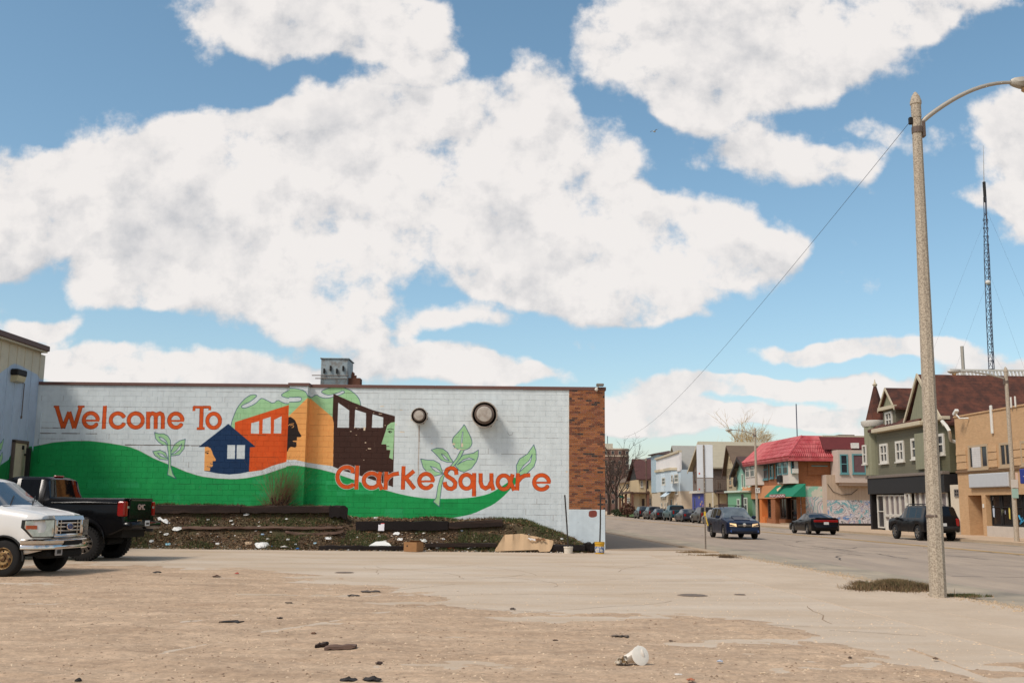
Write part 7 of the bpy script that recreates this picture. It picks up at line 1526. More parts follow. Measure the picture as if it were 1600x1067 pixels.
# ------------------------------------------------------------------ far walker
def person(px, py, label):
    p = ground(px, py, .09); me = bpy.data.meshes.new('person')
    J = {'pel': (0, 0, .95), 'che': (0, .02, 1.28), 'neck': (0, .02, 1.48), 'head': (0, -.01, 1.62), 'top': (0, -.01, 1.74), 'shl': (.17, .02, 1.42), 'ell': (.24, .04, 1.14), 'hal': (.22, -.06, .90), 'shr': (-.17, .02, 1.42), 'elr': (-.24, .05, 1.14), 'har': (-.22, -.04, .90), 'hil': (.09, 0, .92), 'knl': (.10, -.08, .50), 'anl': (.10, .02, .08), 'tol': (.11, -.14, .04), 'hir': (-.09, 0, .92), 'knr': (-.10, .04, .50), 'anr': (-.10, .18, .10), 'tor': (-.10, .05, .04)}
    rad = {'pel': .15, 'che': .16, 'neck': .06, 'head': .10, 'top': .07, 'shl': .08, 'ell': .05, 'hal': .035, 'shr': .08, 'elr': .05, 'har': .035, 'hil': .10, 'knl': .07, 'anl': .045, 'tol': .04, 'hir': .10, 'knr': .07, 'anr': .045, 'tor': .04}
    ks = list(J); E = [('pel', 'che'), ('che', 'neck'), ('neck', 'head'), ('head', 'top'), ('che', 'shl'), ('shl', 'ell'), ('ell', 'hal'), ('che', 'shr'), ('shr', 'elr'), ('elr', 'har'), ('pel', 'hil'), ('hil', 'knl'), ('knl', 'anl'), ('anl', 'tol'), ('pel', 'hir'), ('hir', 'knr'), ('knr', 'anr'), ('anr', 'tor')]
    me.from_pydata([J[k] for k in ks], [(ks.index(a), ks.index(c)) for a, c in E], []); o = bpy.data.objects.new('person', me); COL.objects.link(o); o.location = p
    sk = o.modifiers.new('skin', 'SKIN'); sub = o.modifiers.new('sub', 'SUBSURF'); sub.levels = sub.render_levels = 1
    for i, k in enumerate(ks): v_ = me.skin_vertices[0].data[i]; v_.radius = (rad[k], rad[k]); v_.use_root = (k == 'pel')
    m = mat('dark_clothes', srgb(44, 42, 46), .9); g_ = N(m.node_tree, 'ShaderNodeTexCoord'); s_ = N(m.node_tree, 'ShaderNodeSeparateXYZ'); L(m.node_tree, g_.outputs['Object'], s_.inputs[0])
    k_ = math_(m.node_tree, 'MULTIPLY', math_(m.node_tree, 'GREATER_THAN', s_.outputs['Z'], 1.50), math_(m.node_tree, 'LESS_THAN', s_.outputs['Z'], 1.68)); b_ = m.node_tree.nodes['Principled BSDF']; old = b_.inputs['Base Color'].links[0].from_socket
    x = N(m.node_tree, 'ShaderNodeMix', data_type='RGBA'); L(m.node_tree, k_, x.inputs[0]); L(m.node_tree, old, x.inputs[6]); x.inputs[7].default_value = (*srgb(150, 110, 90), 1); L(m.node_tree, x.outputs[2], b_.inputs['Base Color'])
    me.materials.append(m); tag(o, label, 'person'); return o
person(990, 805.5, 'person in dark clothes walking on the far pavement left of the parked cars')
# ------------------------------------------------------------------ vehicles (front at +x, ground at z = 0)
def paintm(name, c, rough=.3, coat=.12, metal=.0): return mat(name, srgb(*[v_ * .8 for v_ in c]), rough, metal=metal, var=.04, vscale=1.5, coat=coat, spec=.18)
m_chr = mat('chrome', srgb(206, 200, 194), .14, metal=1., var=.05, vscale=3); m_tyre = mat('tyre_rubber', srgb(26, 24, 23), .9, var=.12, vscale=8); m_under = mat('underbody', srgb(20, 19, 18), .9, var=.05)
m_cgl = mat('car_glass', srgb(36, 42, 46), .05, var=.1, spec=.8); m_cgl2 = mat('tinted_glass', srgb(14, 14, 16), .04, var=.05, spec=.4)
m_wsh = mat('windscreen_glass', srgb(92, 100, 104), .05, var=.35, vscale=2.5, spec=.9)
m_red = mat('red_lamp', srgb(126, 18, 15), .2, var=.1, vscale=10, spec=.6, emit=(.5, .02, .01, .06)); m_amb = mat('amber_lamp', srgb(176, 84, 50), .25, var=.05); m_lens = mat('clear_lamp', srgb(190, 188, 180), .12, metal=.55, var=.25, vscale=12)
m_lit = mat('lit_headlamp', srgb(230, 200, 150), .3, var=.1, emit=(1., .66, .36, .45)); m_plate = mat('plate_white', srgb(196, 196, 194), .5, var=.08, vscale=10); m_blk = mat('black_plastic', srgb(28, 27, 26), .6, var=.06)
m_rim = mat('alloy_rim', srgb(150, 148, 144), .3, metal=.8, var=.05)
def lerp_pts(pts, x): return float(np.interp(x, [p[0] for p in pts], [p[1] for p in pts]))
def wheel(root, x, y, r_, w_, rimm, spokes=5, tread=False, hub=None, rimr=.62):
    s_ = 1 if y > 0 else -1; W_ = bpy.data.objects.new('wheel', None); COL.objects.link(W_); W_.parent = root; W_.location = (x, y, r_)
    b = MB(); prof = [(r_ * rimr, -w_ / 2), (r_ * .88, -w_ / 2 * 1.05), (r_ * .97, -w_ / 2 * .9), (r_, -w_ / 2 * .7), (r_, w_ / 2 * .7), (r_ * .97, w_ / 2 * .9), (r_ * .88, w_ / 2 * 1.05), (r_ * rimr, w_ / 2)]
    b.lathe(prof, 36, axis='y', cap=False)
    if tread:
        for k in range(34):
            q = 2 * math.pi * k / 34
            for j, yy in enumerate((-.38, -.13, .13, .38)):
                q2 = q + (.09 if j % 2 else 0); c, sn = math.cos(q2), math.sin(q2); R_ = r_ * 1.015; t_ = .026; y0 = yy * w_
                P = [Vector((c * (R_ - .03) - sn * e, y0 + f_, sn * (R_ - .03) + c * e)) for e, f_ in ((-t_, -w_ * .1), (t_, -w_ * .1), (t_, w_ * .1), (-t_, w_ * .1))]
                b.prism(P, (c * .035, 0, sn * .035))
            P = [Vector((math.cos(q + e) * rr_, s_ * w_ * .545, math.sin(q + e) * rr_)) for e, rr_ in ((-.04, r_ * .88), (.04, r_ * .88), (.04, r_ * .99), (-.04, r_ * .99))]; b.prism(P, (0, -s_ * .03, 0))
    b.build('tyre', m_tyre, W_, 40)
    yo = s_ * w_ / 2 * .8; b = MB(); rr_ = r_ * rimr
    b.lathe([(rr_ * 1.02, s_ * w_ * .46), (rr_ * .96, s_ * w_ * .5), (rr_ * .88, s_ * w_ * .42), (rr_ * .86, s_ * w_ * .25)], 28, axis='y', cap=False)
    for k in range(spokes):
        q = 2 * math.pi * k / spokes + .3; c, sn = math.cos(q), math.sin(q); t_ = rr_ * .13
        P = [Vector((c * a - sn * e, s_ * w_ * .36, sn * a + c * e)) for a, e in ((rr_ * .12, -t_ * 1.3), (rr_ * .93, -t_), (rr_ * .93, t_), (rr_ * .12, t_ * 1.3))]; b.prism(P, (0, s_ * .035, 0))
    if not spokes:
        b.lathe([(rr_ * .86, s_ * w_ * .25), (rr_ * .8, s_ * w_ * .30), (rr_ * .55, s_ * w_ * .42), (rr_ * .3, s_ * w_ * .40)], 28, axis='y', cap=False)
        for k in range(8): q = 2 * math.pi * k / 8; h_ = MB().lathe([(rr_ * .085, 0), (rr_ * .085, s_ * .006)], 10, axis='y').build('rim_hole', m_under, W_); h_.location = (math.cos(q) * rr_ * .66, s_ * w_ * .385, math.sin(q) * rr_ * .66)
    b.lathe([(rr_ * .24, s_ * w_ * .3), (rr_ * .24, s_ * w_ * .47), (rr_ * .1, s_ * w_ * .5), (.001, s_ * w_ * .5)], 14, axis='y'); b.build('rim', rimm, W_, 30)
    b = MB(); b.lathe([(rr_, s_ * w_ * .2), (.001, s_ * w_ * .2)], 20, axis='y'); b.build('brake_disc', m_under, W_)
    return W_
def body(root, S, paint, glass=None, wsm=None):
    """S: spec dict. A lofted shell whose stations run front to rear; glazing faces become parts of their own"""
    Lc, Wd = S['L'], S['W'] / 2; r_ = S['R']; xs = sorted(set([round(v_, 4) for v_ in list(np.linspace(0, Lc, int(Lc / .07))) + S.get('extra', [])]))
    for wx_ in S['wheels']:
        xs += [wx_ + (r_ + .07) * math.cos(R(a)) for a in range(0, 181, 12)]
    xs = sorted(set([round(v_, 4) for v_ in xs if 0 <= v_ <= Lc]))
    rings = []
    for x in xs:
        zb_ = lerp_pts(S['bot'], x)
        for wx_ in S['wheels']:
            d = abs(x - wx_); ra = r_ + .07
            if d < ra: zb_ = max(zb_, S['R'] + math.sqrt(ra * ra - d * d) - .0)
        be, ro = lerp_pts(S['belt'], x), lerp_pts(S['roof'], x); e = min(x, Lc - x); tp = S.get('taper', .25)
        w_ = Wd * (lerp_pts(S['plan'], x) if 'plan' in S else (1 - .16 * max(0, 1 - e / tp) ** 2.2))
        g_ = min(1, max(0, (ro - be) / .35)); wr = w_ * (.90 * (1 - g_) + S.get('tumble', .74) * g_)
        z1 = max(.30 if S['R'] < .4 else .45, zb_ + .03); z2 = max(be * .62, z1 + .03); z3 = max(be - .10, z2 + .02); z3 = min(z3, be - .01) if z3 < be else z3; be2 = max(be, z3 + .012)
        ro2 = max(ro, be2 + .02)
        ring = [(w_ * .955, zb_), (w_ * .995, z1), (w_, z2), (w_ * .985, z3), (w_ * (.95 - .02 * g_), be2), (wr, max(be2 + .008, ro2 - .075 * g_ - .01)), (wr * .92, max(be2 + .012, ro2 - .02 * g_)), (wr * .5, ro2 + .005), (0, ro2 + .012)]
        X = Lc / 2 - x
        rings.append([(X, y, z) for y, z in ring] + [(X, -y, z) for y, z in ring[-2::-1]])
    nr = len(rings[0]); vs = [p for r0 in rings for p in r0]; groups = {'body': []}
    def cls(x, j):
        jj = j if j < 8 else nr - 2 - j   # rows mirrored
        if jj == 4:
            for nm, a, c in S['side']:
                if a <= x <= c: return nm + ('_l' if j < 8 else '_r')
        if jj >= 6 or jj == 5:
            for nm, a, c in S['top']:
                if a <= x <= c: return nm
        return 'body'
    for i in range(len(xs) - 1):
        xm_ = (xs[i] + xs[i + 1]) / 2
        for j in range(nr - 1): groups.setdefault(cls(xm_, j), []).append((i * nr + j, i * nr + nr + j, i * nr + nr + j + 1, i * nr + j + 1))
    groups['body'].append(tuple(range(nr))); groups['body'].append(tuple(range((len(xs) - 1) * nr, len(xs) * nr))[::-1])
    out = {}
    for k, fs in groups.items():
        b = MB(); used = sorted({v_ for f in fs for v_ in f}); mp = {v_: i for i, v_ in enumerate(used)}; b.add([vs[v_] for v_ in used], [tuple(mp[v_] for v_ in f) for f in fs])
        nm = 'body' if k == 'body' else ('windscreen' if k == 'windscreen' else ('rear_window' if k == 'rear' else 'side_window'))
        out[k] = b.build(nm, paint if k == 'body' else ((wsm or glass or m_cgl) if nm == 'windscreen' else (glass or m_cgl)), root, 38)
    b = MB(); b.box(-Lc / 2 + .15, Lc / 2 - .15, -Wd + .30, Wd - .30, S['clear'], min(S['belt'][3][1], .85) - .02); b.build('underbody', m_under, root)  # black box inside the shell, added to hide light through the arches
    S['xs'] = xs; return out
def side_seams(root, S, xs_, z0, z1):
    Lc, Wd = S['L'], S['W'] / 2; b = MB()
    for x in xs_:
        for s_ in (-1, 1): b.box(Lc / 2 - x - .006, Lc / 2 - x + .006, s_ * Wd * 1.0 - .004, s_ * Wd * 1.0 + .004, z0, z1)
    b.build('door_gap', m_blk, root)
def common(root, S, style):
    Lc, Wd = S['L'], S['W'] / 2; r_ = S['R']
    for wx_ in S['wheels']:
        for s_ in (-1, 1): wheel(root, Lc / 2 - wx_, s_ * (Wd - S.get('ww', .21) / 2 - .01), r_, S.get('ww', .21), S.get('rimm', m_rim), S.get('spokes', 5), S.get('tread', False), rimr=S.get('rimr', .62))
    for s_ in (-1, 1):   # mirrors
        mx_, mz_ = S['mirror']; b = MB(); b.bbox(Lc / 2 - mx_ - .09, Lc / 2 - mx_ + .05, *sorted((s_ * (Wd - .02), s_ * (Wd + .20))), mz_, mz_ + .16, .04); b.build('mirror', S.get('mirm', m_blk), root, 30)
SEDAN = dict(L=4.75, W=1.80, R=.32, clear=.22, wheels=[.95, 3.72], bot=[(0, .30), (.25, .2), (4.5, .22), (4.75, .32)], belt=[(0, .55), (.06, .66), (.5, .76), (1.2, .90), (1.5, .93), (3.9, .98), (4.6, .97), (4.70, .90), (4.75, .62)],
    roof=[(0, .56), (.06, .68), (.5, .80), (1.2, .95), (1.45, .97), (2.15, 1.36), (2.6, 1.43), (3.2, 1.40), (3.5, 1.33), (4.1, 1.03), (4.6, .99), (4.70, .92), (4.75, .63)], side=[('sw1', 1.95, 2.72), ('sw2', 2.80, 3.6)], top=[('windscreen', 1.47, 2.15), ('rear', 3.5, 4.08)], mirror=(1.75, .93), extra=[1.45, 1.95, 2.15, 2.72, 2.8, 3.5, 3.6, 4.08])
SUV = dict(L=4.6, W=1.80, R=.345, clear=.26, wheels=[.92, 3.55], bot=[(0, .34), (.25, .26), (4.35, .28), (4.6, .42)], belt=[(0, .62), (.05, .82), (.4, .93), (1.1, 1.03), (1.4, 1.05), (4.2, 1.10), (4.5, 1.10), (4.56, 1.0), (4.6, .70)],
    roof=[(0, .63), (.05, .84), (.4, .98), (1.1, 1.08), (1.3, 1.09), (2.0, 1.58), (2.5, 1.66), (3.6, 1.65), (4.05, 1.60), (4.42, 1.18), (4.52, 1.12), (4.56, 1.02), (4.6, .71)], side=[('sw1', 1.85, 2.62), ('sw2', 2.70, 3.42), ('sw3', 3.50, 4.1)], top=[('windscreen', 1.32, 2.0), ('rear', 4.07, 4.40)], mirror=(1.62, 1.05), tumble=.78, extra=[1.32, 1.85, 2.0, 2.62, 2.7, 3.42, 3.5, 4.07, 4.1, 4.4])
PICK = dict(L=5.6, W=1.98, R=.39, clear=.40, wheels=[.98, 4.42], bot=[(0, .46), (.3, .40), (5.3, .44), (5.6, .52)], belt=[(0, .75), (.05, 1.0), (.5, 1.10), (1.35, 1.18), (1.6, 1.2), (3.6, 1.22), (5.5, 1.24), (5.57, 1.22), (5.6, .75)],
    roof=[(0, .76), (.05, 1.02), (.5, 1.14), (1.35, 1.22), (1.55, 1.24), (2.15, 1.76), (2.5, 1.84), (3.5, 1.83), (3.72, 1.76), (3.85, 1.26), (5.5, 1.27), (5.57, 1.24), (5.6, .76)], side=[('sw1', 2.0, 2.75), ('sw2', 2.83, 3.55)], top=[('windscreen', 1.57, 2.15), ('rear', 3.73, 3.85)], mirror=(1.85, 1.18), tumble=.80, extra=[1.57, 2., 2.15, 2.75, 2.83, 3.55, 3.72, 3.73, 3.85])
import copy as cpy
def rear_kit(root, S, paint, tail='suv'):
    Lc, Wd = S['L'], S['W'] / 2; xe = -Lc / 2; zb_ = S['belt'][-3][1]
    for s_ in (-1, 1):
        b = MB()
        if tail == 'wide': b.bbox(xe - .012, xe + .10, *sorted((s_ * Wd * .86, s_ * .01)), zb_ - .24, zb_ - .10, .02)
        elif tail == 'tall': b.bbox(xe - .012, xe + .16, *sorted((s_ * Wd * .88, s_ * Wd * .70)), zb_ - .42, zb_ - .02, .03)
        else: b.bbox(xe - .012, xe + .20, *sorted((s_ * Wd * .875, s_ * Wd * .62)), zb_ - .32, zb_ - .08, .03)
        b.build('tail_lamp', m_red, root, 30)
    b = MB(); b.bbox(xe - .06, xe + .12, -Wd * .84, Wd * .84, S['bot'][-1][1] + .0, zb_ - .42, .05); b.build('rear_bumper', S.get('bump', paint), root, 40)
    pz = zb_ - .34 if tail != 'wide' else zb_ - .30; b = MB(); b.bbox(xe - .075, xe - .058, -.16, .16, pz - .16, pz, .01) if tail == 'low' else b.bbox(xe - .03, xe - .012, -.16, .16, pz - .09, pz + .07, .01); b.build('number_plate', m_plate, root)
def front_kit(root, S, paint, lit=False, grille=m_blk):
    Lc, Wd = S['L'], S['W'] / 2; xe = Lc / 2; zt_ = S['belt'][1][1]
    for s_ in (-1, 1):
        b = MB(); b.prism([(xe - .015, s_ * Wd * .45, zt_ - .17), (xe - .03, s_ * Wd * .84, zt_ - .15), (xe - .32, s_ * Wd * .93, zt_ - .02), (xe - .30, s_ * Wd * .95, zt_ + .03), (xe - .06, s_ * Wd * .82, zt_ + .005), (xe - .03, s_ * Wd * .48, zt_ - .03)], (.035, 0, .01)); b.build('headlight', m_lit if lit else m_lens, root, 30)
    b = MB(); b.bbox(xe - .03, xe + .022, -Wd * .42, Wd * .42, zt_ - .20, zt_ - .02, .03); b.build('grille', grille, root, 30)
    b = MB(); b.bbox(xe + .018, xe + .03, -Wd * .40, Wd * .40, zt_ - .115, zt_ - .095, .004); b.build('grille_bar', m_chr, root)
    b = MB(); b.bbox(xe - .10, xe + .05, -Wd * .82, Wd * .82, S['bot'][0][1] - .03, zt_ - .26, .05); b.build('bumper', paint, root, 40); b = MB(); b.bbox(xe + .03, xe + .058, -Wd * .5, Wd * .5, S['bot'][0][1] + .02, zt_ - .42, .02); b.build('air_intake', m_blk, root)
def street_car(spec, paint, glass, px, py, heading, label, tail='suv', lit=False, front=True, group=None, x=None, Y=None, rims=None, roofrack=False, extra=None, nm='parked_car'):
    S = cpy.deepcopy(spec); S.update(extra or {})
    if rims: S['rimm'] = rims
    root = thing(nm, label, 'car' if spec is not PICK else 'pickup', (x, Y, -.045), heading, group)
    body(root, S, paint, glass, S.get('wsm')); common(root, S, None); side_seams(root, S, [1.75, 2.76, 3.6] if spec is not PICK else [1.9, 2.8, 3.66], .38, S['belt'][4][1] - .06)
    rear_kit(root, S, paint, tail)
    if front: front_kit(root, S, paint, lit)
    for s_ in (-1, 1):
        for hx in (2.5, 3.35): b = MB(); b.bbox(S['L'] / 2 - hx - .08, S['L'] / 2 - hx + .08, *sorted((s_ * S['W'] / 2 * .995, s_ * (S['W'] / 2 + .03))), S['belt'][4][1] - .20, S['belt'][4][1] - .165, .01); b.build('door_handle', m_blk if S.get('dkh') else paint, root)
    if roofrack:
        zt_ = max(p[1] for p in S['roof'])
        for s_ in (-1, 1): b = MB(); b.tube([(S['L'] / 2 - 1.95, s_ * .58, zt_ - .04), (S['L'] / 2 - 2.1, s_ * .58, zt_ + .07), (S['L'] / 2 - 3.8, s_ * .58, zt_ + .06), (S['L'] / 2 - 4.0, s_ * .58, zt_ - .03)], .022, 6); b.build('roof_rail', m_blk, root)
        for hx in (2.4, 3.5): b = MB(); b.bbox(S['L'] / 2 - hx - .03, S['L'] / 2 - hx + .03, -.6, .6, zt_ + .07, zt_ + .10, .01); b.build('roof_bar', m_blk, root)
    return root, S
AW = math.atan2(1, -.0515); TW = math.atan2(-1, .0515)
# parked row on the far kerb, rear ends towards us
GP = 'cars parked along the far kerb'
def parked(t, spec, col, label, tail, glass=m_cgl, **k):
    d = ray(t, 795); u_ = d.x / d.y; Y = 25.45 / (u_ + .0515); return street_car(spec, paintm('paint_%d_%d_%d' % col, col), glass, 0, 0, AW, label, tail, group=GP, x=u_ * Y, Y=Y, front=True, **k)
parked(1118, SEDAN, (176, 170, 166), 'silver hatchback parked nearest to us, right behind the signpost', 'suv')
parked(1099.5, SUV, (74, 60, 54), 'brown SUV parked before the blue shop front', 'tall', roofrack=False, glass=m_cgl2)
parked(1072.5, SEDAN, (52, 50, 60), 'dark grey sedan parked between brown SUV and teal pickup', 'suv')
parked(1055, PICK, (30, 76, 86), 'teal pickup with black bed cover in the parked row', 'tall', glass=m_cgl2)
parked(1031, SEDAN, (40, 38, 42), 'black sedan parked third from the far end of the row', 'suv')
parked(1019, SUV, (60, 48, 46), 'dark maroon SUV parked second from the far end of the row', 'tall', glass=m_cgl2)
parked(1004, SUV, (38, 38, 42), 'black SUV parked at the far end of the row', 'tall')
# blue SUV driving towards us
p = ground(1146, 840, -.045); navy = paintm('navy_paint', (24, 37, 64), coat=.3)
yb = 55.2; xb = (1151 - 800) / F * yb
su, S = street_car(SUV, navy, m_cgl2, 0, 0, TW, 'dark blue SUV with lit headlights driving towards us on the near side', 'tall', lit=True, x=xb, Y=yb + 1.4, roofrack=True, nm='suv', extra=dict(wsm=m_wsh, mirm=navy))
for s_ in (-1, 1): MB().lathe([(.001, 2.345), (.06, 2.35), (.07, 2.33)], 12, c=(0, s_ * .68, .42), axis='x').build('fog_lamp', mat('fog_blue', srgb(60, 90, 150), .2), su)
MB().lathe([(.001, 2.34), (.09, 2.335), (.10, 2.32)], 14, c=(0, 0, .745), axis='x').build('badge', m_chr, su)
b = MB(); b.prism([(1.25, -.36, 1.102), (1.25, .36, 1.102), (.98, .30, 1.20), (.98, -.30, 1.20)], (-.5, 0, .0)); b.prism([(1.9, -.42, .965), (1.9, .42, .965), (1.15, .34, 1.10), (1.15, -.34, 1.10)], (0, 0, .05)); b.build('bonnet_scoop', navy, su, 40)
# black coupe driving away
blk = paintm('black_paint', (14, 13, 17), coat=.15)
yb = 67.5; t_ = (1266.5 - 800) / F; sd2, S = street_car(SEDAN, blk, m_cgl2, 0, 0, AW, 'low black coupe with a full-width red tail strip driving away in the far lane', 'wide', x=t_ * yb, Y=yb, nm='coupe',
    extra=dict(belt=[(0, .50), (.06, .60), (.5, .68), (1.3, .82), (1.6, .86), (3.9, .98), (4.55, 1.02), (4.68, .98), (4.75, .62)], roof=[(0, .52), (.06, .62), (.5, .72), (1.3, .88), (1.6, .90), (2.3, 1.27), (2.7, 1.33), (3.1, 1.31), (3.4, 1.25), (4.05, 1.05), (4.55, 1.04), (4.68, 1.0), (4.75, .63)], top=[('windscreen', 1.62, 2.3), ('rear', 3.4, 4.05)], side=[('sw1', 2.05, 2.9), ('sw2', 3.0, 3.5)], extra=[1.62, 2.05, 2.3, 2.9, 3., 3.4, 3.5, 4.05]))
b = MB(); b.bbox(-2.36, -2.22, -.66, .66, .985, 1.06, .02); b.build('spoiler', blk, sd2, 30)
# black SUV behind the lamp pole
yb = 57.0; t_ = (1438 - 800) / F; sv, S = street_car(SUV, blk, m_cgl2, 0, 0, AW, 'large black off-road SUV with red tail lamps passing behind the near lamp pole', 'tall', x=t_ * yb - .1, Y=yb, nm='suv', roofrack=True,
    extra=dict(L=4.9, W=1.95, R=.40, clear=.42, bump=m_blk, wheels=[1.0, 3.85], belt=[(0, .85), (.05, 1.05), (.4, 1.10), (1.2, 1.16), (1.4, 1.18), (4.4, 1.2), (4.83, 1.2), (4.87, 1.12), (4.9, .8)], roof=[(0, .86), (.05, 1.07), (.4, 1.14), (1.2, 1.20), (1.45, 1.22), (2.0, 1.76), (2.3, 1.84), (4.2, 1.83), (4.6, 1.80), (4.80, 1.3), (4.84, 1.22), (4.87, 1.14), (4.9, .81)], bot=[(0, .52), (.3, .44), (4.6, .46), (4.9, .52)], side=[('sw1', 1.85, 2.6), ('sw2', 2.7, 3.5), ('sw3', 3.6, 4.5)], top=[('windscreen', 1.45, 2.0), ('rear', 4.62, 4.79)], extra=[1.45, 1.85, 2., 2.6, 2.7, 3.5, 3.6, 4.5, 4.62, 4.79]))

# --- white van at the left edge
PV = srgb(214, 210, 204); m_van = mat('van_white', PV, .35, var=.03, vscale=1.2, coat=.5, spec=.5)
VA = R(-6)
V = dict(L=6.0, W=2.02, R=.385, clear=.42, wheels=[.80, 4.6], ww=.24, bot=[(0, .56), (.3, .48), (5.7, .5), (6, .56)], plan=[(0, .86), (.10, .93), (.35, .985), (.8, 1.), (5.8, 1.), (6, .97)],
    belt=[(0, 1.02), (.03, 1.20), (.25, 1.26), (.8, 1.34), (1.15, 1.38), (1.4, 1.38), (5.9, 1.4), (5.97, 1.3), (6, .9)], roof=[(0, 1.04), (.03, 1.25), (.10, 1.30), (.45, 1.38), (.85, 1.44), (1.02, 1.48), (1.75, 2.02), (2.05, 2.10), (5.7, 2.12), (5.9, 2.0), (5.97, 1.4), (6, .95)],
    side=[('sw1', 1.45, 2.35), ('sw2', 2.6, 3.8), ('sw3', 3.9, 5.2)], top=[('windscreen', 1.04, 1.72)], mirror=(1.5, 1.35), tumble=.86, extra=[1.04, 1.45, 1.72, 2.35, 2.6, 3.8, 3.9, 5.2], rimm=mat('rusty_rim', srgb(160, 130, 84), .5, metal=.4, var=.3, vscale=14, col2=srgb(90, 64, 44), c2amt=.5, c2scale=12), spokes=0, rimr=.60)
nw = ground(6, 901)      # where the near front tyre meets the ground
cV, sV = math.cos(VA), math.sin(VA); wl = Vector((V['L'] / 2 - V['wheels'][0], -(V['W'] / 2 - .13)))
org = Vector((nw.x - (wl.x * cV - wl.y * sV), nw.y - (wl.x * sV + wl.y * cV), 0.0))
van = thing('white_van', 'white van with a chrome grille and rusty front wheel at the left edge', 'van', org, VA)
for k, o in body(van, V, m_van, m_cgl, mat('van_windscreen', srgb(58, 72, 84), .04, var=.3, vscale=1.5, spec=.9)).items(): pass
common(van, V, None); side_seams(van, V, [1.28, 2.45], .6, 1.95)
xe = V['L'] / 2; Wd = V['W'] / 2
b = MB()
b.bbox(xe - .10, xe + .10, -.58, .58, .815, .89, .02); b.bbox(xe - .06, xe + .10, -.58, -.47, .89, 1.20, .02); b.bbox(xe - .06, xe + .10, .47, .58, .89, 1.20, .02)
b.prism([(xe - .16, -.60, 1.30), (xe + .06, -.60, 1.275), (xe + .10, -.60, 1.19), (xe - .1, -.60, 1.19)], (0, 1.20, 0)); b.build('grille_surround', m_chr, van, 40)
b = MB(); b.box(xe - .08, xe + .04, -.47, .47, .89, 1.19); b.build('grille_opening', m_under, van)
for z_ in (.945, 1.025, 1.105): b = MB(); b.bbox(xe + .03, xe + .085, -.468, .468, z_, z_ + .030, .008); b.build('grille_bar', m_chr, van)
for s_ in (-1, 1): b = MB(); b.bbox(xe + .02, xe + .09, *sorted((s_ * .36, s_ * .33)), .892, 1.188, .006); b.build('grille_upright', m_chr, van)
b = MB(); b.lathe([(.001, .115), (.055, .115), (.062, .105), (.062, .08)], 24, axis='x'); o = b.build('badge', mat('badge_blue', srgb(52, 76, 132), .2, metal=.3), van, 30); o.scale = (1, 2.1, 1.0); o.location = (xe, 0, 1.045)
b = MB(); b.lathe([(.062, .075), (.072, .08), (.072, .105), (.062, .11)], 24, axis='x'); o = b.build('badge_ring', m_chr, van, 30); o.scale = (1, 2.0, 1.0); o.location = (xe, 0, 1.045)
text_part('Ford', .085, m_chr, van, (xe + .118, 0, 1.045), (R(90), 0, R(90)), 'badge_lettering', .002)
for s_ in (-1, 1):
    b = MB(); ring_ = lambda o, q: [(xe + .07 + o, s_ * (.60 + q), .83 + q), (xe + .07 + o, s_ * (.60 + q), 1.21 - q), (xe + .035 + o, s_ * (.875 + o), 1.21 - q), (xe - .33 + o + q, s_ * (Wd + .02 + o), 1.19 - q), (xe - .34 + o + q, s_ * (Wd + .025 + o), 1.03), (xe - .15 + o, s_ * (Wd - .01 + o), .83 + q), (xe + .035 + o, s_ * (.875 + o), .83 + q)]; b.loft([[(x - .14, y - s_ * .06, z) for x, y, z in ring_(0, 0)], ring_(0, 0)], cap=True); b.build('headlight_frame', m_blk, van, 20); b = MB(); b.prism(ring_(.012, .018), (-.02, 0, 0)); b.build('headlight', m_lens, van, 20)
    b = MB(); b.prism([(xe - .14, s_ * (Wd - .085), 1.0), (xe - .14, s_ * (Wd - .085), 1.08), (xe - .30, s_ * (Wd + .035), 1.08), (xe - .30, s_ * (Wd + .035), 1.0)], (.03, s_ * .02, 0)); b.build('indicator', m_amb, van, 20)
    b = MB(); b.lathe([(.001, .0), (.07, .005), (.085, .02)], 16, c=(0, 0, 0), axis='x'); o = b.build('headlight_bowl', m_chr, van, 40); o.location = (xe + .045, s_ * .70, .96); o.rotation_euler = (0, 0, s_ * R(20))
# chrome bumper wrapping round the corners
sec = [(.0, .56), (.045, .58), (.05, .64), (.03, .67), (.06, .70), (.06, .76), (.02, .79), (-.05, .80), (-.12, .80), (-.12, .56)]
pth = [(xe - .38, -(Wd + .02)), (xe - .16, -(Wd - .0)), (xe + .04, -(Wd - .14)), (xe + .13, -.55), (xe + .15, 0), (xe + .13, .55), (xe + .04, Wd - .14), (xe - .16, Wd), (xe - .38, Wd + .02)]
rings = []
for i, (x, y) in enumerate(pth):
    a, c = Vector(pth[max(0, i - 1)]), Vector(pth[min(len(pth) - 1, i + 1)]); t_ = (c - a).normalized(); nrm = Vector((t_.y, -t_.x)); rings.append([(x + nrm.x * d, y + nrm.y * d, z) for d, z in sec])
b = MB(); b.loft(rings, cap=True); b.build('bumper', m_chr, van, 40)
b = MB(); b.bbox(xe + .10, xe + .222, -.36, .36, .665, .745, .01); b.build('bumper_opening', m_under, van); b = MB(); b.bbox(xe - .3, xe + .06, -.7, .7, .38, .565, .05); b.build('air_dam', m_under, van, 30)
b = MB(); b.bbox(xe + .14, xe + .16, -.62, -.34, .44, .60, .01); b.build('number_plate', mat('grey_plate', srgb(150, 146, 142), .5), van); b = MB(); b.bbox(xe + .158, xe + .164, -.56, -.40, .48, .56, .003); b.build('plate_print', m_blk, van)
for s_ in (-.5, .35): b = MB(); b.tube([(xe - 1.02, s_, 1.50), (xe - 1.16, s_ + .28, 1.61), (xe - 1.28, s_ + .52, 1.70)], .012, 4); b.build('wiper', m_blk, van)
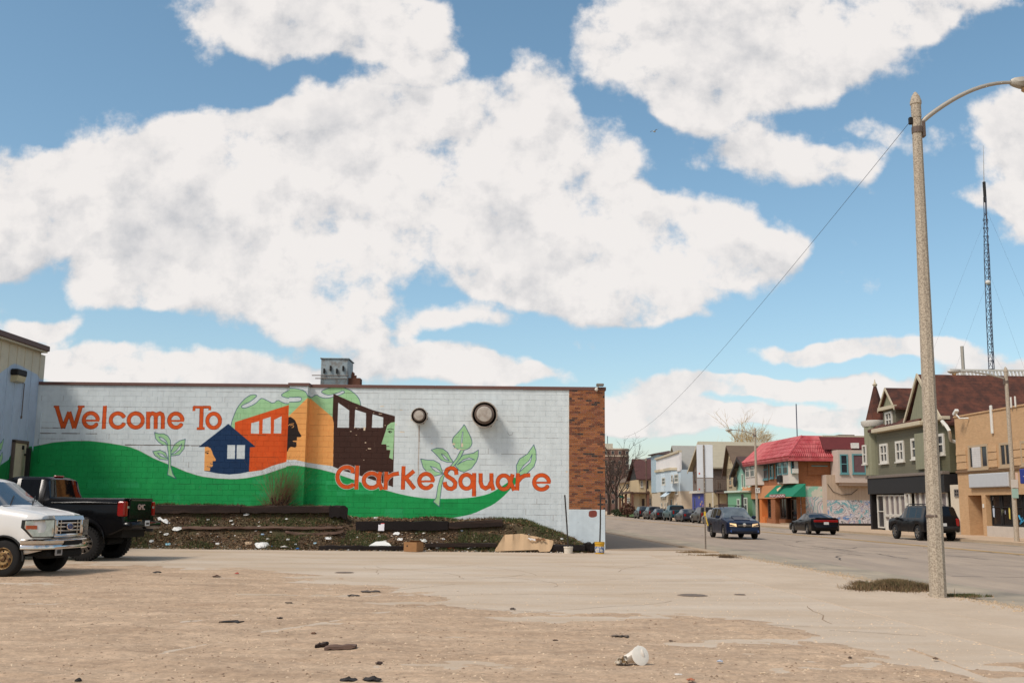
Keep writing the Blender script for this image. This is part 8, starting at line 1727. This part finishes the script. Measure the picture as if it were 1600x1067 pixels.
b = MB(); b.bbox(xe - 1.06, xe - .98, -.80, .80, 1.462, 1.482, .008); b.build('cowl', m_blk, van); b = MB(); 
for s_ in (-1, 1): b.tube([(xe - .12, s_ * .55, 1.305), (xe - .6, s_ * .66, 1.40), (xe - .95, s_ * .74, 1.44)], .012, 4)
b.build('bonnet_crease', m_van, van)
b = MB(); b.bbox(xe - 2.2, xe - 2.14, -.55, -.45, 2.13, 2.17, .01); b.build('roof_marker', m_amb, van)
for s_ in (-1, 1):   # black wheel-arch liners
    b = MB(); pts = [(xe - .80 + .47 * math.cos(R(a)), s_ * (Wd + .004), .385 + .47 * math.sin(R(a))) for a in range(-5, 186, 12)]; b.tube(pts, .022, 5); b.build('arch_lip', m_blk, van, 50)

# --- black pickup, tail towards us
TA = R(176)
m_tblk = mat('pickup_black', srgb(9, 8, 9), .22, var=.05, coat=.12, spec=.16)
T = dict(L=5.9, W=2.04, R=.465, clear=.62, wheels=[1.05, 4.80], ww=.33, tread=True, bot=[(0, .78), (.3, .66), (5.5, .68), (5.9, .86)], plan=[(0, .88), (.3, .97), (.8, 1.), (5.5, 1.), (5.9, .975)],
    belt=[(0, 1.1), (.05, 1.42), (.5, 1.50), (1.4, 1.56), (1.7, 1.56), (3.5, 1.60), (3.7, 1.66), (5.82, 1.66), (5.88, 1.64), (5.9, 1.0)], roof=[(0, 1.11), (.05, 1.44), (.5, 1.55), (1.4, 1.62), (1.65, 1.64), (2.25, 2.15), (2.6, 2.26), (3.5, 2.25), (3.62, 2.18), (3.74, 1.70), (3.80, 1.68), (5.82, 1.685), (5.88, 1.66), (5.9, 1.01)],
    side=[('sw1', 2.1, 2.75), ('sw2', 2.85, 3.42)], top=[('windscreen', 1.66, 2.25), ('rear', 3.62, 3.74)], mirror=(1.95, 1.55), tumble=.82, extra=[1.66, 2.1, 2.25, 2.75, 2.85, 3.42, 3.62, 3.74, 3.8], rimm=mat('black_machined_rim', srgb(120, 112, 104), .25, metal=.8, var=.3, vscale=20), spokes=10, rimr=.60)
rw = ground(131, 876); cT, sT = math.cos(TA), math.sin(TA); wl = Vector((T['L'] / 2 - T['wheels'][1], (T['W'] / 2 - .16)))
org = Vector((rw.x - (wl.x * cT - wl.y * sT), rw.y - (wl.x * sT + wl.y * cT), 0.0))
tr = thing('black_pickup', 'lifted black pickup truck with off-road tyres parked behind the van', 'pickup truck', org, TA)
body(tr, T, m_tblk, m_cgl2); common(tr, T, None); side_seams(tr, T, [1.95, 2.8, 3.6], .9, 1.55)
xe = -T['L'] / 2; Wd = T['W'] / 2
for s_ in (-1, 1):
    b = MB(); b.prism([(xe - .012, s_ * Wd * .90, 1.60), (xe - .012, s_ * Wd * .82, 1.58), (xe - .012, s_ * Wd * .81, 1.22), (xe - .012, s_ * Wd * .90, 1.20)], (.10, s_ * .0, 0)); b.bbox(xe + .0, xe + .20, *sorted((s_ * Wd * .88, s_ * (Wd * 1.012))), 1.20, 1.60, .03); b.build('tail_lamp', m_red, tr, 30)
    b = MB(); b.bbox(xe - .03, xe - .01, *sorted((s_ * Wd * .86, s_ * Wd * .75)), 1.41, 1.47, .01); b.build('reversing_lamp', m_lens, tr)
b = MB(); b.bbox(xe - .02, xe + .04, -Wd * .70, Wd * .70, 1.10, 1.66, .03); b.build('tailgate', m_tblk, tr, 30)
b = MB(); b.bbox(xe - .045, xe + .02, -Wd * .70, Wd * .70, 1.62, 1.69, .02); b.build('tailgate_lip', m_tblk, tr, 30)
m_gr = mat('chrome_red_letters', srgb(214, 184, 172), .5, metal=.0, var=.1); text_part('GMC', .21, m_gr, tr, (xe - .028, 0, 1.44), (R(90), 0, R(-90)), 'tailgate_lettering', .006)
b = MB(); b.bbox(xe - .22, xe + .06, -Wd * .98, Wd * .98, .84, 1.05, .05); b.build('rear_bumper', m_tblk, tr, 40); b = MB(); b.bbox(xe - .20, xe, -.36, .36, 1.052, 1.075, .01); b.build('bumper_step', m_blk, tr)
b = MB(); b.bbox(xe - .235, xe - .215, -.15, .15, .93, 1.08, .01); b.build('number_plate', m_plate, tr); b = MB(); b.bbox(xe - .238, xe - .234, -.10, .10, .97, 1.02, .003); b.build('plate_print', m_blk, tr)
for y_, w_ in ((.58, .22), (-.58, .16)): b = MB(); b.bbox(xe - .228, xe - .215, y_ - w_, y_ + w_ * .3, 1.06, 1.10, .008); b.build('step_highlight', m_chr, tr)
for s_ in (-1, 1):
    b = MB(); X = T['L'] / 2 - T['wheels'][1]; pts = [(X + .60 * math.cos(R(a)), .50 + .60 * max(.0, math.sin(R(a))) ** .8, a) for a in range(0, 181, 10)]
    rings = [[(x, s_ * (Wd - .03), z + .08), (x, s_ * (Wd + .035), z + .05), (x, s_ * (Wd + .045), z - .03), (x, s_ * (Wd - .03), z - .03)] for x, z, a in pts]; b.loft(rings, cap=True); b.build('wheel_flare', m_tblk, tr, 50)
    b = MB(); b.tube([(X + .95, s_ * (Wd + .0), 1.545), (X, s_ * (Wd + .012), 1.55), (X - .9, s_ * (Wd + .0), 1.545)], [.02, .045, .02], 8); b.build('body_crease', m_tblk, tr, 60)
b = MB(); b.tube([(T['L'] / 2 - 5.1, .3, .5), (T['L'] / 2 - 5.1, -.9, .5)], .09, 8); b.lathe([(.001, -.15), (.14, -.1), (.17, 0), (.14, .1), (.001, .15)], 12, c=(T['L'] / 2 - T['wheels'][1], 0, .46), axis='y'); b.tube([(T['L'] / 2 - T['wheels'][1], -.8, .46), (T['L'] / 2 - T['wheels'][1], .8, .46)], .05, 8); b.build('axle', m_under, tr, 50)
b = MB(); b.bbox(T['L'] / 2 - 3.52, T['L'] / 2 - 3.42, -.22, .22, 2.262, 2.30, .015); b.build('high_brake_lamp', m_red, tr)
b = MB(); b.bbox(xe - .40, xe - .2, -.05, .05, .78, .86, .01); b.build('tow_hitch', m_blk, tr)
